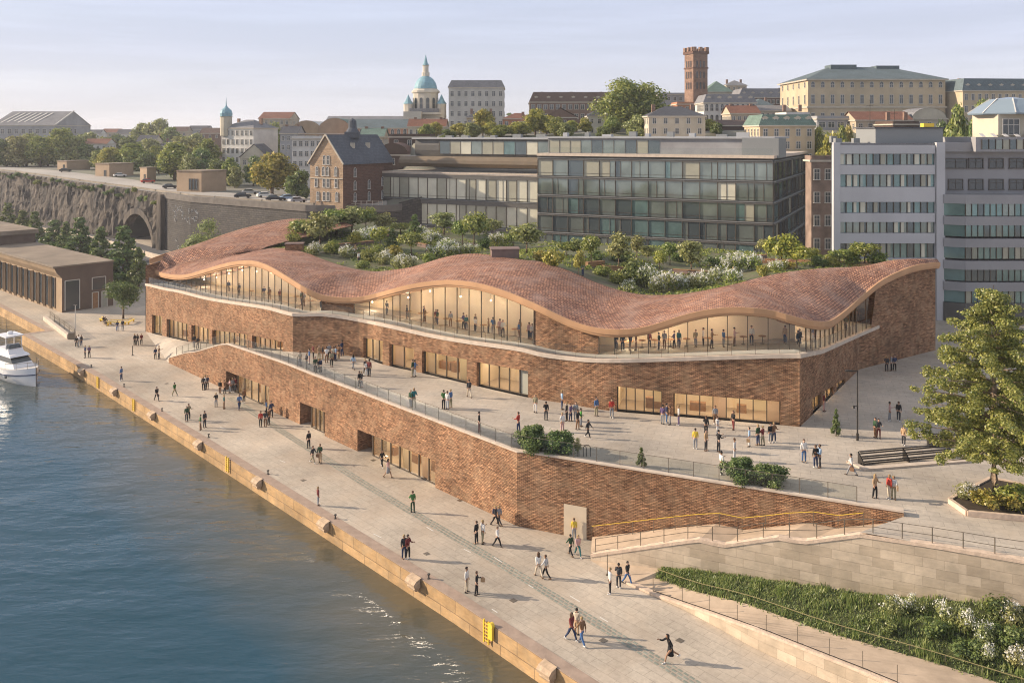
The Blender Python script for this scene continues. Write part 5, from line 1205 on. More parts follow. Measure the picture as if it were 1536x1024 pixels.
    for c in range(chim):
        x = -w2*.7+W*.7*c/max(1, chim-1); m_ = MB(); m_.box((x, depth*.5, H+rh*.4), (.9, .9, rh*.6+.5)); m_.build('chimney', M['chim'], t)
    t['_h'] = H; t['_w'] = W; return t
for k, c in (('cream', (.50, .41, .28)), ('cream2', (.52, .47, .37)), ('white', (.62, .60, .56)), ('palegrey', (.52, .50, .45)), ('stonew', (.60, .55, .46)), ('beige', (.45, .37, .27)), ('brown', (.20, .13, .095)), ('dkbrown', (.10, .065, .05)), ('pink', (.48, .25, .17)), ('terra', (.42, .20, .115)), ('greyw', (.33, .33, .34)), ('tan', (.38, .28, .19))):
    M[k] = mat('render_'+k, c, .9, .08, .35, stain=.22, ss=.12)
M['cornice'] = mat('cornice_stone', (.48, .43, .35), .85, .1, .8)
M['chim'] = mat('chimney', (.24, .15, .11), .9, .2, 2)
for k, c in (('roofd', (.10, .105, .12)), ('roofblue', (.12, .135, .16)), ('roofteal', (.14, .185, .20)), ('roofred', (.25, .115, .075)), ('roofgreen', (.17, .25, .21)), ('roofgrey', (.25, .25, .26)), ('roofbrown', (.15, .10, .08))):
    M[k] = brickmat(k, c, tuple(q*.8 for q in c), tuple(q*.55 for q in c), .5, .35, .03, .03, fine=.2, big=.2, bigs=.2)
M['copper'] = mat('copper', (.20, .36, .42), .6, .22, .8)
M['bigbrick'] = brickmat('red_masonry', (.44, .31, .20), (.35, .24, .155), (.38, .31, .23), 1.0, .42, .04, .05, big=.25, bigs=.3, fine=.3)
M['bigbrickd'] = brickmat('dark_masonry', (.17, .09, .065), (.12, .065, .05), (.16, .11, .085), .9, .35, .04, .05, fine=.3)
# ---------------------------------------------------------------- terminal building (left)
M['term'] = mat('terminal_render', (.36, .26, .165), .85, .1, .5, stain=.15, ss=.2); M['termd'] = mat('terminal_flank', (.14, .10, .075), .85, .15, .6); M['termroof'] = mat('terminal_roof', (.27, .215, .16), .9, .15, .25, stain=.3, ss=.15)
A0 = G(93, 469); dv = V((-.735, .678, 0)).normalized(); nv_ = V((dv.y, -dv.x, 0))*-1   # nv_ points away from the water
nv_ = V((.678, .735, 0)).normalized(); zr = ZP(398, (A0+nv_*1).y)
te = thing('ferry_terminal', 'long brown terminal hall with slanting eaves and dark upright window slots', 'building')
def T3(u, d, z): p = A0+dv*u+nv_*d; return V((p.x, p.y, z))
m_ = MB(); m_.face([T3(0, 0, 0), T3(0, 0, zr-1.9), T3(60, 0, zr-1.9), T3(60, 0, 0)]); m_.build('wall', M['term'], te)
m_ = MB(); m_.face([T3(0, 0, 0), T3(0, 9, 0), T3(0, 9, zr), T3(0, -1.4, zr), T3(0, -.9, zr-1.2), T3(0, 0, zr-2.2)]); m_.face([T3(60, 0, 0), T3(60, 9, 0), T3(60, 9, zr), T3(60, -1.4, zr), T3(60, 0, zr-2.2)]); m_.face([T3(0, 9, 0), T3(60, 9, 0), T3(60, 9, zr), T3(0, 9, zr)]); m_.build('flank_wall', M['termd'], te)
m_ = MB(); m_.face([T3(0, -1.42, zr), T3(60, -1.42, zr), T3(60, -.9, zr-1.2), T3(0, -.9, zr-1.2)]); m_.face([T3(0, -.9, zr-1.2), T3(60, -.9, zr-1.2), T3(60, 0, zr-2.25), T3(0, 0, zr-2.25)]); m_.build('eaves', M['term'], te)
m_ = MB(); m_.face([T3(-.15, -1.55, zr+.02), T3(-.15, 9.2, zr+.02), T3(60, 9.2, zr+.02), T3(60, -1.55, zr+.02)]); m_.bar(T3(-.1, -1.5, zr-.08), T3(60, -1.5, zr-.08), .12, .26); m_.bar(T3(-.1, -1.5, zr-.08), T3(-.1, 9.1, zr-.08), .12, .26); m_.build('roof', M['termroof'], te)
for k in range(17):
    u = 3.2+k*3.1; m_ = MB(); m_.face([T3(u, -.04, .5), T3(u+1.4, -.04, .5), T3(u+1.4, -.04, zr-2.5), T3(u, -.04, zr-2.5)]); m_.bar(T3(u+.7, -.07, .5), T3(u+.7, -.07, zr-2.5), .06, .06)
    m_.bar(T3(u+1.75, -.1, .2), T3(u+1.75, -.1, zr-2.3), .45, .35, 1); m_.bar(T3(u-.15, -.08, .4), T3(u-.15, -.08, zr-2.4), .22, .14, 1); m_.build('window', [M['wpane'], M['term']], te)
for (d0, d1, z0, z1, m__, nm) in ((.5, 3.0, .3, 5.6, 'wpane', 'corner_window'), (5.2, 7.6, 3.4, 5.6, 'wpane', 'window'), (5.2, 6.3, 0, 2.9, 'wood', 'door'), (6.9, 7.9, 0, 2.9, 'doorgrey', 'door')):
    m_ = MB(); m_.face([T3(-.04, d0, z0), T3(-.04, d1, z0), T3(-.04, d1, z1), T3(-.04, d0, z1)]); m_.bar(T3(-.06, d0, z1), T3(-.06, d1, z1), .12, .12, 1); m_.bar(T3(-.06, d0, z0), T3(-.06, d0, z1), .12, .12, 1); m_.bar(T3(-.06, d1, z0), T3(-.06, d1, z1), .12, .12, 1); m_.build(nm, [M[m__], M['wframe']], te)
t2 = thing('terminal_block', 'higher flat-roofed dark brown block rising behind the terminal roof at the left edge', 'building')
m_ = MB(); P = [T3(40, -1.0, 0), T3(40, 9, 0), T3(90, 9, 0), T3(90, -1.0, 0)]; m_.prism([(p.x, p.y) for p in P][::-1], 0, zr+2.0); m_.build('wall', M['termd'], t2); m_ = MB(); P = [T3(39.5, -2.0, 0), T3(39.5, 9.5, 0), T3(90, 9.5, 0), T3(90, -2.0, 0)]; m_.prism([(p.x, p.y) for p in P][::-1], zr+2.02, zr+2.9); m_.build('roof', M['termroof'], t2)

# ---------------------------------------------------------------- glass offices
def wallglass():
    m = mat('office_glass', (.10, .13, .13), .08, spec=1.0); return m
M['og1'] = mat('office_glass_dark', (.10, .13, .14), .06, spec=1.0, metal=.45); M['og2'] = mat('office_glass_teal', (.15, .24, .235), .08, metal=.4, spec=.9, var=.25, vs=.4); M['og3'] = mat('office_blind', (.33, .32, .24), .3, spec=.9, var=.1, vs=.5); M['og4'] = mat('office_blind_pale', (.58, .56, .44), .25, spec=.9, var=.1, vs=.5); M['og5'] = emit('office_lit', (.40, .32, .17), .10); M['og6'] = mat('office_glass_grey', (.22, .26, .24), .08, metal=.5, spec=.9, var=.2, vs=.3)
M['spandrel'] = mat('bronze_spandrel', (.13, .125, .115), .45, .1, .5, metal=.3); M['steelgrey'] = mat('frame_grey', (.23, .24, .24), .5); M['offroof'] = mat('office_roof', (.36, .37, .38), .7, .12, .3); M['bronze'] = mat('bronze_band', (.20, .155, .105), .45, .1, .4, metal=.2)
OG = ['og1', 'og2', 'og3', 'og4', 'og5', 'og6']
def office_wall(t, p0, p1, ztop, floors, fh, nb, sp=.7, weights=(1.0, .6, 1.4, .3, 0, 9), weights2=(3, 2.6, .7, .1, .10, 7), seed=1, zoff=.9, smat='spandrel', mull=True, split=.5):
    """one facade: per floor a ribbon window (panes of differing blinds) and a spandrel"""
    rr = random.Random(seed); p0, p1 = V(p0), V(p1); d = (p1-p0); L_ = d.length; d.normalize(); out = V((d.y, -d.x)); ang = atan2(d.y, d.x)
    w0 = MB(); q0, q1 = p0, p1; zb = ztop-zoff-floors*fh; w0.face([(*q0, zb-6), (*q1, zb-6), (*q1, ztop), (*q0, ztop)]); w0.build('facade_wall', M[smat], t)
    for f_ in range(floors):
        z1 = ztop-zoff-f_*fh; z0 = z1-(fh-sp); m_ = MB()
        for b in range(nb):
            u0, u1 = L_*b/nb, L_*(b+1)/nb; W_ = weights if f_ < 2 else weights2; mi = rr.choices(range(6), W_)[0]; cut = [u0, u1] if rr.random() > split else [u0, lerp(u0, u1, rr.choice((.33, .5, .66))), u1]
            for a_, b_ in zip(cut, cut[1:]):
                m2 = mi if rr.random() < .6 else rr.choices(range(6), W_)[0]; P = [p0+d*a_+out*.04, p0+d*b_+out*.04]
                m_.face([(*P[0], z0), (*P[1], z0), (*P[1], z1), (*P[0], z1)], m2); m_.box((*(p0+d*b_+out*.08), z0), (.09, .06, z1-z0), ang, 6)
            m_.box((*(p0+d*u0+out*.14), z0), (.10, .2, z1-z0), ang, 6)
            m_.box((*(p0+d*(u0+u1)/2+out*.10), z0+.55), (L_/nb, .05, .05), ang, 6)
        m_.build('ribbon_window', [M[k] for k in OG]+[M['mullion']], t)
        m_ = MB(); c = p0+d*L_/2; m_.box((c.x+out.x*.15, c.y+out.y*.15, z1+.02), (L_, .3, sp-.3), ang); m_.box((c.x+out.x*.22, c.y+out.y*.22, z1+sp-.30), (L_, .45, .10), ang, 1); m_.build('spandrel', [M[smat], M['steelgrey']], t)
og = thing('glass_office', 'long dark glass office block with five ribbon-window floors behind the roof garden', 'office building')
C0, Cl, Cs = V((49.7, 165)), V((5.6, 186.6)), V((72, 211)); ztp = ZP(238, 165)
w_ = MB(); w_.prism([tuple(Cl), tuple(C0), tuple(Cs), (28, 232)], 0, ztp-.1); w_.build('core', M['spandrel'], og)
office_wall(og, Cl, C0, ztp, 5, 3.95, 14, seed=3); office_wall(og, C0, Cs, ztp, 5, 3.95, 9, seed=4, weights=(6, 4, .5, .2, .5, 3))
w_ = MB(); w_.prism([(Cl.x-.3, Cl.y-.5), (C0.x, C0.y-.7), (Cs.x+.6, Cs.y), (28, 232.5)], ztp, ztp+.55); w_.build('roof', M['coping'], og)
pz = ZP(208, 176)
def rel(base, d1, u, v_): d = V(d1).normalized(); n = V((-d.y, d.x)); return base+d*u+n*v_
dm = (C0-Cl).normalized(); P = [rel(Cl, dm, 1, 3.2), rel(Cl, dm, 48.5, 3.2), rel(Cl, dm, 48.5, 20), rel(Cl, dm, 1, 20)]
w_ = MB(); w_.prism([tuple(p) for p in P], ztp+.3, pz); w_.build('penthouse_wall', M['greyw'], og)
w_ = MB(); w_.prism([tuple(rel(Cl, dm, .4, 2.6)), tuple(rel(Cl, dm, 49, 2.6)), tuple(rel(Cl, dm, 49, 21)), tuple(rel(Cl, dm, .4, 21))], pz, pz+.35); w_.build('penthouse_roof', M['offroof'], og)
q0, q1 = rel(Cl, dm, 1.2, 3.15), rel(Cl, dm, 26, 3.15); m_ = MB(); rr = random.Random(2)
for k in range(10):
    a, b = q0.lerp(q1, k/10), q0.lerp(q1, (k+1)/10); m_.face([(*a, ztp+.7), (*b, ztp+.7), (*b, pz-.4), (*a, pz-.4)], rr.choice((2, 0, 5, 3))); m_.box((*a, ztp+.6), (.1, .15, pz-ztp-1), atan2(dm.y, dm.x), 6)
m_.build('ribbon_window', [M[k] for k in OG]+[M['mullion']], og)
a, b = rel(Cl, dm, .6, .35), rel(Cl, dm, 49, .35); m_ = MB(); m_.face([(*a, ztp+.56), (*b, ztp+.56), (*b, ztp+1.9), (*a, ztp+1.9)]); m_.build('glass_parapet', M['balglass'], og)
a, b = rel(Cl, dm, 50, 4), rel(Cl, dm, 54.5, 10); w_ = MB(); c = (a+b)/2-dm*6; w_.box((c.x, c.y, ztp), (7, 9, ZP(207, 170)-ztp), atan2(dm.y, dm.x)); w_.build('plant_room', M['steelgrey'], og)
# left, lower wing with rounded bronze roof band
ow = thing('pale_glass_office', 'lower office wing with pale blinds and bronze roof band, left of the dark block', 'office building')
B0, B1 = V((-31.2, 208)), V((5.7, 190)); zt2 = ZP(262, 200); db = (B1-B0).normalized()
w_ = MB(); w_.prism([tuple(B0), tuple(B1), tuple(rel(B1, db, 0, 26)), tuple(rel(B0, db, 0, 26))], 0, zt2-.1); w_.build('core', M['spandrel'], ow)
office_wall(ow, B0, B1, zt2, 4, 6.0, 16, sp=1.35, weights=(.1, .1, 4, 6, 0, 1.0), seed=8, zoff=.9, split=.12, weights2=(3, 2, 3, .5, .1, 6))
ra = [rel(B0, db, -.3, -.4), rel(B1, db, 0, -.4), rel(B1, db, 0, 26), rel(B0, db, -.3, 26)]; w_ = MB(); w_.prism([tuple(p) for p in ra], zt2, zt2+.5); w_.build('roof', M['coping'], ow)
def band(t, B0, L_, u0, inset, z0, z1, m, name, rad=1.2, back=18):
    pr2 = [(-rad*.0, z0), (-rad, lerp(z0, z1, .35)), (-rad*.95, lerp(z0, z1, .65)), (-rad*.3, z1)]
    w_ = MB()
    for i in range(len(pr2)-1):
        a, b = pr2[i], pr2[i+1]; w_.face([(*rel(B0, db, u0, inset+a[0]), a[1]), (*rel(B0, db, L_, inset+a[0]), a[1]), (*rel(B0, db, L_, inset+b[0]), b[1]), (*rel(B0, db, u0, inset+b[0]), b[1])])
    w_.face([(*rel(B0, db, u0, inset-rad*.3), z1), (*rel(B0, db, L_, inset-rad*.3), z1), (*rel(B0, db, L_, inset+back), z1), (*rel(B0, db, u0, inset+back), z1)])
    for u in (u0, L_): w_.face([(*rel(B0, db, u, inset+q), z) for q, z in pr2]+[(*rel(B0, db, u, inset+back), z1), (*rel(B0, db, u, inset+back), z0)])
    w_.build(name, M[m], t)
LW = (B1-B0).length+.5
z3 = ZP(235, 203); band(ow, B0, LW, 3.5, 3.0, zt2+1.6, z3, 'bronze', 'roof_band'); z4 = ZP(209, 206); band(ow, B0, LW, 6, 5.5, z3+.05, z4, 'spandrel', 'upper_band', .3)
m_ = MB(); rr = random.Random(6); a0, b0 = rel(B0, db, 13, 5.1), rel(B0, db, LW, 5.1)
for k in range(10):
    a, b = a0.lerp(b0, k/10), a0.lerp(b0, (k+1)/10); m_.face([(*a, z3+.6), (*b, z3+.6), (*b, z4-.5), (*a, z4-.5)], rr.choice((2, 1, 5, 3, 0))); m_.box((*a, z3+.5), (.1, .12, z4-z3-1), atan2(db.y, db.x), 6)
m_.build('ribbon_window', [M[k] for k in OG]+[M['mullion']], ow)
w_ = MB(); w_.prism([tuple(rel(B0, db, 5.5, 4.5)), tuple(rel(B0, db, LW+2, 4.5)), tuple(rel(B0, db, LW+2, 24)), tuple(rel(B0, db, 5.5, 24))], z4+.02, z4+.35); w_.build('roof_slab', M['offroof'], ow)
m_ = MB(); a, b = rel(B0, db, .4, .2), rel(B0, db, LW, .2); m_.face([(*a, zt2+.5), (*b, zt2+.5), (*b, zt2+1.6), (*a, zt2+1.6)]); m_.build('glass_parapet', M['balglass'], ow)

# ---------------------------------------------------------------- grey offices at the right
M['panel'] = mat('grey_panel', (.50, .495, .50), .7, .06, .5, stain=.15, ss=.25); M['panel2'] = mat('grey_stone_panel', (.31, .305, .31), .7, .08, .5, stain=.15, ss=.25)
go1 = thing('grey_office', 'pale grey office slab with six bands of ribbon windows in a projecting frame', 'office building')
Dg = 122; xl, xr = XP(1247, Dg), XP(1404, Dg); zg = ZP(217, Dg)
w_ = MB(); w_.prism([(xl, Dg), (xr, Dg), (xr, Dg+16), (XP(1250, Dg+16), Dg+16)], PZ-1, zg); w_.build('wall', M['panel'], go1)
w_ = MB(); w_.prism([(xl+.1, Dg-.6), (xl+1.05, Dg-.6), (xl+1.05, Dg-.02), (xl+.1, Dg-.02)], PZ-1, zg+.3); w_.build('frame_pier', M['panel'], go1); w_ = MB(); w_.prism([(xr-.2, Dg-.6), (xr+1.0, Dg-.6), (xr+1.0, Dg+2), (xr-.2, Dg-.02)], PZ-1, zg+.3); w_.build('frame_pier', M['panel'], go1)
yb = [(231, 247), (262, 280), (303, 319), (333, 349), (365, 386), (400, 416)]; rr = random.Random(12)
for k, (ya, yb_) in enumerate(yb):
    za, zb_ = ZP(yb_, Dg), ZP(ya, Dg); m_ = MB(); a, b = xl+1.1, xr-.3; n = 14
    for i in range(n):
        u0, u1 = lerp(a, b, i/n), lerp(a, b, (i+1)/n); m_.face([(u0, Dg-.05, za), (u1, Dg-.05, za), (u1, Dg-.05, zb_), (u0, Dg-.05, zb_)], rr.choice((0, 5, 1)))
        if rr.random() < .5: w__ = rr.uniform(.45, .8); m_.face([(u0+.1, Dg-.07, za+.05), (lerp(u0, u1, w__), Dg-.07, za+.05), (lerp(u0, u1, w__), Dg-.07, zb_-.05), (u0+.1, Dg-.07, zb_-.05)], rr.choice((2, 3, 5)))
        m_.box((u0, Dg-.12, za), (.09, .14, zb_-za), 0, 6)
    m_.build('ribbon_window', [M[q] for q in OG]+[M['mullion']], go1)
    m_ = MB(); m_.box(((a+b)/2, Dg-.22, zb_+.04), (b-a, .42, (ZP(yb[k-1][1], Dg)-zb_-.1) if k else zg-zb_-.1)); m_.build('spandrel', M['panel'], go1)
w_ = MB(); w_.box((XP(1352, 126), 127, zg), (9.6, 7, ZP(193, 127)-zg)); w_.build('plant_room', M['steelgrey'], go1)
w_ = MB(); w_.box((XP(1352, 126), 127, ZP(193, 127)), (10, 7.4, .2)); w_.build('plant_roof', M['roofd'], go1)
w_ = MB(); w_.prism([(xl-.1, Dg-.1), (xr+.1, Dg-.1), (xr+.1, Dg+16), (XP(1250, Dg+16), Dg+16)], zg+.01, zg+.2); w_.build('roof', M['roofgrey'], go1)
w_ = MB(); w_.box((XP(1381, 126), 124, ZP(193, 124)+.2), (1.5, 1, .55)); tag(w_.build('rooftop_unit', M['yellow']), 'small yellow box on the plant room of the grey office', 'roof unit')
go2 = thing('banded_office', 'grey stone office with curved teal window bands and set-back top floors at the right edge', 'office building')
D2 = 121; x0, x1 = XP(1417, D2), XP(1600, D2)
w_ = MB(); w_.prism([(x0, D2+2.2), (x1, D2+2.2), (x1, D2+18), (x0, D2+18)], PZ-1, ZP(215, D2)); w_.build('wall', M['panel2'], go2)
for k, (ya, yb_) in enumerate([(305, 323), (337, 354), (370, 387), (403, 420), (435, 453)]):
    za, zb_ = ZP(yb_, D2), ZP(ya, D2); zu = zb_+(ZP(292, D2)-ZP(305, D2)); m_ = MB(); pl_ = [(x0+.02, D2+2.0), (x0+.02, D2+.2), (x0+2.4, D2-1.0), (x1, D2-1.0)]
    def bandm(mm, pts, z0, z1, mi=0):
        for a, b in zip(pts, pts[1:]): mm.face([(*a, z0), (*b, z0), (*b, z1), (*a, z1)], mi)
    bandm(m_, pl_, zb_, zu); m_.face([(*p, zu) for p in pl_]+[(x1, D2+3, zu)]); m_.face([(*p, zb_) for p in pl_]+[(x1, D2+3, zb_)]); m_.build('spandrel', M['panel2'], go2)
    m_ = MB(); n = 17; a, b = V((x0+2.5, D2-.75)), V((x1, D2-.75)); m_.face([(x0+.1, D2+.4, za), (x0+2.4, D2-.75, za), (x0+2.4, D2-.75, zb_), (x0+.1, D2+.4, zb_)], 1)
    for i in range(n):
        q0, q1 = a.lerp(b, i/n), a.lerp(b, (i+1)/n); m_.face([(*q0, za), (*q1, za), (*q1, zb_), (*q0, zb_)], rr.choice((1, 1, 1, 0, 5, 2 if k > 1 else 1))); m_.box((q0.x, q0.y-.05, za), (.08, .12, zb_-za), 0, 6)
    m_.build('ribbon_window', [M[q] for q in OG]+[M['mullion']], go2)
m_ = MB(); bandm(m_, pl_, PZ-1, ZP(453, D2)); m_.build('base_wall', M['spandrel'], go2)
for ya, yb_, c0, c1, nn in ((238, 252, 1432, 1536, 4), (269, 284, 1432, 1536, 4)):
    for i in range(nn+1):
        px = 1437+i*31; add_win(go2, winmesh(2.0 if not (ya == 238 and i == 0) else 3.2, ZP(ya, D2)-ZP(yb_, D2), 'wframed', False, 1), XP(px+8, D2), D2+2.15, ZP(yb_, D2+2.2), 0)
w_ = MB(); w_.box(((x0+x1)/2, D2+9.5, ZP(228, D2)), (x1-x0+.3, 16, ZP(214, D2)-ZP(228, D2))); w_.build('parapet_band', M['panel2'], go2)
xb = XP(1466, D2); w_ = MB(); w_.prism([(xb, D2+.4), (x1, D2+.4), (x1, D2+12), (xb, D2+12)], ZP(228, D2)+.02, ZP(206, D2)); w_.build('top_storey', M['panel2'], go2)
m_ = MB()
for i in range(12): a, b = lerp(xb+.8, x1, i/12), lerp(xb+.8, x1, (i+1)/12); m_.face([(a, D2+.34, ZP(224, D2)), (b, D2+.34, ZP(224, D2)), (b, D2+.34, ZP(210, D2)), (a, D2+.34, ZP(210, D2))], rr.choice((0, 5, 2))); m_.box((a, D2+.3, ZP(224, D2)), (.1, .1, 1.4), 0, 6)
m_.build('ribbon_window', [M[q] for q in OG]+[M['mullion']], go2)
m_ = MB()
for i in range(7): x = lerp(xb+1, x1, i/7); m_.bar((x, D2+.2, ZP(206, D2)+.1), (x+1.6, D2+4, ZP(206, D2)+.5), .5, .06)
m_.build('roof_fins', M['panel'], go2)
pv = thing('glass_pavilion', 'pale rooftop pavilion with blue glass faceted dome at the right edge', 'pavilion', (XP(1515, 128), 128, ZP(207, 128)-.2))
w_ = MB(); w_.box((0, 0, 0), (7.4, 7, 3.6)); w_.build('wall', M['cream2'], pv); w_ = MB(); w_.lathe([(5.5, 3.6), (5.6, 3.8), (4.2, 4.9), (2.6, 5.9), (.3, 6.2)], (0, 0, 0), 8, ph=pi/8); w_.build('dome_roof', mat('pavilion_glass', (.20, .26, .31), .2, spec=.8), pv)
for k in range(8):
    a = pi/8+k*pi/4; MB().bar((cos(a)*5.6, sin(a)*5.6, 3.85), (cos(a)*2.6, sin(a)*2.6, 5.98), .14, .14).build('rib', M['white'], pv)
for x in (-1.9, 1.6): add_win(pv, winmesh(2.4, 2.2, 'wframe', False, 2), x, -3.5, .7, 0)
M['shabby'] = mat('render_shabby', (.27, .20, .16), .9, .2, .5, stain=.4, ss=.3)
building('brown_apartment_block', 'narrow shabby brown apartment block between the glass office and the grey office', 'building', 1217, 1250, 240, 150, 3, 'shabby', 'flat', rows=6, cols=2, ww=1.0, wh=1.8, fh=4.0, first=1.6, fr='wframe', cornice=True, base=0, side='none')

rr = random.Random(31)
for k in range(9):
    q = rel(Cl, dm, 4+k*4.6, 6+rr.uniform(0, 9)); m_ = MB(); m_.box((q.x, q.y, pz+.34), (rr.uniform(.8, 2.6), rr.uniform(.8, 1.8), rr.uniform(.4, 1.1)), atan2(dm.y, dm.x)); m_.build('roof_vent', M['steelgrey' if k % 2 else 'offroof'], og)
for k in range(6):
    q = rel(B0, db, 9+k*5, 9+rr.uniform(0, 9)); m_ = MB(); m_.box((q.x, q.y, z4+.34), (rr.uniform(.8, 2.4), 1.2, rr.uniform(.4, .9)), atan2(db.y, db.x)); m_.build('roof_vent', M['steelgrey'], ow)
for k, (x, y) in enumerate(((xl+2, Dg+3), (xl+3.6, Dg+9), (xl+5, Dg+4), (xr-1.5, Dg+10))): m_ = MB(); m_.box((x, y, zg+.18), (.9, .9, .7+.3*(k % 2))); m_.build('roof_vent', M['steelgrey'], go1)
for x, y, h_ in ((xl+7.5, 127, 4.2), (xl+11.5, 128, 2.8)): m_ = MB(); m_.tube([(x, y, ZP(193, 127)+.2), (x, y, ZP(193, 127)+h_)], .04, 5); m_.bar((x-.5, y, ZP(193, 127)+h_*.8), (x+.5, y, ZP(193, 127)+h_*.8), .04, .04); m_.build('aerial', M['metal'], go1)
# ---------------------------------------------------------------- gabled brick house
gh = thing('gabled_brick_house', 'tall gabled red brick house with steep slate-blue roof beside the upper street', 'house')
H0 = V((XP(465, 200), 200)); dg = V((.88, -.47)).normalized(); Wd = (521-465)/F*200*1.12; Lg = 18; zb0 = 15.2; ze = ZP(243, 200); za = ZP(203, 200)
dn = V((.50, .86)).normalized()
def H3(u, d, z): p = H0+dg*u+dn*d; return V((p.x, p.y, z))
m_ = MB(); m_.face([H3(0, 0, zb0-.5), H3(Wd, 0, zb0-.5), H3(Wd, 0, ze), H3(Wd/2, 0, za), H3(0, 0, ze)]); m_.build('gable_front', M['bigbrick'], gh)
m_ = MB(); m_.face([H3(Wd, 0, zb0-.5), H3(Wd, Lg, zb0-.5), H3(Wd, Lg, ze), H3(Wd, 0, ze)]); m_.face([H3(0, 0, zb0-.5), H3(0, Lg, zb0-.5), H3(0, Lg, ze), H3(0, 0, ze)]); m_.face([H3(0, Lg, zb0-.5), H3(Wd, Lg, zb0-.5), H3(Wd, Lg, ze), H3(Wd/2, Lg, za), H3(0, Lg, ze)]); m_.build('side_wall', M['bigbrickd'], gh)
m_ = MB(); m_.face([H3(-.5, -.3, ze-.5), H3(Wd/2, -.3, za+.15), H3(Wd/2, Lg+.3, za+.15), H3(-.5, Lg+.3, ze-.5)]); m_.face([H3(Wd+.5, -.3, ze-.5), H3(Wd/2, -.3, za+.15), H3(Wd/2, Lg+.3, za+.15), H3(Wd+.5, Lg+.3, ze-.5)]); m_.build('roof', M['roofblue'], gh)
m_ = MB(); m_.bar(H3(-.4, -.35, ze-.4), H3(Wd/2, -.35, za+.2), .25, .3); m_.bar(H3(Wd+.4, -.35, ze-.4), H3(Wd/2, -.35, za+.2), .25, .3); m_.build('verge', M['cornice'], gh)
ga = atan2(dg.y, dg.x); wf = winmesh(.75, 1.7, 'white', True, 1)
for u, z in [(Wd*.5-.5, 24.9), (Wd*.5+.6, 24.9), (Wd*.22, 22.3), (Wd*.42, 22.3), (Wd*.54, 22.3), (Wd*.79, 22.3), (Wd*.2, 19.7), (Wd*.44, 19.7), (Wd*.56, 19.7), (Wd*.8, 19.7), (Wd*.25, 16.6), (Wd*.44, 16.6), (Wd*.56, 16.6), (Wd*.82, 16.6)]:
    p = H3(u, -.05, z); add_win(gh, wf, p.x, p.y, p.z, ga)
m_ = MB(); m_.bar(H3(0, -.1, 21.7), H3(Wd, -.1, 21.7), .2, .18); m_.build('string_course', M['cornice'], gh)
sa_ = atan2(dn.y, dn.x)
for d, z in [(4, 22), (4, 19), (4, 16.3), (9, 19), (9, 16.3), (14, 16.3), (14, 19.5)]: p = H3(Wd+.05, d, z); add_win(gh, wf, p.x, p.y, p.z, sa_)
m_ = MB(); c = H3(Wd/2, 9, za-.6); m_.box(tuple(c), (3.2, 3.2, 1.4)); m_.lathe([(1.6, 1.4), (1.0, 2.4), (.95, 3.9), (.6, 4.3), (.1, 4.6)], tuple(c), 12); m_.build('roof_turret', M['roofblue'], gh)
for d in (6.5, 12): c = H3(Wd*.72, d, lerp(ze, za, .50)); m_ = MB(); m_.box(tuple(c), (1.0, 1.0, 1.3)); m_.build('dormer', M['cornice'], gh)
building('dark_brick_house', 'dark brown brick house with bulging gable right of the slate-blue roof', 'house', 566, 612, 232, 226, 14, 'dkbrown', 'arch', 3.0, 'bigbrickd', rows=3, cols=3, side='none')
building('dark_brick_annexe', 'tall dark brown blank-walled block between the gabled house and the pale office', 'building', 584, 645, 205, 240, 14, 'dkbrown', 'flat', 2, 'roofbrown', rows=2, cols=3, side='none')
building('white_apartment_block', 'white apartment block with gridded windows left of the gabled brick house', 'building', 438, 482, 208, 262, 16, 'white', 'flat', 2, 'roofgrey', rows=4, cols=5, ww=1.1, wh=1.5, fh=3.0, first=.8)
# ---------------------------------------------------------------- far left skyline
gl_h = building('glass_roofed_hall', 'large pale hall with steep glazed roof on the left horizon', 'hall', -12, 82, 188, 470, 40, 'greyw', 'gable', 8.0, 'roofgrey', rows=1, cols=9, ww=2, wh=2.6, first=2)
for k in range(7):
    m_ = MB(); x = -gl_h['_w']/2+3+k*3.1; y0, y1 = 3+(k % 3), 17; m_.bar((x, y0, gl_h['_h']+8*y0/20+.25), (x+2.4, y1, gl_h['_h']+8*y1/20+.25), .9, .12); m_.build('roof_glazing', M['white'], gl_h)
m_ = MB(); W9 = gl_h['_w']/2; m_.bar((W9+.4, -.3, gl_h['_h']+.2), (W9+.4, 20, gl_h['_h']+8.3), .5, .5); m_.build('verge', M['white'], gl_h)
tb_ = building('cream_tower_house', 'cream tower house with small turquoise onion dome on its left corner', 'house', 328, 384, 192, 330, 14, 'white', 'hip', 3.2, 'roofgrey', rows=4, cols=7, ww=1.2, wh=1.9, fh=3.4, chim=2, yaw=-.42, side='none')
hh_ = tb_['_h']; x = -tb_['_w']/2+1.4; m_ = MB(); m_.lathe([(2.2, hh_-3), (2.2, hh_+4.2), (2.5, hh_+4.4)], (x, 1, 0), 10); m_.build('turret', M['cream2'], tb_); m_ = MB(); m_.lathe([(2.3, hh_+4.4), (2.4, hh_+5.6), (2.0, hh_+6.8), (.8, hh_+7.8), (.25, hh_+8.6), (.12, hh_+10.5), (.03, hh_+12)], (x, 1, 0), 12); m_.build('onion_dome', M['copper'], tb_)
building('grey_gable_house', 'small pale house with dark gabled roof in front of the cream tower house', 'house', 360, 402, 236, 300, 12, 'cream2', 'gablef', 4.6, 'roofd', rows=1, cols=3, side='none')
building('red_roof_block', 'long block with rust-red roof behind the cream tower house', 'building', 388, 434, 178, 430, 20, 'beige', 'gable', 3.5, 'roofred', rows=2, cols=6, ww=1.2, wh=1.8)
building('arched_hall', 'low hall with arched pale gable left of the red brick roofs', 'hall', 436, 484, 200, 350, 22, 'tan', 'arch', 5.2, 'white', rows=1, cols=5, ww=2, wh=2.2)
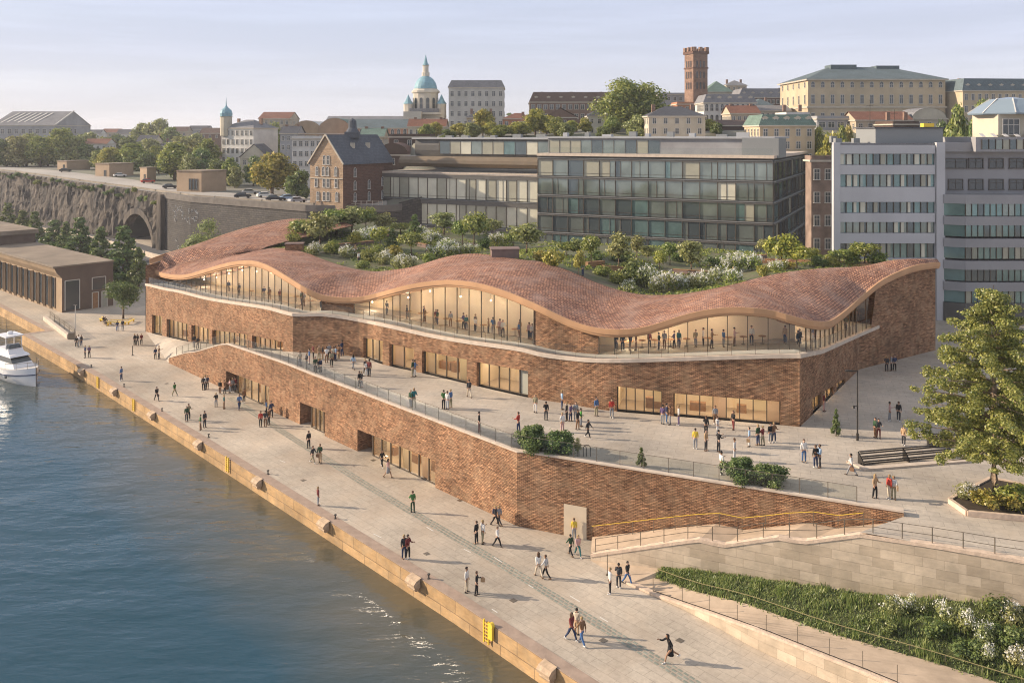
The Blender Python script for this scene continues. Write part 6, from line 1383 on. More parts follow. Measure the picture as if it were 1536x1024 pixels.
building('brown_hip_hall', 'brown hall with rounded roof behind the gabled brick house', 'hall', 476, 528, 200, 330, 20, 'tan', 'arch', 5.8, 'roofgreen', rows=1, cols=4, ww=1.8, wh=2)
building('pink_school', 'long pinkish building with a row of arched windows left of the domed church', 'school', 528, 612, 192, 318, 18, 'pink', 'gable', 3.4, 'roofteal', rows=2, cols=9, ww=1.2, wh=1.7, arch=True, fh=4.4)
building('grey_slate_row', 'row with slate roof on the horizon left of the church', 'building', 488, 606, 183, 420, 18, 'greyw', 'gable', 3.0, 'roofgrey', rows=1, cols=12, ww=1.2, wh=1.5)
building('small_white_house', 'tiny white house among the trees at the far left', 'house', 125, 160, 216, 420, 10, 'white', 'gable', 2.5, 'roofred', rows=1, cols=4)
building('small_grey_house', 'tiny grey-roofed house among the left trees', 'house', 205, 232, 212, 440, 10, 'cream2', 'gable', 3.0, 'roofd', rows=1, cols=3)
for k, (a, b, y, D, wl_, rf, lb) in enumerate([(60, 96, 200, 620, 'white', 'roofred', 'pale far house just right of the glass-roofed hall'), (100, 128, 199, 640, 'cream2', 'roofgrey', 'pale far house on the left horizon'), (130, 150, 201, 600, 'white', 'roofd', 'small white far house behind the left trees'), (152, 178, 199, 660, 'beige', 'roofred', 'beige far house left of the tall left-horizon tree'), (256, 280, 197, 560, 'beige', 'roofbrown', 'brown far house right of the tall left-horizon tree'), (282, 312, 195, 600, 'greyw', 'roofd', 'grey far block left of the onion-domed tower'), (300, 330, 200, 480, 'brown', 'roofbrown', 'brown gabled far house beside the onion-domed tower'), (402, 428, 196, 520, 'white', 'roofgrey', 'white far house behind the right of the cream tower house'), (174, 196, 201, 560, 'white', 'roofd', 'white far house under the tall left-horizon tree'), (236, 256, 207, 500, 'tan', 'roofred', 'tan far house with red roof among left trees')]):
    building('far_house', lb, 'house', a, b, y, D, 10, wl_, 'gable', 3, rf, rows=1, cols=3, side='none', group='small houses on the left horizon')
# boxes on the upper street
for k, (a, b, c, yt, yb_, lb) in enumerate([(86, 107, 137, 242, 260, 'leftmost flat brown box building on the upper street'), (143, 171, 203, 246, 267, 'second flat brown box building on the upper street'), (210, 227, 238, 252, 271, 'smallest flat brown box on the upper street'), (265, 309, 345, 257, 283, 'largest flat brown box building, with slit windows, above the retaining wall')]):
    D = 1300*(32-16.2)/(yb_-200); x0, x1 = XP(a, D), XP(b, D); z0 = TH(x1, D)-.5; zt = ZP(yt, D); t = thing('flat_roofed_kiosk', lb, 'kiosk', (x1, D, z0), .0, 'flat brown boxes on the upper street'); dp = (c-b)/F*D
    m_ = MB(); wd = x1-x0; sk = dp*.7; m_.prism([(-wd, 0), (0, -3.6), (sk, dp*.8-2.4), (-wd+sk, dp*.8+1.2)], 0, zt-z0); m_.build('wall', M['tan'], t); m_ = MB(); m_.prism([(-wd-.2, -.2), (.1, -3.9), (sk+.3, dp*.8-2.4), (-wd+sk, dp*.8+1.5)], zt-z0+.01, zt-z0+.3); m_.build('roof', M['termroof'], t)
    if k == 3:
        for u in (.55, .68, .8): add_win(t, winmesh(.8, 3.0, 'wframed', False, 0), -wd*(1-u), -3.6*u-.04, 1.2, atan2(-3.6, wd))
    else: add_win(t, winmesh(1.0, 2.0, 'wframed', False, 0), -wd*.3, -2.56, .6, atan2(-3.6, wd), 'door')
# ---------------------------------------------------------------- domed church
ch = thing('domed_church', 'pale baroque church with turquoise dome, lantern spire and corner turrets', 'church', (XP(637, 350), 350, 0)); sc_ = 350/F
def chz(y): return ZP(y, 350)
b0 = TH(ch.location.x, 350)-2
m_ = MB(); m_.box((0, 6, b0), (58*sc_, 14, chz(172)-b0)); m_.box((0, 3, chz(172)), (50*sc_, 12, .8)); m_.box((16*sc_*-1.0, -3, b0), (26*sc_, 7, chz(168)-b0)); m_.box((16*sc_, -2, b0), (24*sc_, 5, chz(178)-b0)); m_.build('nave', M['stonew'], ch)
m_ = MB(); m_.box((0, 3, chz(172)+.8), (44*sc_, 10, 1.6)); m_.build('nave_roof', M['roofgrey'], ch)
r = 19*sc_; m_ = MB(); m_.lathe([(r, chz(172)+1), (r, chz(140)), (r*1.12, chz(139)), (r*1.12, chz(136)), (r*.98, chz(134)), (r*.98, chz(133))], (0, 4, 0), 12); m_.build('drum', M['stonew'], ch)
m_ = MB(); rd = 17.5*sc_; zd = chz(134); hd = chz(113)-zd; m_.lathe([(rd*cos(a), zd+hd*sin(a)) for a in [pi/2*k/8 for k in range(8)]]+[(rd*.18, zd+hd)], (0, 4, 0), 20); m_.build('dome', M['copper'], ch, smooth=False)
m_ = MB(); m_.lathe([(1.6, zd+hd-.2), (1.6, chz(108)), (1.2, chz(107)), (1.2, chz(98)), (1.5, chz(97))], (0, 4, 0), 8); m_.build('lantern', M['stonew'], ch); m_ = MB(); m_.lathe([(1.4, chz(97)), (.8, chz(93)), (.45, chz(87)), (.05, chz(81))], (0, 4, 0), 8); m_.build('spire', M['copper'], ch)
for k in range(12):
    a = pi/12+k*pi/6
    if sin(a) < .35: add_win(ch, winmesh(1.5, 4.2, 'cornice', True, 0), cos(a)*r*.985, 4+sin(a)*r*.985, chz(165), a+pi/2)
for sx, y0_ in ((-25, 175), (25, 168)):
    m_ = MB(); m_.lathe([(1.9, b0), (1.9, chz(157)), (2.1, chz(156))], (sx*sc_, 1, 0), 8); tu_ = m_.build('corner_turret', M['stonew'], ch); m_ = MB(); m_.lathe([(2.1, chz(156)), (1.2, chz(151)), (.1, chz(142))], (sx*sc_, 1, 0), 8); m_.build('turret_cap', M['copper'], tu_)
for x in (-.8, 1.6): 
    for z in (182, 192): add_win(ch, winmesh(1.1, 1.8, 'cornice', True, 0), x*3.2+3.2, -4.55, chz(z+4), 0)
# ---------------------------------------------------------------- skyline on the hill
tb2 = building('tall_apartment_block', 'tall grey-beige apartment block with mansard roof right of the church', 'building', 673, 756, 131, 340, 18, 'palegrey', 'mansard', 2.8, 'roofgrey', rows=6, cols=8, ww=1.3, wh=1.9, fh=3.9, first=1.6, chim=3)
building('red_low_block', 'low rust-red block just right of the tall apartment block', 'building', 754, 800, 178, 300, 10, 'terra', 'hip', 2, 'roofred', rows=1, cols=4)
building('brown_brick_barracks', 'long dark brown brick building with mansard roof left of the big round tree', 'building', 795, 925, 153, 330, 20, 'brown', 'mansard', 3.8, 'roofbrown', rows=4, cols=14, ww=1.4, wh=1.8, fh=3.6, dormers=7, chim=3)
building('brown_gable_annexe', 'brown gabled annexe in front of the long dark brick building', 'building', 815, 866, 176, 285, 10, 'brown', 'gablef', 3.2, 'roofbrown', rows=2, cols=4, side='none')
building('small_white_villa', 'small white villa with dark hipped roof left of the big round tree', 'villa', 882, 916, 174, 262, 8, 'white', 'hip', 2.2, 'roofd', rows=2, cols=3, fh=2.8, ww=.9, wh=1.3)
building('cream_villa', 'cream two-storey villa with dark hipped roof right of the big round tree', 'villa', 973, 1058, 174, 222, 12, 'cream2', 'hip', 2.6, 'roofd', rows=2, cols=5, ww=1.0, wh=1.4, fh=2.6, first=.6, chim=2)
to = thing('red_brick_tower', 'tall square red stone tower with battlements on the skyline', 'tower', (XP(1044, 350), 350, 0), .35); z0 = 28; zt = chz(82); wd = 6.6
m_ = MB(); m_.box((0, 0, z0), (wd, wd, zt-z0)); M['tower'] = brickmat('tower_stone', (.34, .215, .155), (.25, .15, .105), (.24, .17, .13), 1.0, .5, .05, .08, big=.3, bigs=.3, fine=.4); m_.build('shaft', M['tower'], to); m_ = MB(); m_.box((0, 0, chz(104)), (wd+.5, wd+.5, .6)); m_.box((0, 0, zt), (wd+.9, wd+.9, 1.0)); m_.build('cornice', M['bigbrickd'], to)
m_ = MB()
for k in range(4):
    for i in range(3):
        u = (i-1)*wd*.42; x, y = ((u, -wd/2), (u, wd/2), (-wd/2, u), (wd/2, u))[k]; m_.box((x, y, zt+1.0), (1.2, 1.2, 1.7))
m_.build('battlements', M['tower'], to)
for z in (96, 112, 128):
    for x in (-1.6, 0, 1.6): add_win(to, winmesh(.7, 2.3, 'bigbrickd', True, 0), x, -wd/2-.02, chz(z+6), 0); add_win(to, winmesh(.7, 2.3, 'bigbrickd', True, 0), -wd/2-.02, x, chz(z+6), -pi/2)
building('grey_row_by_tower', 'pale grey block at the foot of the red tower on its left', 'building', 990, 1034, 142, 370, 14, 'greyw', 'flat', 2, 'roofgrey', rows=2, cols=5)
building('rust_block_by_tower', 'rust-brown block directly below the red tower', 'building', 1016, 1056, 156, 320, 12, 'terra', 'flat', 2, 'roofbrown', rows=1, cols=4)
building('green_pyramid_roof_house', 'building with green pyramid roof right of the red tower', 'building', 1058, 1100, 138, 380, 14, 'cream2', 'hip', 5.0, 'roofgreen', rows=1, cols=5)
building('white_terrace_row', 'long white terrace row with arched windows behind the cream villa', 'building', 1056, 1134, 154, 290, 14, 'white', 'mansard', 2.8, 'roofgrey', rows=3, cols=10, ww=1.1, wh=1.8, fh=3.6, dormers=5, arch=True)
building('low_dark_block', 'low block with plum-dark roof right of the cream villa', 'building', 1050, 1135, 188, 245, 12, 'dkbrown', 'gable', 1.6, 'roofbrown', rows=0, cols=0)
building('slate_palace_wing', 'long grey-brown building with slate mansard on the skyline right of the tower', 'building', 1110, 1190, 146, 350, 16, 'brown', 'mansard', 3.6, 'roofgrey', rows=2, cols=12, ww=1.1, wh=1.6, dormers=6, chim=2)
building('stone_row_house', 'pale row between the slate wing and the mansard house', 'building', 1125, 1186, 166, 300, 12, 'cream2', 'gable', 2, 'roofgrey', rows=2, cols=8, ww=1, wh=1.6)
building('green_mansard_house', 'cream corner house with green mansard and small balconies above the glass office', 'house', 1140, 1222, 188, 208, 14, 'cream', 'mansard', 2.6, 'roofgreen', rows=3, cols=5, ww=1.1, wh=1.7, fh=3.0, first=.9, dormers=5)
pa = building('cream_palace', 'grand cream palace with blue-green hipped roof and rows of arched windows', 'palace', 1212, 1418, 119, 290, 30, 'cream', 'hip', 5.2, 'roofteal', rows=1, cols=14, ww=1.25, wh=1.3, first=1.4, arch=True, side=None, sidecols=5, over=.9)
hp, wp = pa['_h'], pa['_w']; w2 = winmesh(1.25, 3.0, 'wframe', False, 1); w3 = winmesh(1.25, 2.3, 'wframe', False, 1)
for c in range(14):
    x = -wp/2+wp*(c+.5)/14; add_win(pa, w2, x, 0, hp-8.2, 0); add_win(pa, w3, x, 0, hp-13.6, 0)
for c in range(5): add_win(pa, w2, -wp/2, 30*(c+.5)/5, hp-8.2, -pi/2); add_win(pa, w3, -wp/2, 30*(c+.5)/5, hp-13.6, -pi/2)
m_ = MB(); m_.box((0, 15, hp-9.6), (wp+.8, 30.8, .5)); m_.box((0, 15, hp-.4), (wp+1.6, 31.6, .5)); m_.build('string_course', M['cornice'], pa)
m_ = MB(); m_.box((-wp*.14, 15, hp+4.2), (9, 6, 1.6)); m_.box((wp*.2, 15, hp+4.2), (8, 5, 1.3)); m_.build('roof_lantern', M['roofteal'], pa)
building('red_roof_annexe', 'low annexe with orange-red roof in front of the palace', 'building', 1284, 1368, 180, 235, 10, 'beige', 'gable', 2.4, 'roofred', rows=1, cols=6)
building('grey_roof_terrace_house', 'pale house with roof terrace left of the orange-red roof', 'house', 1226, 1282, 178, 240, 10, 'greyw', 'flat', 2, 'roofgrey', rows=2, cols=4, ww=1.8, wh=1.4)
building('round_gable_house', 'low pale house with curved grey roof right of the orange-red roof', 'house', 1368, 1420, 178, 238, 10, 'cream2', 'arch', 3, 'roofgrey', rows=1, cols=3)
building('terracotta_block', 'orange-brown block between the palace and the curved hotel', 'building', 1418, 1446, 134, 310, 14, 'terra', 'flat', 2, 'roofgreen', rows=4, cols=4, ww=1, wh=1.6, fh=3.8, side='none')
building('cream_hotel', 'long cream hotel with grey-green mansard at the right edge of the skyline', 'hotel', 1440, 1600, 136, 285, 20, 'cream', 'mansard', 4.0, 'roofteal', rows=4, cols=15, ww=1.1, wh=2.0, fh=3.9, first=1.2, yaw=.10, dormers=9, chim=2, arch=False, side='none')
# ---------------------------------------------------------------- town trees
TT = [(60, 255, 208, 46, 330, 'oak1', 'largest yellow-green tree below the glass-roofed hall'), (28, 252, 204, 44, 345, 'oak2', 'tree at the left edge below the glass-roofed hall'), (-2, 250, 206, 40, 350, 'oak3', 'tree cut by the left picture edge'), (88, 252, 198, 42, 350, 'oak1', 'round sunlit tree right of the hall gable'), (110, 250, 205, 42, 340, 'oak2', 'round tree just left of the second box building'), (48, 236, 200, 34, 400, 'oak2', 'hazy tree directly under the hall'), (135, 252, 215, 36, 340, 'oak3', 'dark tree behind the first two boxes'), (163, 250, 220, 34, 330, 'oaky', 'small yellowish tree behind the second box'), (198, 258, 218, 44, 320, 'oak1', 'round tree behind the smallest box'), (215, 262, 228, 34, 300, 'oak3', 'dark tree right of the smallest box'), (262, 268, 218, 50, 290, 'oak1', 'big tree left of the cream tower house'), (276, 240, 205, 44, 360, 'oak2', 'olive tree behind the big left tree'), (300, 266, 222, 46, 285, 'oak3', 'dark round tree above the largest box'), (326, 266, 237, 38, 272, 'oak3', 'low dark tree between the largest box and the tower house'), (236, 222, 178, 42, 520, 'oak2', 'tall hazy tree on the left horizon'), (212, 224, 188, 34, 540, 'oak1', 'hazy tree left of the tall horizon tree'), (255, 224, 194, 36, 500, 'oak1', 'hazy tree right of the tall horizon tree'), (178, 222, 200, 34, 480, 'oak3', 'dark hazy tree on the left horizon'), (158, 225, 205, 26, 470, 'oak2', 'small hazy tree left of the horizon group'), (408, 292, 227, 60, 232, 'oaky', 'large sunlit tree left of the gabled brick house'),
      (446, 292, 254, 36, 218, 'oak3', 'low bushy tree touching the gabled brick house'), (412, 210, 188, 26, 420, 'oak1', 'small tree behind the white apartment block'), (352, 270, 250, 22, 262, 'oak2', 'small tree right of the largest box'), (232, 250, 222, 24, 340, 'oak1', 'narrow tree behind the smallest box'), (654, 215, 182, 26, 262, 'oaky', 'small sunlit tree below the church drum'), (690, 214, 184, 34, 255, 'oaky', 'round yellow-green tree below the tall apartment block'), (724, 212, 162, 36, 258, 'oaky', 'tallest yellow-green tree before the tall apartment block'), (752, 212, 190, 34, 240, 'oak1', 'low tree at the roof edge below the tall apartment block'), (803, 212, 162, 40, 245, 'oaky', 'bright tree at the left end of the long dark brick building'), (776, 212, 182, 40, 240, 'oaky', 'low spreading tree above the office roof'), (835, 212, 178, 34, 240, 'oak1', 'mid green tree before the brown gabled annexe'), (857, 212, 180, 26, 242, 'oaky', 'small yellow-green tree left of the white villa'), (878, 205, 176, 22, 250, 'oaky', 'thin yellowish tree touching the white villa'), (672, 214, 195, 26, 238, 'oak3', 'small dark tree above the pale office roof'),
      (958, 212, 172, 40, 232, 'oak2', 'olive tree in front of the big round tree'), (1246, 236, 196, 44, 200, 'oaky', 'yellow-green tree left of the grey office roof'), (1272, 214, 186, 20, 215, 'oaky', 'tiny tree on the roof terrace left of the orange-red roof'), (1438, 210, 168, 46, 200, 'oak1', 'green tree behind the grey office plant room'), (1474, 208, 158, 46, 215, 'oak1', 'taller green tree beside the glass pavilion'), (1456, 212, 180, 30, 190, 'oak3', 'dark low tree between the two behind the plant room'), (1075, 205, 190, 22, 235, 'oak3', 'tiny dark tree right of the cream villa'), (905, 214, 190, 24, 235, 'oak3', 'dark shrub-like tree under the white villa')]
minD = lambda px, D: max(D, 372 if px < 150 else 335 if px < 210 else 315 if px < 250 else 0)
for px, yb_, yt, w, D, key, lb in TT:
    D = minD(px, D)
    x = XP(px, D); z = down(tt, x, D) or TH(x, D); z -= .4; zt = ZP(yt, D); h = max(3.5, zt-z); put_tree(key, 'town_tree', lb, 'tree', (x, D, z), h, w/F*D*(1.3 if px < 460 else 1.12), 'trees of the upper town')
x = XP(948, 250); z = TH(x, 250)-1; put_tree('round', 'great_tree', 'huge dense round tree on the hill left of the red tower', 'tree', (x, 250, z), ZP(116, 250)-z, 132/F*250)

# more roofs between the big houses
XB = [('row_house', 612, 668, 190, 280, 'cream2', 'gable', 'roofred', 2, 6, 'cream row house with red roof at the foot of the church'), ('row_house', 700, 742, 176, 300, 'beige', 'hip', 'roofd', 2, 5, 'beige row house below the tall apartment block'), ('row_house', 866, 900, 160, 340, 'cream2', 'gable', 'roofgrey', 2, 4, 'pale row house behind the small white villa'), ('row_house', 926, 975, 180, 262, 'greyw', 'gable', 'roofd', 2, 5, 'grey row house under the huge round tree'), ('row_house', 1000, 1020, 150, 390, 'white', 'gable', 'roofred', 1, 3, 'white far house left of the red tower'), ('row_house', 1090, 1120, 128, 420, 'beige', 'hip', 'roofgrey', 1, 4, 'beige far house right of the green pyramid roof'), ('row_house', 1180, 1214, 172, 260, 'white', 'flat', 'roofgrey', 3, 4, 'white flat-roofed house between mansard house and palace'), ('row_house', 1096, 1140, 170, 270, 'beige', 'gable', 'roofred', 1, 5, 'beige row house with red roof behind the green mansard house'), ('row_house', 1340, 1378, 186, 222, 'dkbrown', 'flat', 'roofbrown', 1, 2, 'dark red-brown box behind the grey office plant room'), ('row_house', 420, 446, 200, 300, 'greyw', 'gable', 'roofd', 2, 3, 'grey house left of the white gridded apartment block'), ('row_house', 240, 268, 218, 400, 'white', 'hip', 'roofd', 1, 3, 'small white house among left trees near the slope'), ('row_house', 0, 30, 214, 420, 'white', 'gable', 'roofd', 1, 3, 'white house at the left edge under the pale hall'), ('row_house', 540, 575, 205, 262, 'beige', 'gable', 'roofgreen', 1, 4, 'low beige house with green roof behind the dark gabled house'), ('row_house', 1128, 1160, 158, 330, 'cream', 'hip', 'roofteal', 2, 4, 'cream house with teal roof before the slate wing'), ('row_house', 780, 812, 182, 275, 'cream2', 'hip', 'roofred', 1, 4, 'cream house with red hipped roof left of the brown annexe')]
for nm, a, b, y, D, wl_, rf, rm, rws, cls, lb in XB: building('town_house' if False else 'row_house', lb, 'house', a, b, y, D, 11, wl_, rf, 2.6, rm, rows=rws, cols=cls, ww=1.0, wh=1.5, fh=3.1, chim=2, group='row houses of the upper town')
XT = [(72, 262, 226, 40, 300, 'oak3'), (40, 258, 222, 46, 310, 'oak1'), (10, 262, 226, 44, 305, 'oak2'), (120, 262, 224, 38, 300, 'oak1'), (150, 262, 226, 34, 292, 'oak2'), (182, 262, 226, 36, 300, 'oak1'), (238, 268, 232, 34, 290, 'oaky'), (286, 268, 232, 36, 282, 'oak2'), (312, 262, 212, 40, 330, 'oak1'), (345, 266, 240, 30, 268, 'oak1'), (95, 240, 196, 44, 420, 'oak1'), (130, 236, 198, 40, 440, 'oak2'), (196, 240, 204, 40, 420, 'oak3'), (226, 244, 208, 38, 400, 'oak2'), (290, 238, 200, 40, 420, 'oak2'), (380, 260, 232, 30, 270, 'oak3'), (640, 214, 188, 26, 250, 'oak1'), (708, 214, 184, 28, 246, 'oak2'), (738, 214, 182, 28, 246, 'oaky'), (820, 214, 172, 34, 250, 'oaky'), (848, 212, 184, 26, 235, 'oak2'), (918, 214, 178, 30, 240, 'oak1'), (988, 212, 176, 28, 248, 'oak1'), (1064, 210, 178, 24, 245, 'oaky'), (1128, 214, 186, 24, 226, 'oak1'), (1228, 226, 188, 30, 214, 'oaky'), (1262, 226, 196, 26, 206, 'oak1'), (1488, 210, 172, 34, 225, 'oak2'), (1416, 212, 178, 30, 215, 'oak3'), (1500, 205, 160, 40, 240, 'oak1')]
near = [(0, 'pale glass-roofed hall'), (100, 'leftmost box building'), (172, 'second box building'), (225, 'smallest box building'), (300, 'largest box building'), (375, 'cream tower house'), (640, 'domed church'), (715, 'tall apartment block'), (830, 'long dark brick building'), (925, 'huge round tree'), (1010, 'cream villa'), (1075, 'white terrace row'), (1140, 'green mansard house'), (1240, 'grey roof-terrace house'), (1430, 'orange-brown block'), (1510, 'glass pavilion')]
szw = ['round', 'wide', 'small', 'full', 'broad', 'bushy', 'sunlit', 'dense', 'low', 'leafy']
used = {}
for k, (px, yb_, yt, w, D, key) in enumerate(XT):
    D = max(D, 380 if px < 150 else 345 if px < 210 else 318 if px < 250 else 0)
    nm = min(near, key=lambda q: abs(q[0]-px)); used[nm[1]] = used.get(nm[1], 0)+1
    x = XP(px, D); z = TH(x, D)-.5; side_ = 'left of' if px < nm[0] else 'right of'; far_ = 'farther back' if D > 350 else 'near'
    lb = f"{szw[k % 10]} {'yellow-green' if key == 'oaky' else 'olive' if key == 'oak2' else 'dark green' if key == 'oak3' else 'green'} tree {far_}, {side_} the middle of the {nm[1]}"
    put_tree(key, 'town_tree', lb, 'tree', (x, D, z), max(3.5, ZP(yt, D)-z), w/F*D*1.15, 'trees of the upper town')
# bushes clinging to the top of the rock face
for k in range(26):
    px = -20+k*10.3; s_ = CL.at(px); p = CL.pos(s_)+CL.nrm(s_)*random.uniform(-1.4, -.6); z = TH(p.x, p.y)-random.uniform(.8, 3.5)
    put_tree(random.choice(('shr1', 'shr2', 'shr1')), 'cliff_bush', f"small bush in the cracks of the rock face, {['first','second','third','fourth','fifth','sixth','seventh','eighth','ninth','tenth','eleventh','twelfth','thirteenth','fourteenth','fifteenth','sixteenth','seventeenth','eighteenth','nineteenth','twentieth','twenty-first','twenty-second','twenty-third','twenty-fourth','twenty-fifth','twenty-sixth'][k]} from the left", 'shrub', (p.x, p.y, z), random.uniform(.8, 1.8), random.uniform(1.5, 4), 'bushes on the rock face')
# distant wood band closing the horizon
rg = random.Random(77); v = []; f = []
for k in range(420):
    px = rg.uniform(-60, 600) if k < 300 else rg.uniform(600, 1700); D = rg.uniform(560, 1300) if k < 300 else rg.uniform(420, 900); x = XP(px, D); z = TH(x, D); r_ = rg.uniform(5, 9); leafcloud(rg, [((x, D, z+r_*.5), r_, .7)], 130, 3.2, v, f)
me = bpy.data.meshes.new('distant_woods'); me.from_pydata(v, [], f); me.materials.append(M['leafd']); o = bpy.data.objects.new('distant_woods', me); COL.objects.link(o); tag(o, 'hazy far-off woods along the horizon', 'woods', kind='stuff')
# ---------------------------------------------------------------- people
def skin_mesh(vs, es_, rad, lv=1):
    me = bpy.data.meshes.new('sk'); me.from_pydata([tuple(v) for v in vs], es_, []); o = bpy.data.objects.new('sk', me); COL.objects.link(o)
    md = o.modifiers.new('s', 'SKIN'); md.use_smooth_shade = True; sb = o.modifiers.new('u', 'SUBSURF'); sb.levels = lv; sb.render_levels = lv
    for i, r in enumerate(rad):
        sv = me.skin_vertices[0].data[i]; sv.radius = r if hasattr(r, '__len__') else (r, r); sv.use_root = (i == 0)
    dg = bpy.context.evaluated_depsgraph_get(); dg.update(); m2 = bpy.data.meshes.new_from_object(o.evaluated_get(dg)); bpy.data.objects.remove(o); return m2
def limb(a, ang, sp, l, lean=0): return a+V((sp*l, sin(ang)*l, -cos(ang)*l))
def pose_mesh(lh=(0, 0), kn=(0, 0), sh=(.05, -.05), el=(.2, .2), lean=0, seat=0, asp=.12):
    hz = .92 if not seat else .50; hip = V((0, 0, hz)); L = {}
    legs = []
    for s_, h, k in ((-1, lh[0], kn[0]), (1, lh[1], kn[1])):
        a = hip+V((s_*.09, 0, -.04)); b = a+V((s_*.01, sin(h)*.42, -cos(h)*.42)); c = b+V((0, sin(h-k)*.42, -cos(h-k)*.42)); d = c+V((0, .14, -.03 if h-k > -.3 else -.06)); legs.append((a, b, c, d))
    drop = min(l[2].z for l in legs)-.06; sh_ = V((0, 0, -drop)); hip += sh_; legs = [tuple(p+sh_ for p in l) for l in legs]
    up = V((0, sin(lean), cos(lean))); wa = hip+up*.14; ch = hip+up*.38; nk = hip+up*.54; hd0 = hip+up*.62+V((0, .01, 0)); hd = hip+up*.70+V((0, .015, 0)); hdt = hip+up*.775+V((0, .0, 0))
    arms = []
    for s_, a_, e_ in ((-1, sh[0], el[0]), (1, sh[1], el[1])):
        s0 = hip+up*.49+V((s_*.17, 0, 0)); e0 = s0+V((s_*asp*.28, sin(a_+lean)*.28, -cos(a_+lean)*.28)); w0 = e0+V((s_*.0, sin(a_+lean+e_)*.25, -cos(a_+lean+e_)*.25)); hd_ = w0+(w0-e0).normalized()*.07; arms.append((s0, e0, w0, hd_))
    # body (one continuous skin): pelvis, torso, neck, head, nose, ears, arms with palms and five fingers, legs, feet
    vs = [hip, wa, ch, nk, hd0, hd, hdt]; es_ = [(0, 1), (1, 2), (2, 3), (3, 4), (4, 5), (5, 6)]; rad = [(.115, .09), (.10, .08), (.12, .085), .05, .065, (.078, .095), .06]
    vs += [hd+V((0, .105, -.012))]; es_.append((5, 7)); rad.append(.014)
    for s_ in (-1, 1): vs.append(hd+V((s_*.088, 0, -.01))); es_.append((5, len(vs)-1)); rad.append(.016)
    for (s0, e0, w0, h0) in arms:
        i = len(vs); vs += [s0, e0, w0, h0]; es_ += [(2, i), (i, i+1), (i+1, i+2), (i+2, i+3)]; rad += [.05, .038, .027, (.03, .018)]
    for (a, b, c, d) in legs:
        i = len(vs); vs += [a, b, c, d]; es_ += [(0, i), (i, i+1), (i+1, i+2), (i+2, i+3)]; rad += [.078, .055, .036, .03]
    body = skin_mesh(vs, es_, rad)
    # fingers: short tapered chains rooted in the palm
    fb = MB(); fb.v = [tuple(v.co) for v in body.vertices]; fb.f = [tuple(p.vertices) for p in body.polygons]; fb.m = [0]*len(fb.f); fb.uv = [(0, 0)]*sum(len(p) for p in fb.f)
    for sgn, (s0, e0, w0, h0) in zip((-1, 1), arms):
        d = (h0-w0).normalized(); side = V((0, 1, 0)) if abs(d.y) < .7 else V((0, 0, 1)); side = (side-d*side.dot(d)).normalized(); cur = V((-sgn, 0, 0))
        for k, ln in enumerate((.06, .075, .08, .072)):
            r0 = h0-d*.01+side*(.027-.018*k); fb.tube([r0, r0+d*ln*.5+cur*.006, r0+d*ln*.85+cur*.03], [.009, .008, .006], 5)
        r0 = w0+d*.03+side*.026; fb.tube([r0, r0+d*.025+side*.028, r0+d*.05+side*.03+cur*.012], [.011, .009, .007], 5)
    ob = fb.build('b', M['dark'], smooth=True); body = ob.data; bpy.data.objects.remove(ob)
    vs = [hip+up*.0, wa, ch, hip+up*.50]; es_ = [(0, 1), (1, 2), (2, 3)]; rad = [(.145, .115), (.13, .105), (.155, .115), (.075, .075)]
    for (s0, e0, w0, h0) in arms:
        i = len(vs); vs += [s0, e0, e0.lerp(w0, .85)]; es_ += [(2, i), (i, i+1), (i+1, i+2)]; rad += [.068, .054, .042]
    top = skin_mesh(vs, es_, rad)
    vs = [hip+up*.05, hip-up*.02]; es_ = [(0, 1)]; rad = [(.13, .10), (.13, .105)]
    for (a, b, c, d) in legs:
        i = len(vs); vs += [a-V((0, 0, .03)), b, b.lerp(c, .92)]; es_ += [(1, i), (i, i+1), (i+1, i+2)]; rad += [.095, .07, .056]
    tr_ = skin_mesh(vs, es_, rad)
    hb = MB(); 
    for i in range(6):
        for j in range(10):
            def hp(a, b): th = pi*.62*a/6; return hd+V((0, -.018, .022))+V((sin(th)*cos(2*pi*b/10)*.094, sin(th)*sin(2*pi*b/10)*.108*(.80 if sin(2*pi*b/10) > .3 and a > 3 else 1), cos(th)*.112))
            if i >= 3 and 1 <= j <= 3: continue
            hb.face([hp(i, j), hp(i, j+1), hp(i+1, j+1), hp(i+1, j)])
    o = hb.build('h', M['dark'], smooth=True); hair = o.data; bpy.data.objects.remove(o)
    lb_ = MB()
    for i in range(5):
        for j in range(10):
            def hp2(a, b): t = a/5; r_ = .10-.01*t; return hd+V((cos(2*pi*b/10)*r_, sin(2*pi*b/10)*r_*1.05-.03, .03-.26*t))
            if 1 <= j <= 3: continue
            lb_.face([hp2(i, j), hp2(i, j+1), hp2(i+1, j+1), hp2(i+1, j)])
    lb_.v += hb.v; lb_.f += [tuple(q+len(lb_.v)-len(hb.v) for q in f_) for f_ in hb.f]; lb_.m += hb.m; lb_.uv += hb.uv
    o = lb_.build('h', M['dark'], smooth=True); lhair = o.data; bpy.data.objects.remove(o)
    shoes = []
    for (a, b, c, d) in legs:
        f_ = MB(); f_.lathe([(.045, -.055), (.055, -.03), (.05, .02), (.035, .05)], tuple(c+V((0, .0, 0))), 8); f_.tube([c+V((0, -.03, -.028)), c+V((0, .09, -.03)), c+V((0, .17, -.04))], [.036, .04, .024], 7); o = f_.build('s', M['dark'], smooth=True); shoes.append(o.data); bpy.data.objects.remove(o)
    sk = MB(); n = 14; w0_, w1_ = hip.z+.12, hip.z-.42; pr2 = [(.135, w0_), (.16, hip.z-.02), (.20, hip.z-.25), (.235, w1_)]; sk.lathe(pr2, (hip.x, hip.y+.02, 0), n, sq=.8); o = sk.build('k', M['dark'], smooth=True); skirt = o.data; bpy.data.objects.remove(o)
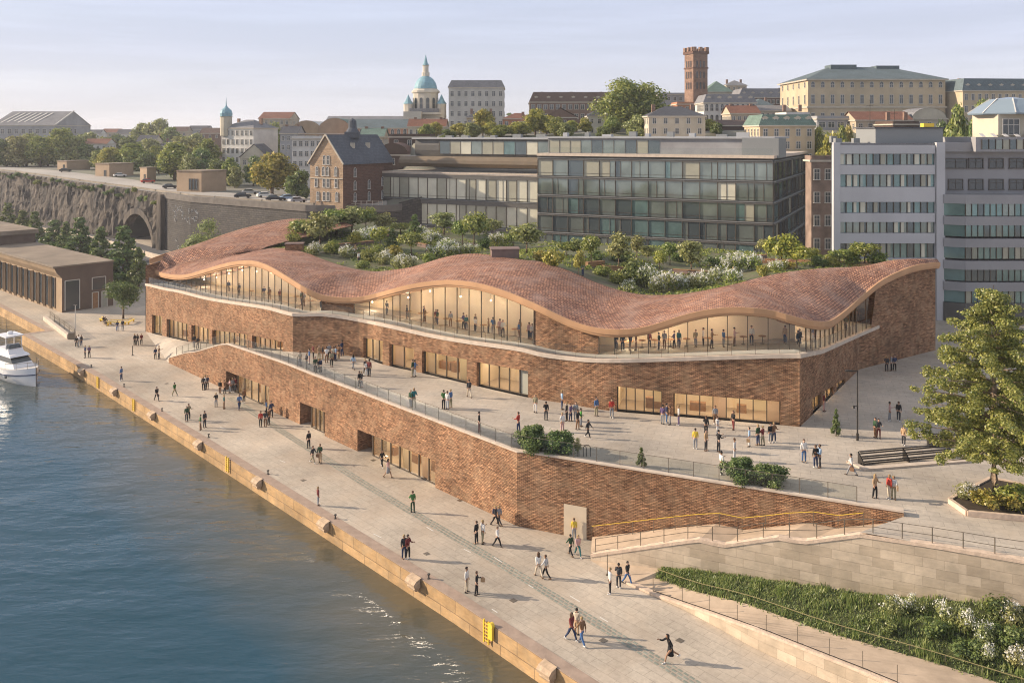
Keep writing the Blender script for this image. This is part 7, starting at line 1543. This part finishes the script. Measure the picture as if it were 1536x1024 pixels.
    bag = MB(); w0 = arms[0][3]; bag.box((w0.x-.03, w0.y, w0.z-.36), (.11, .30, .28)); bag.bar((w0.x-.03, w0.y-.1, w0.z-.09), (w0.x-.02, w0.y, w0.z), .02, .02); bag.bar((w0.x-.03, w0.y+.1, w0.z-.09), (w0.x-.02, w0.y, w0.z), .02, .02); o = bag.build('g', M['dark']); bagm = o.data; bpy.data.objects.remove(o)
    bp = MB(); bp.lathe([(.09, 0), (.14, .04), (.15, .28), (.08, .40)], (ch.x, ch.y-.18, ch.z-.28), 8, sq=.55); o = bp.build('p', M['dark'], smooth=True); bpm = o.data; bpy.data.objects.remove(o)
    return dict(body=body, top=top, trousers=tr_, hair=hair, long_hair=lhair, shoes=shoes, skirt=skirt, bag=bagm, backpack=bpm)
POSES = {
 's': pose_mesh((.03, -.03), (.02, .05), (.05, -.04), (.15, .2)),
 't': pose_mesh((.10, -.12), (.12, .02), (.35, .0), (1.4, .25)),
 'u': pose_mesh((-.06, .08), (.0, .1), (.5, .45), (1.5, 1.3)),
 'w': pose_mesh((.42, -.36), (.12, .25), (-.40, .40), (.25, .35), .04),
 'v': pose_mesh((-.32, .48), (.30, .22), (.42, -.35), (.4, .2), .05),
 'r': pose_mesh((.75, -.62), (.45, .35), (-.75, .8), (.7, .9), .28),
 'z': pose_mesh((1.45, 1.5), (1.45, 1.5), (.6, .5), (.9, .8), .08, seat=1),
}
CLR = dict(black=(.018, .018, .02), dark=(.045, .045, .05), navy=(.03, .045, .10), blue=(.07, .15, .32), teal=(.04, .16, .16), green=(.06, .16, .05), dkgreen=(.03, .07, .035), bright=(.12, .42, .08), red=(.42, .05, .035), maroon=(.16, .03, .03), white=(.72, .70, .66), cream=(.58, .50, .38), grey=(.25, .26, .28), ltgrey=(.45, .46, .47), brown=(.20, .11, .06), tan=(.42, .28, .16), yellow=(.65, .48, .06), pink=(.50, .32, .30), purple=(.13, .09, .18), orange=(.55, .20, .05), ltblue=(.32, .45, .60), khaki=(.28, .25, .16))
CW = dict(black='black', dark='charcoal', navy='navy', blue='blue', teal='teal', green='green', dkgreen='dark green', bright='bright green', red='red', maroon='maroon', white='white', cream='cream', grey='grey', ltgrey='light grey', brown='brown', tan='tan', yellow='yellow', pink='dusty pink', purple='purple', orange='orange', ltblue='light blue', khaki='khaki')
CM = {k: mat('cloth_'+k, c, .85, .1, 6) for k, c in CLR.items()}
SK = [mat('skin_a', (.48, .29, .20), .6), mat('skin_b', (.32, .18, .11), .6), mat('skin_c', (.55, .36, .26), .6)]
HM = [mat('hair_dark', (.02, .015, .012), .6), mat('hair_brown', (.09, .05, .03), .6), mat('hair_fair', (.32, .22, .10), .6)]
SHM = [mat('shoe_dark', (.02, .02, .02), .5), mat('shoe_brown', (.12, .07, .04), .5), mat('shoe_white', (.6, .6, .58), .6)]
pr_rng = random.Random(21); NP = 0
def slot(o, m):
    if not o.data.materials: o.data.materials.append(m)
    o.material_slots[0].link = 'OBJECT'; o.material_slots[0].material = m
def person(loc, ang, pose, top, bot, label, group, extra='', h=None):
    global NP
    NP += 1; P = POSES[pose]; t = thing('person', label, 'person', loc, ang, group); s_ = h or pr_rng.uniform(.93, 1.06); t.scale = (s_*1.06, s_*1.06, s_)
    def ch(nm, me, m): o = bpy.data.objects.new(nm, me); o.parent = t; COL.objects.link(o); slot(o, m); return o
    ch('body', P['body'], pr_rng.choice(SK)); ch('top', P['top'], CM[top])
    if 'd' in extra: ch('skirt', P['skirt'], CM[bot])
    else: ch('trousers', P['trousers'], CM[bot])
    ch('hair', P['long_hair'] if 'l' in extra or 'd' in extra else P['hair'], pr_rng.choice(HM)); sm = pr_rng.choice(SHM)
    for m_ in P['shoes']: ch('shoe', m_, sm)
    if 'b' in extra: ch('bag', P['bag'], CM[pr_rng.choice(('black', 'brown', 'tan'))])
    if 'p' in extra: ch('backpack', P['backpack'], CM[pr_rng.choice(('black', 'navy', 'dark'))])
    return t
ACT = dict(s='standing', t='standing', u='standing with arms bent', w='walking', v='walking', r='striding forward', z='seated')
def crowd(where, lst, tree, group, z=0.0):
    for it in lst:
        px, py, pose, top, bot = it[:5]; ex = it[5] if len(it) > 5 else ''; spec = it[6] if len(it) > 6 else ''
        p = (ray(tree, px, py) if tree else None) or G(px, py, z)
        lb = spec or f"person in {CW[top]} top and {CW[bot]} {'skirt' if 'd' in ex else 'trousers'} {where}"
        person((p.x, p.y, p.z+.005), pr_rng.uniform(0, 6.28) if pose not in 'wv' else pr_rng.choice((QA-pi/2, QA+pi/2))+pr_rng.uniform(-.5, .5), pose, top, bot, lb, group, ex)
gq, gpz = 'people on the quay', 'people on the plaza'
crowd('below the brick podium corner', [(714.6, 815, 's', 'black', 'black'), (724, 815, 't', 'white', 'khaki'), (746, 820, 'w', 'white', 'black'), (743, 788, 'w', 'dark', 'black', 'p'), (749, 787, 'v', 'grey', 'dark')], qt, gq)
crowd('at the near quay edge', [(700, 888, 's', 'white', 'cream'), (715, 892, 't', 'black', 'black', 'b')], qt, gq)
crowd('by the beige podium door', [(856, 833, 'v', 'dkgreen', 'black'), (867, 834, 'w', 'pink', 'teal', 'l'), (861, 808, 's', 'yellow', 'grey')], qt, gq)
crowd('mid-quay below the beige door', [(808, 865, 'w', 'white', 'cream', 'l'), (819, 867, 'v', 'ltgrey', 'black')], qt, gq)
crowd('at the foot of the stone ramp wall', [(915, 890, 's', 'white', 'black'), (928, 881, 't', 'dark', 'dark', 'p'), (941, 876, 'w', 'black', 'blue')], qt, gq)
crowd('near the bottom of the picture', [(857, 960, 'w', 'maroon', 'navy', 'l'), (865, 951, 's', 'cream', 'tan'), (873, 966, 'v', 'brown', 'blue')], qt, gq)
p = G(1006, 991); person(tuple(p), pi/2+.3, 'r', 'black', 'black', 'person in short black dress lunging forward at the bottom of the quay', gq, 'd')
crowd('alone at the quay edge below the podium', [(606, 838, 's', 'dark', 'navy', '', 'person in charcoal jacket, left of a close pair by the nearest fender'), (612, 838, 't', 'maroon', 'black', '', 'person in maroon jacket, right of a close pair by the nearest fender'), (619, 768, 't', 'green', 'dkgreen', '', 'lone person in green top on the sett strip below the long shop window'), (477, 758, 's', 'maroon', 'grey', '', 'lone person in maroon top near the mooring bollards'), (573, 700, 'v', 'black', 'black', 'l', 'person in black coat walking close to the long podium window'), (582, 716, 'w', 'pink', 'grey', 'd', 'person in dusty pink coat and grey skirt walking by the long podium window')], qt, gq)
crowd('below the second podium window', [(463, 672, 's', 'black', 'black'), (469, 694, 'v', 'dark', 'khaki', 'b'), (480, 694, 't', 'dkgreen', 'tan')], qt, gq)
crowd('near the quay edge left of the strip', [(280, 632, 's', 'dkgreen', 'dark'), (283, 630, 't', 'khaki', 'black'), (300.6, 645, 't', 'green', 'brown'), (307, 641, 's', 'dark', 'dark')], qt, gq)
crowd('in the open middle of the quay', [(324, 610, 't', 'black', 'grey'), (336, 613, 's', 'teal', 'brown'), (359, 614, 'v', 'blue', 'navy'), (366, 604, 's', 'brown', 'black'), (235, 601, 'w', 'black', 'dark', 'b'), (262, 594, 'w', 'green', 'khaki'), (182, 571, 's', 'blue', 'navy', '', 'lone person in blue standing far along the quay near the second ladder')], qt, gq)
crowd('by the left podium shop entrance', [(305, 585, 's', 'dark', 'black'), (308, 584, 't', 'white', 'grey'), (311, 583, 's', 'navy', 'black'), (330, 591, 's', 'black', 'brown'), (337, 590, 't', 'brown', 'black'), (345, 589, 'u', 'pink', 'grey'), (349, 588, 's', 'grey', 'dark'), (353, 587, 't', 'maroon', 'dark')], qt, gq)
crowd('by the middle podium entrance', [(391, 640, 's', 'red', 'black'), (398, 640, 't', 'dark', 'brown'), (403, 637, 's', 'brown', 'dark'), (399.7, 622, 's', 'blue', 'black'), (407, 626, 't', 'navy', 'dark')], qt, gq)
crowd('against the wall left of that entrance', [(429.5, 620, 't', 'dkgreen', 'khaki'), (439, 627, 's', 'blue', 'navy'), (442.7, 629, 't', 'orange', 'dark')], qt, gq)
crowd('at the far end of the quay', [(127.6, 536.6, 's', 'navy', 'dark'), (133.7, 536, 't', 'purple', 'black'), (114.5, 521, 's', 'black', 'black'), (118, 520, 't', 'white', 'grey'), (122, 519, 's', 'dark', 'navy'), (176, 496.5, 't', 'navy', 'blue'), (184, 496, 's', 'dark', 'grey'), (202, 518, 's', 'dark', 'black'), (206, 518, 't', 'black', 'dark'), (212, 517, 's', 'maroon', 'black'), (233, 538.7, 's', 'navy', 'black'), (238.5, 538, 't', 'brown', 'dark')], qt, gq)
crowd('on the slope before the left wing', [(291, 521, 's', 'black', 'grey'), (296.5, 523, 't', 'dark', 'black')], pt, gpz)
crowd('in the crowd by the dark recess', [(450, 549, 's', 'cream', 'grey'), (460, 552, 't', 'dark', 'grey'), (464, 546, 's', 'blue', 'pink'), (473, 560, 's', 'dkgreen', 'black'), (478.4, 560.4, 't', 'black', 'dark'), (481, 560, 's', 'navy', 'dark'), (478.5, 540, 't', 'tan', 'khaki'), (484, 540, 's', 'dark', 'tan'), (490, 544, 'u', 'white', 'brown'), (497.5, 550, 't', 'khaki', 'black', 'b'), (500, 541, 's', 'cream', 'dark'), (503.5, 541, 't', 'ltblue', 'navy'), (508, 540, 's', 'brown', 'tan'), (513, 534, 't', 'navy', 'navy'), (470, 538, 's', 'maroon', 'black'), (494, 538, 's', 'grey', 'black')], pt, gpz)
crowd('before the left hall windows', [(530, 554, 'v', 'ltblue', 'grey', 'l'), (547.6, 561, 't', 'dark', 'black'), (550, 564, 's', 'white', 'ltgrey'), (554, 564.6, 's', 'maroon', 'dark'), (539, 581, 's', 'black', 'black'), (542.5, 581, 't', 'dark', 'grey'), (619, 565, 's', 'dkgreen', 'khaki'), (622.5, 565, 't', 'blue', 'white')], pt, gpz)
crowd('along the glass balustrade', [(616, 611, 's', 'dkgreen', 'grey'), (621, 611, 't', 'teal', 'khaki'), (665.5, 613, 't', 'green', 'black'), (671, 614, 's', 'white', 'ltgrey'), (676, 611.6, 's', 'blue', 'khaki'), (718.7, 648, 's', 'black', 'maroon'), (777.5, 648.6, 't', 'red', 'navy')], pt, gpz)
crowd('walking out from the grey hall door', [(703.7, 596, 'w', 'dark', 'cream', 'p')], pt, gpz)
crowd('loosely grouped mid-plaza', [(803, 618.5, 's', 'khaki', 'white'), (819, 630, 't', 'black', 'dark'), (843, 614, 's', 'ltblue', 'navy'), (850, 631, 's', 'dark', 'black'), (856, 631.7, 't', 'purple', 'navy'), (863.6, 631, 's', 'grey', 'grey'), (871.5, 639.6, 's', 'bright', 'grey'), (866.8, 644, 't', 'black', 'brown'), (843.5, 648, 's', 'white', 'pink'), (882, 657, 'v', 'dark', 'black', '', 'person in charcoal walking behind the bushes at the balustrade'), (894.5, 624, 's', 'blue', 'khaki')], pt, gpz)
crowd('near the five-pane shop window', [(917.6, 626.6, 't', 'red', 'grey', 'b'), (994, 636, 's', 'purple', 'grey'), (1004.7, 636.7, 't', 'brown', 'grey'), (1000, 634, 's', 'navy', 'blue'), (1018, 637.7, 's', 'white', 'purple')], pt, gpz)
crowd('before the long lit window', [(1043, 673, 's', 'yellow', 'grey'), (1059, 652, 't', 'black', 'black'), (1059, 676, 's', 'tan', 'dark'), (1076, 652, 't', 'ltgrey', 'white'), (1078, 678, 'u', 'black', 'dark'), (1073, 636, 's', 'grey', 'brown'), (1100, 644.6, 't', 'black', 'maroon', 'l'), (1124, 669.7, 's', 'ltblue', 'white', 'b'), (1137, 667.5, 's', 'dkgreen', 'navy'), (1144, 668, 't', 'maroon', 'khaki'), (1155.6, 663.6, 's', 'black', 'grey'), (1161, 663, 't', 'brown', 'navy'), (1101.8, 691, 's', 'ltgrey', 'ltgrey'), (1082, 711, 't', 'white', 'black')], pt, gpz)
crowd('left of the stepped bench', [(1206, 693, 's', 'white', 'blue'), (1223.5, 701, 's', 'black', 'navy'), (1229.6, 701, 't', 'ltblue', 'dark'), (1277, 712.7, 'w', 'white', 'grey', 'b')], pt, gpz)
crowd('on the plaza above the ramp', [(1312.7, 747, 't', 'tan', 'black', 'l'), (1334, 747.5, 's', 'red', 'cream'), (1340.4, 748.5, 't', 'ltgrey', 'khaki', 'b')], pt, gpz)
crowd('in shade right of the lamp post', [(1334.6, 631.5, 't', 'pink', 'grey'), (1348, 631.5, 's', 'black', 'dark'), (1313, 656, 's', 'dkgreen', 'brown'), (1318, 657, 't', 'dark', 'maroon'), (1355.5, 668, 's', 'tan', 'dark'), (1330, 557, 't', 'dark', 'dark'), (1337, 556, 's', 'grey', 'black'), (1342, 556, 't', 'navy', 'black'), (1236, 617, 's', 'maroon', 'pink')], pt, gpz)
# visitors in the roof garden
for px, py, ps, a, b, lb in ((533, 385, 't', 'tan', 'black', 'person in tan top beside the golden bush in the roof garden'), (538, 395, 's', 'white', 'dark', 'person in white top at the tile edge of the roof garden'), (874, 414, 's', 'teal', 'navy', 'person in teal top by the slim lime tree in the roof garden'), (1100, 424, 't', 'white', 'ltgrey', 'person in white among the blooming shrubs of the roof garden'), (1048, 392, 's', 'dark', 'black', 'person in charcoal behind the round full roof tree')):
    p = gp(px, py); person(tuple(p), 1.0, ps, a, b, lb, 'visitors in the roof garden')
# gallery visitors behind the glazing
M_t = None
def gal(px, off, pose, top, bot, lb, ang=None, seat=False):
    s_ = PER.at(px); q = PER.pos(s_)+PER.nrm(s_)*off; z = TZ(pxof(PER.pos(s_)))+.01
    return person((q.x, q.y, z), ang if ang is not None else pr_rng.uniform(0, 6.28), pose, top, bot, lb, 'visitors behind the gallery glass')
GA = [(300, 's'), (322, 's'), (352, 't'), (367, 's'), (383, 't'), (411, 's'), (420, 't'), (433, 's'), (548, 't'), (576, 's'), (598, 's'), (604, 't'), (617, 's'), (622, 't'), (636, 's'), (656, 't'), (661, 's'), (672, 's'), (677, 't'), (694, 's'), (702, 't'), (716, 's'), (722, 't'), (741, 's'), (747, 't'), (760, 's'), (765, 't'), (771, 's'), (905, 't'), (922, 's'), (938, 't'), (947, 's'), (968, 's'), (984, 't'), (992, 's'), (1006, 't'), (1014, 's'), (1040, 't'), (1052, 's'), (1066, 't'), (1084, 's'), (1101, 't'), (1128, 's'), (1180, 's'), (1225, 't'), (1238, 's'), (1252, 't'), (1262, 's'), (1276, 't'), (1290, 's')]
zone = lambda px: 'left gallery window' if px < 470 else 'big arched central gallery window' if px < 790 else 'right gallery window' if px < 1200 else 'gallery window around the right corner'
seen = {}
tops = ['black', 'dark', 'navy', 'brown', 'maroon', 'dkgreen', 'grey', 'purple', 'teal', 'khaki', 'white', 'tan', 'blue', 'pink']; bots = ['black', 'dark', 'navy', 'grey', 'brown']
for k, (px, ps) in enumerate(GA):
    z_ = zone(px); i = seen.get(z_, 0); seen[z_] = i+1; a, b = tops[i % 10 if i < 10 else 10+(i-10) % 4], bots[(i//2+i) % 5]
    nn = [x for x, _ in GA if zone(x) == z_]; od = ['first', 'second', 'third', 'fourth', 'fifth', 'sixth', 'seventh', 'eighth', 'ninth', 'tenth', 'eleventh', 'twelfth', 'thirteenth', 'fourteenth', 'fifteenth', 'sixteenth', 'seventeenth', 'eighteenth', 'nineteenth', 'twentieth', 'twenty-first', 'twenty-second'][nn.index(px)]
    gal(px, (3.3 if px < 1200 else 1.5)+pr_rng.uniform(0, 1.2), ps, a, b, f"{od} person from the left behind the {z_}, {CW[a]} top")
# cafe tables in the gallery
for k, px in enumerate((560, 590, 628, 646, 683, 708, 732, 754, 912, 930, 957, 976, 1000, 1025, 1060, 1092, 1115, 1145, 330, 395, 440)):
    s_ = PER.at(px); q = PER.pos(s_)+PER.nrm(s_)*4.6; t = thing('cafe_table', f"small round cafe table standing behind the {zone(px)}", 'table', (q.x, q.y, TZ(px)), 0, 'cafe tables in the gallery')
    m_ = MB(); m_.lathe([(.38, .72), (.38, .75)], (0, 0, 0), 10); m_.build('table_top', M['wood'], t); m_ = MB(); m_.tube([(0, 0, 0), (0, 0, .72)], .03, 6); m_.lathe([(.22, 0), (.2, .03)], (0, 0, 0), 8); m_.build('leg', M['metal'], t)
# benches and sitters under the quay tree
for k, (a, b, lb) in enumerate((((150, 481), (163, 489), 'left yellow bench under the quay tree'), ((164, 486), (190, 487), 'front yellow bench under the quay tree'), ((192, 487), (201, 482), 'right yellow bench under the quay tree'))):
    p, q = G(*a), G(*b); t = thing('yellow_bench', lb, 'bench', tuple(p), 0, 'yellow benches around the quay tree'); d = q-p; m_ = MB(); m_.bar((0, 0, .42), (d.x, d.y, .42), .36, .06); m_.build('seat', M['yellow'], t)
    for e_ in (.08, .92): MB().box((d.x*e_, d.y*e_, 0), (.1, .4, .42)).build('leg', M['yellow'], t)
    m_ = MB(); n_ = V((-d.y, d.x, 0)).normalized()*.22; m_.bar(n_+V((0, 0, .7)), n_+d+V((0, 0, .7)), .04, .08); m_.build('backrest', M['yellow'], t)
for (px, py, a, lb) in ((155, 486, 'black', 'person in black seated on the left yellow bench'), (158, 488, 'dark', 'person in charcoal seated at the end of the left yellow bench')):
    p = G(px, py); person((p.x, p.y, 0), -2.2, 'z', a, 'dark', lb, gq)
# ---------------------------------------------------------------- boat
M['gel'] = mat('white_gelcoat', (.75, .75, .76), .25, spec=.6); M['gelt'] = mat('boat_stripe', (.04, .06, .12), .3); M['canvas'] = mat('boat_canvas', (.55, .53, .50), .8)
bo = thing('motor_yacht', 'white motor yacht with flybridge moored at the left edge, bow to the right', 'boat', (-68.6, 119.4, ZW), atan2(-.62, .78))
# local x = forward
sta = [(-6.5, 1.9, .25, 1.5), (-4, 2.15, .3, 1.5), (-1, 2.25, .3, 1.6), (2, 2.1, .25, 1.8), (4.2, 1.5, .15, 2.05), (5.8, .75, .05, 2.3), (6.9, .06, .6, 2.5)]
rr = []
for x, hw, keel, dk in sta: rr.append([(x, -hw*1.0, dk), (x, -hw*.95, dk*.62), (x, -hw*.72, .0), (x, -hw*.2, -.5), (x, hw*.2, -.5), (x, hw*.72, 0), (x, hw*.95, dk*.62), (x, hw, dk)])
m_ = MB(); m_.grid([[V(p) for p in r] for r in rr]); m_.face([V(p) for p in rr[0]]); m_.build('hull', M['gel'], bo, smooth=True)
m_ = MB()
for a, b in zip(rr, rr[1:]): m_.face([a[0], b[0], b[7], a[7]])
m_.build('deck', M['canvas'], bo); m_ = MB()
for a, b in zip(rr, rr[1:]):
    for i, s_ in ((1, -1), (6, 1)): A_, B_ = V(a[i]), V(b[i]); m_.bar(A_+V((0, s_*.03, 0)), B_+V((0, s_*.03, 0)), .05, .14)
m_.build('stripe', M['gelt'], bo)
def frust(x0, x1, w0, w1, z0, z1, sf, sb, mi=0, mm=None):
    m = mm or MB(); a = [(x0, -w0, z0), (x1, -w0*.8, z0), (x1, w0*.8, z0), (x0, w0, z0)]; b = [(x0+sb, -w1, z1), (x1-sf, -w1*.8, z1), (x1-sf, w1*.8, z1), (x0+sb, w1, z1)]
    for i in range(4): m.face([a[i], a[(i+1) % 4], b[(i+1) % 4], b[i]], mi)
    m.face(b, mi); return m
frust(-3.2, 3.6, 1.75, 1.5, 1.55, 2.5, .9, .1).build('cabin', M['gel'], bo)
frust(-3.25, 2.55, 1.56, 1.35, 2.5, 3.2, 1.0, .1).build('cabin_windows', M['wpane'], bo); frust(-4.2, 2.0, 1.6, 1.5, 3.2, 3.42, .3, .0).build('cabin_roof', M['gel'], bo)
frust(-2.6, .9, 1.25, 1.15, 3.42, 4.1, .5, .1).build('flybridge', M['gel'], bo); frust(-.4, .5, 1.0, .8, 4.1, 4.6, .4, .1).build('windscreen', M['wpane'], bo)
m_ = MB(); m_.box((-1.3, 0, 5.6), (3.0, 2.3, .18)); m_.build('hardtop', M['gel'], bo)
for x, y in ((-2.5, -1), (-2.5, 1), (-.1, -1), (-.1, 1)): MB().bar((x, y, 4.0), (x, y, 5.6), .08, .08).build('strut', M['gel'], bo)
m_ = MB(); m_.lathe([(.35, 5.78), (.4, 5.95), (.3, 6.15), (.05, 6.2)], (-1.3, 0, 0), 10); m_.build('radar_dome', M['gel'], bo); m_ = MB(); m_.tube([(-2.4, 0, 5.7), (-2.7, 0, 8.3)], .03, 5); m_.build('mast', M['rail'], bo)
m_ = MB(); pts = [V((2.2, -2.0, 2.65)), V((4.3, -1.45, 2.85)), V((5.9, -.7, 3.1)), V((6.8, 0, 3.2)), V((5.9, .7, 3.1)), V((4.3, 1.45, 2.85)), V((2.2, 2.0, 2.65))]; m_.tube(pts, .035, 5)
for p in pts: m_.tube([p, p-V((0, 0, .85))], .025, 5)
m_.build('pulpit_rail', M['rail'], bo); m_ = MB(); m_.box((-5.0, 0, 1.5), (1.6, 2.6, .55)); m_.build('aft_seat', M['canvas'], bo)
for s_ in (-1, 1):
    for x in (-2, .4, 2.6): m_ = MB(); m_.tube([(x, s_*2.0, .95), (x, s_*2.18, .95)], .2, 10); m_.build('porthole', M['wpane'], bo)
# ---------------------------------------------------------------- parked cars on the upper street
def car(px, py, c, ang, lb):
    D = 1300*(CAMZ-15.5)/(py-HY); x = XP(px, D); z = (down(tt, x, D) or 15.4)+.08; t = thing('parked_car', lb, 'car', (x, D, z), ang, 'cars parked on the upper street')
    m_ = MB(); pr2 = [(-2.1, .35), (-2.15, .75), (-1.9, .95), (1.2, .92), (2.05, .75), (2.1, .35)]
    for s_ in (-.85, .85): m_.face([(u, s_, z_) for u, z_ in pr2])
    for a, b in zip(pr2, pr2[1:]+pr2[:1]): m_.face([(a[0], -.85, a[1]), (b[0], -.85, b[1]), (b[0], .85, b[1]), (a[0], .85, a[1])])
    m_.build('body', CM[c], t); m_ = MB(); m2 = MB(); frust(-1.75, 1.0, .8, .62, .93, 1.38, .7, .45, mm=m_); m_.build('windows', M['wpane'], t); m2.box((-.2, 0, 1.38), (1.5, 1.1, .06)); m2.build('roof', CM[c], t)
    for x_ in (-1.3, 1.3):
        for y_ in (-.82, .82): w_ = MB(); w_.tube([(x_, y_-.1, .33), (x_, y_+.1, .33)], .33, 10); w_.build('wheel', M['metal'], t)
for px, py, c, a, lb in [(364, 297, 'dark', .4, 'dark car parked above the retaining wall'), (375, 291, 'ltgrey', .3, 'silver car behind the dark car on the upper street'), (398, 296, 'white', .5, 'white car below the large sunlit tree'), (412, 301, 'dark', .4, 'dark car nearest the wall edge below the sunlit tree'), (432, 300, 'ltblue', .7, 'pale blue car beside the gabled house'), (446, 304, 'ltgrey', .7, 'silver car closest to the gabled house'), (255, 283, 'dark', .5, 'dark car before the largest box building'), (180, 271, 'white', .5, 'white car by the second box building'), (98, 266, 'black', .5, 'black car before the leftmost box building'), (222, 277, 'red', .5, 'red car before the smallest box')]: car(px, py, c, a, lb)
# ---------------------------------------------------------------- air
def haze():
    m = bpy.data.materials.new('haze'); m.use_nodes = True; n = m.node_tree.nodes; l = m.node_tree.links; n.clear(); o = n.new('ShaderNodeOutputMaterial'); v_ = n.new('ShaderNodeVolumePrincipled')
    v_.inputs['Color'].default_value = (.93, .95, 1, 1); v_.inputs['Density'].default_value = .00022; v_.inputs['Anisotropy'].default_value = .2; l.new(v_.outputs[0], o.inputs['Volume']); return m
if HAZE:
    m_ = MB(); m_.box((0, 1500, -6), (6000, 4400, 86)); hz_ = m_.build('haze', haze()); tag(hz_, 'thin pale air haze over the whole harbour and town', None, kind='stuff')
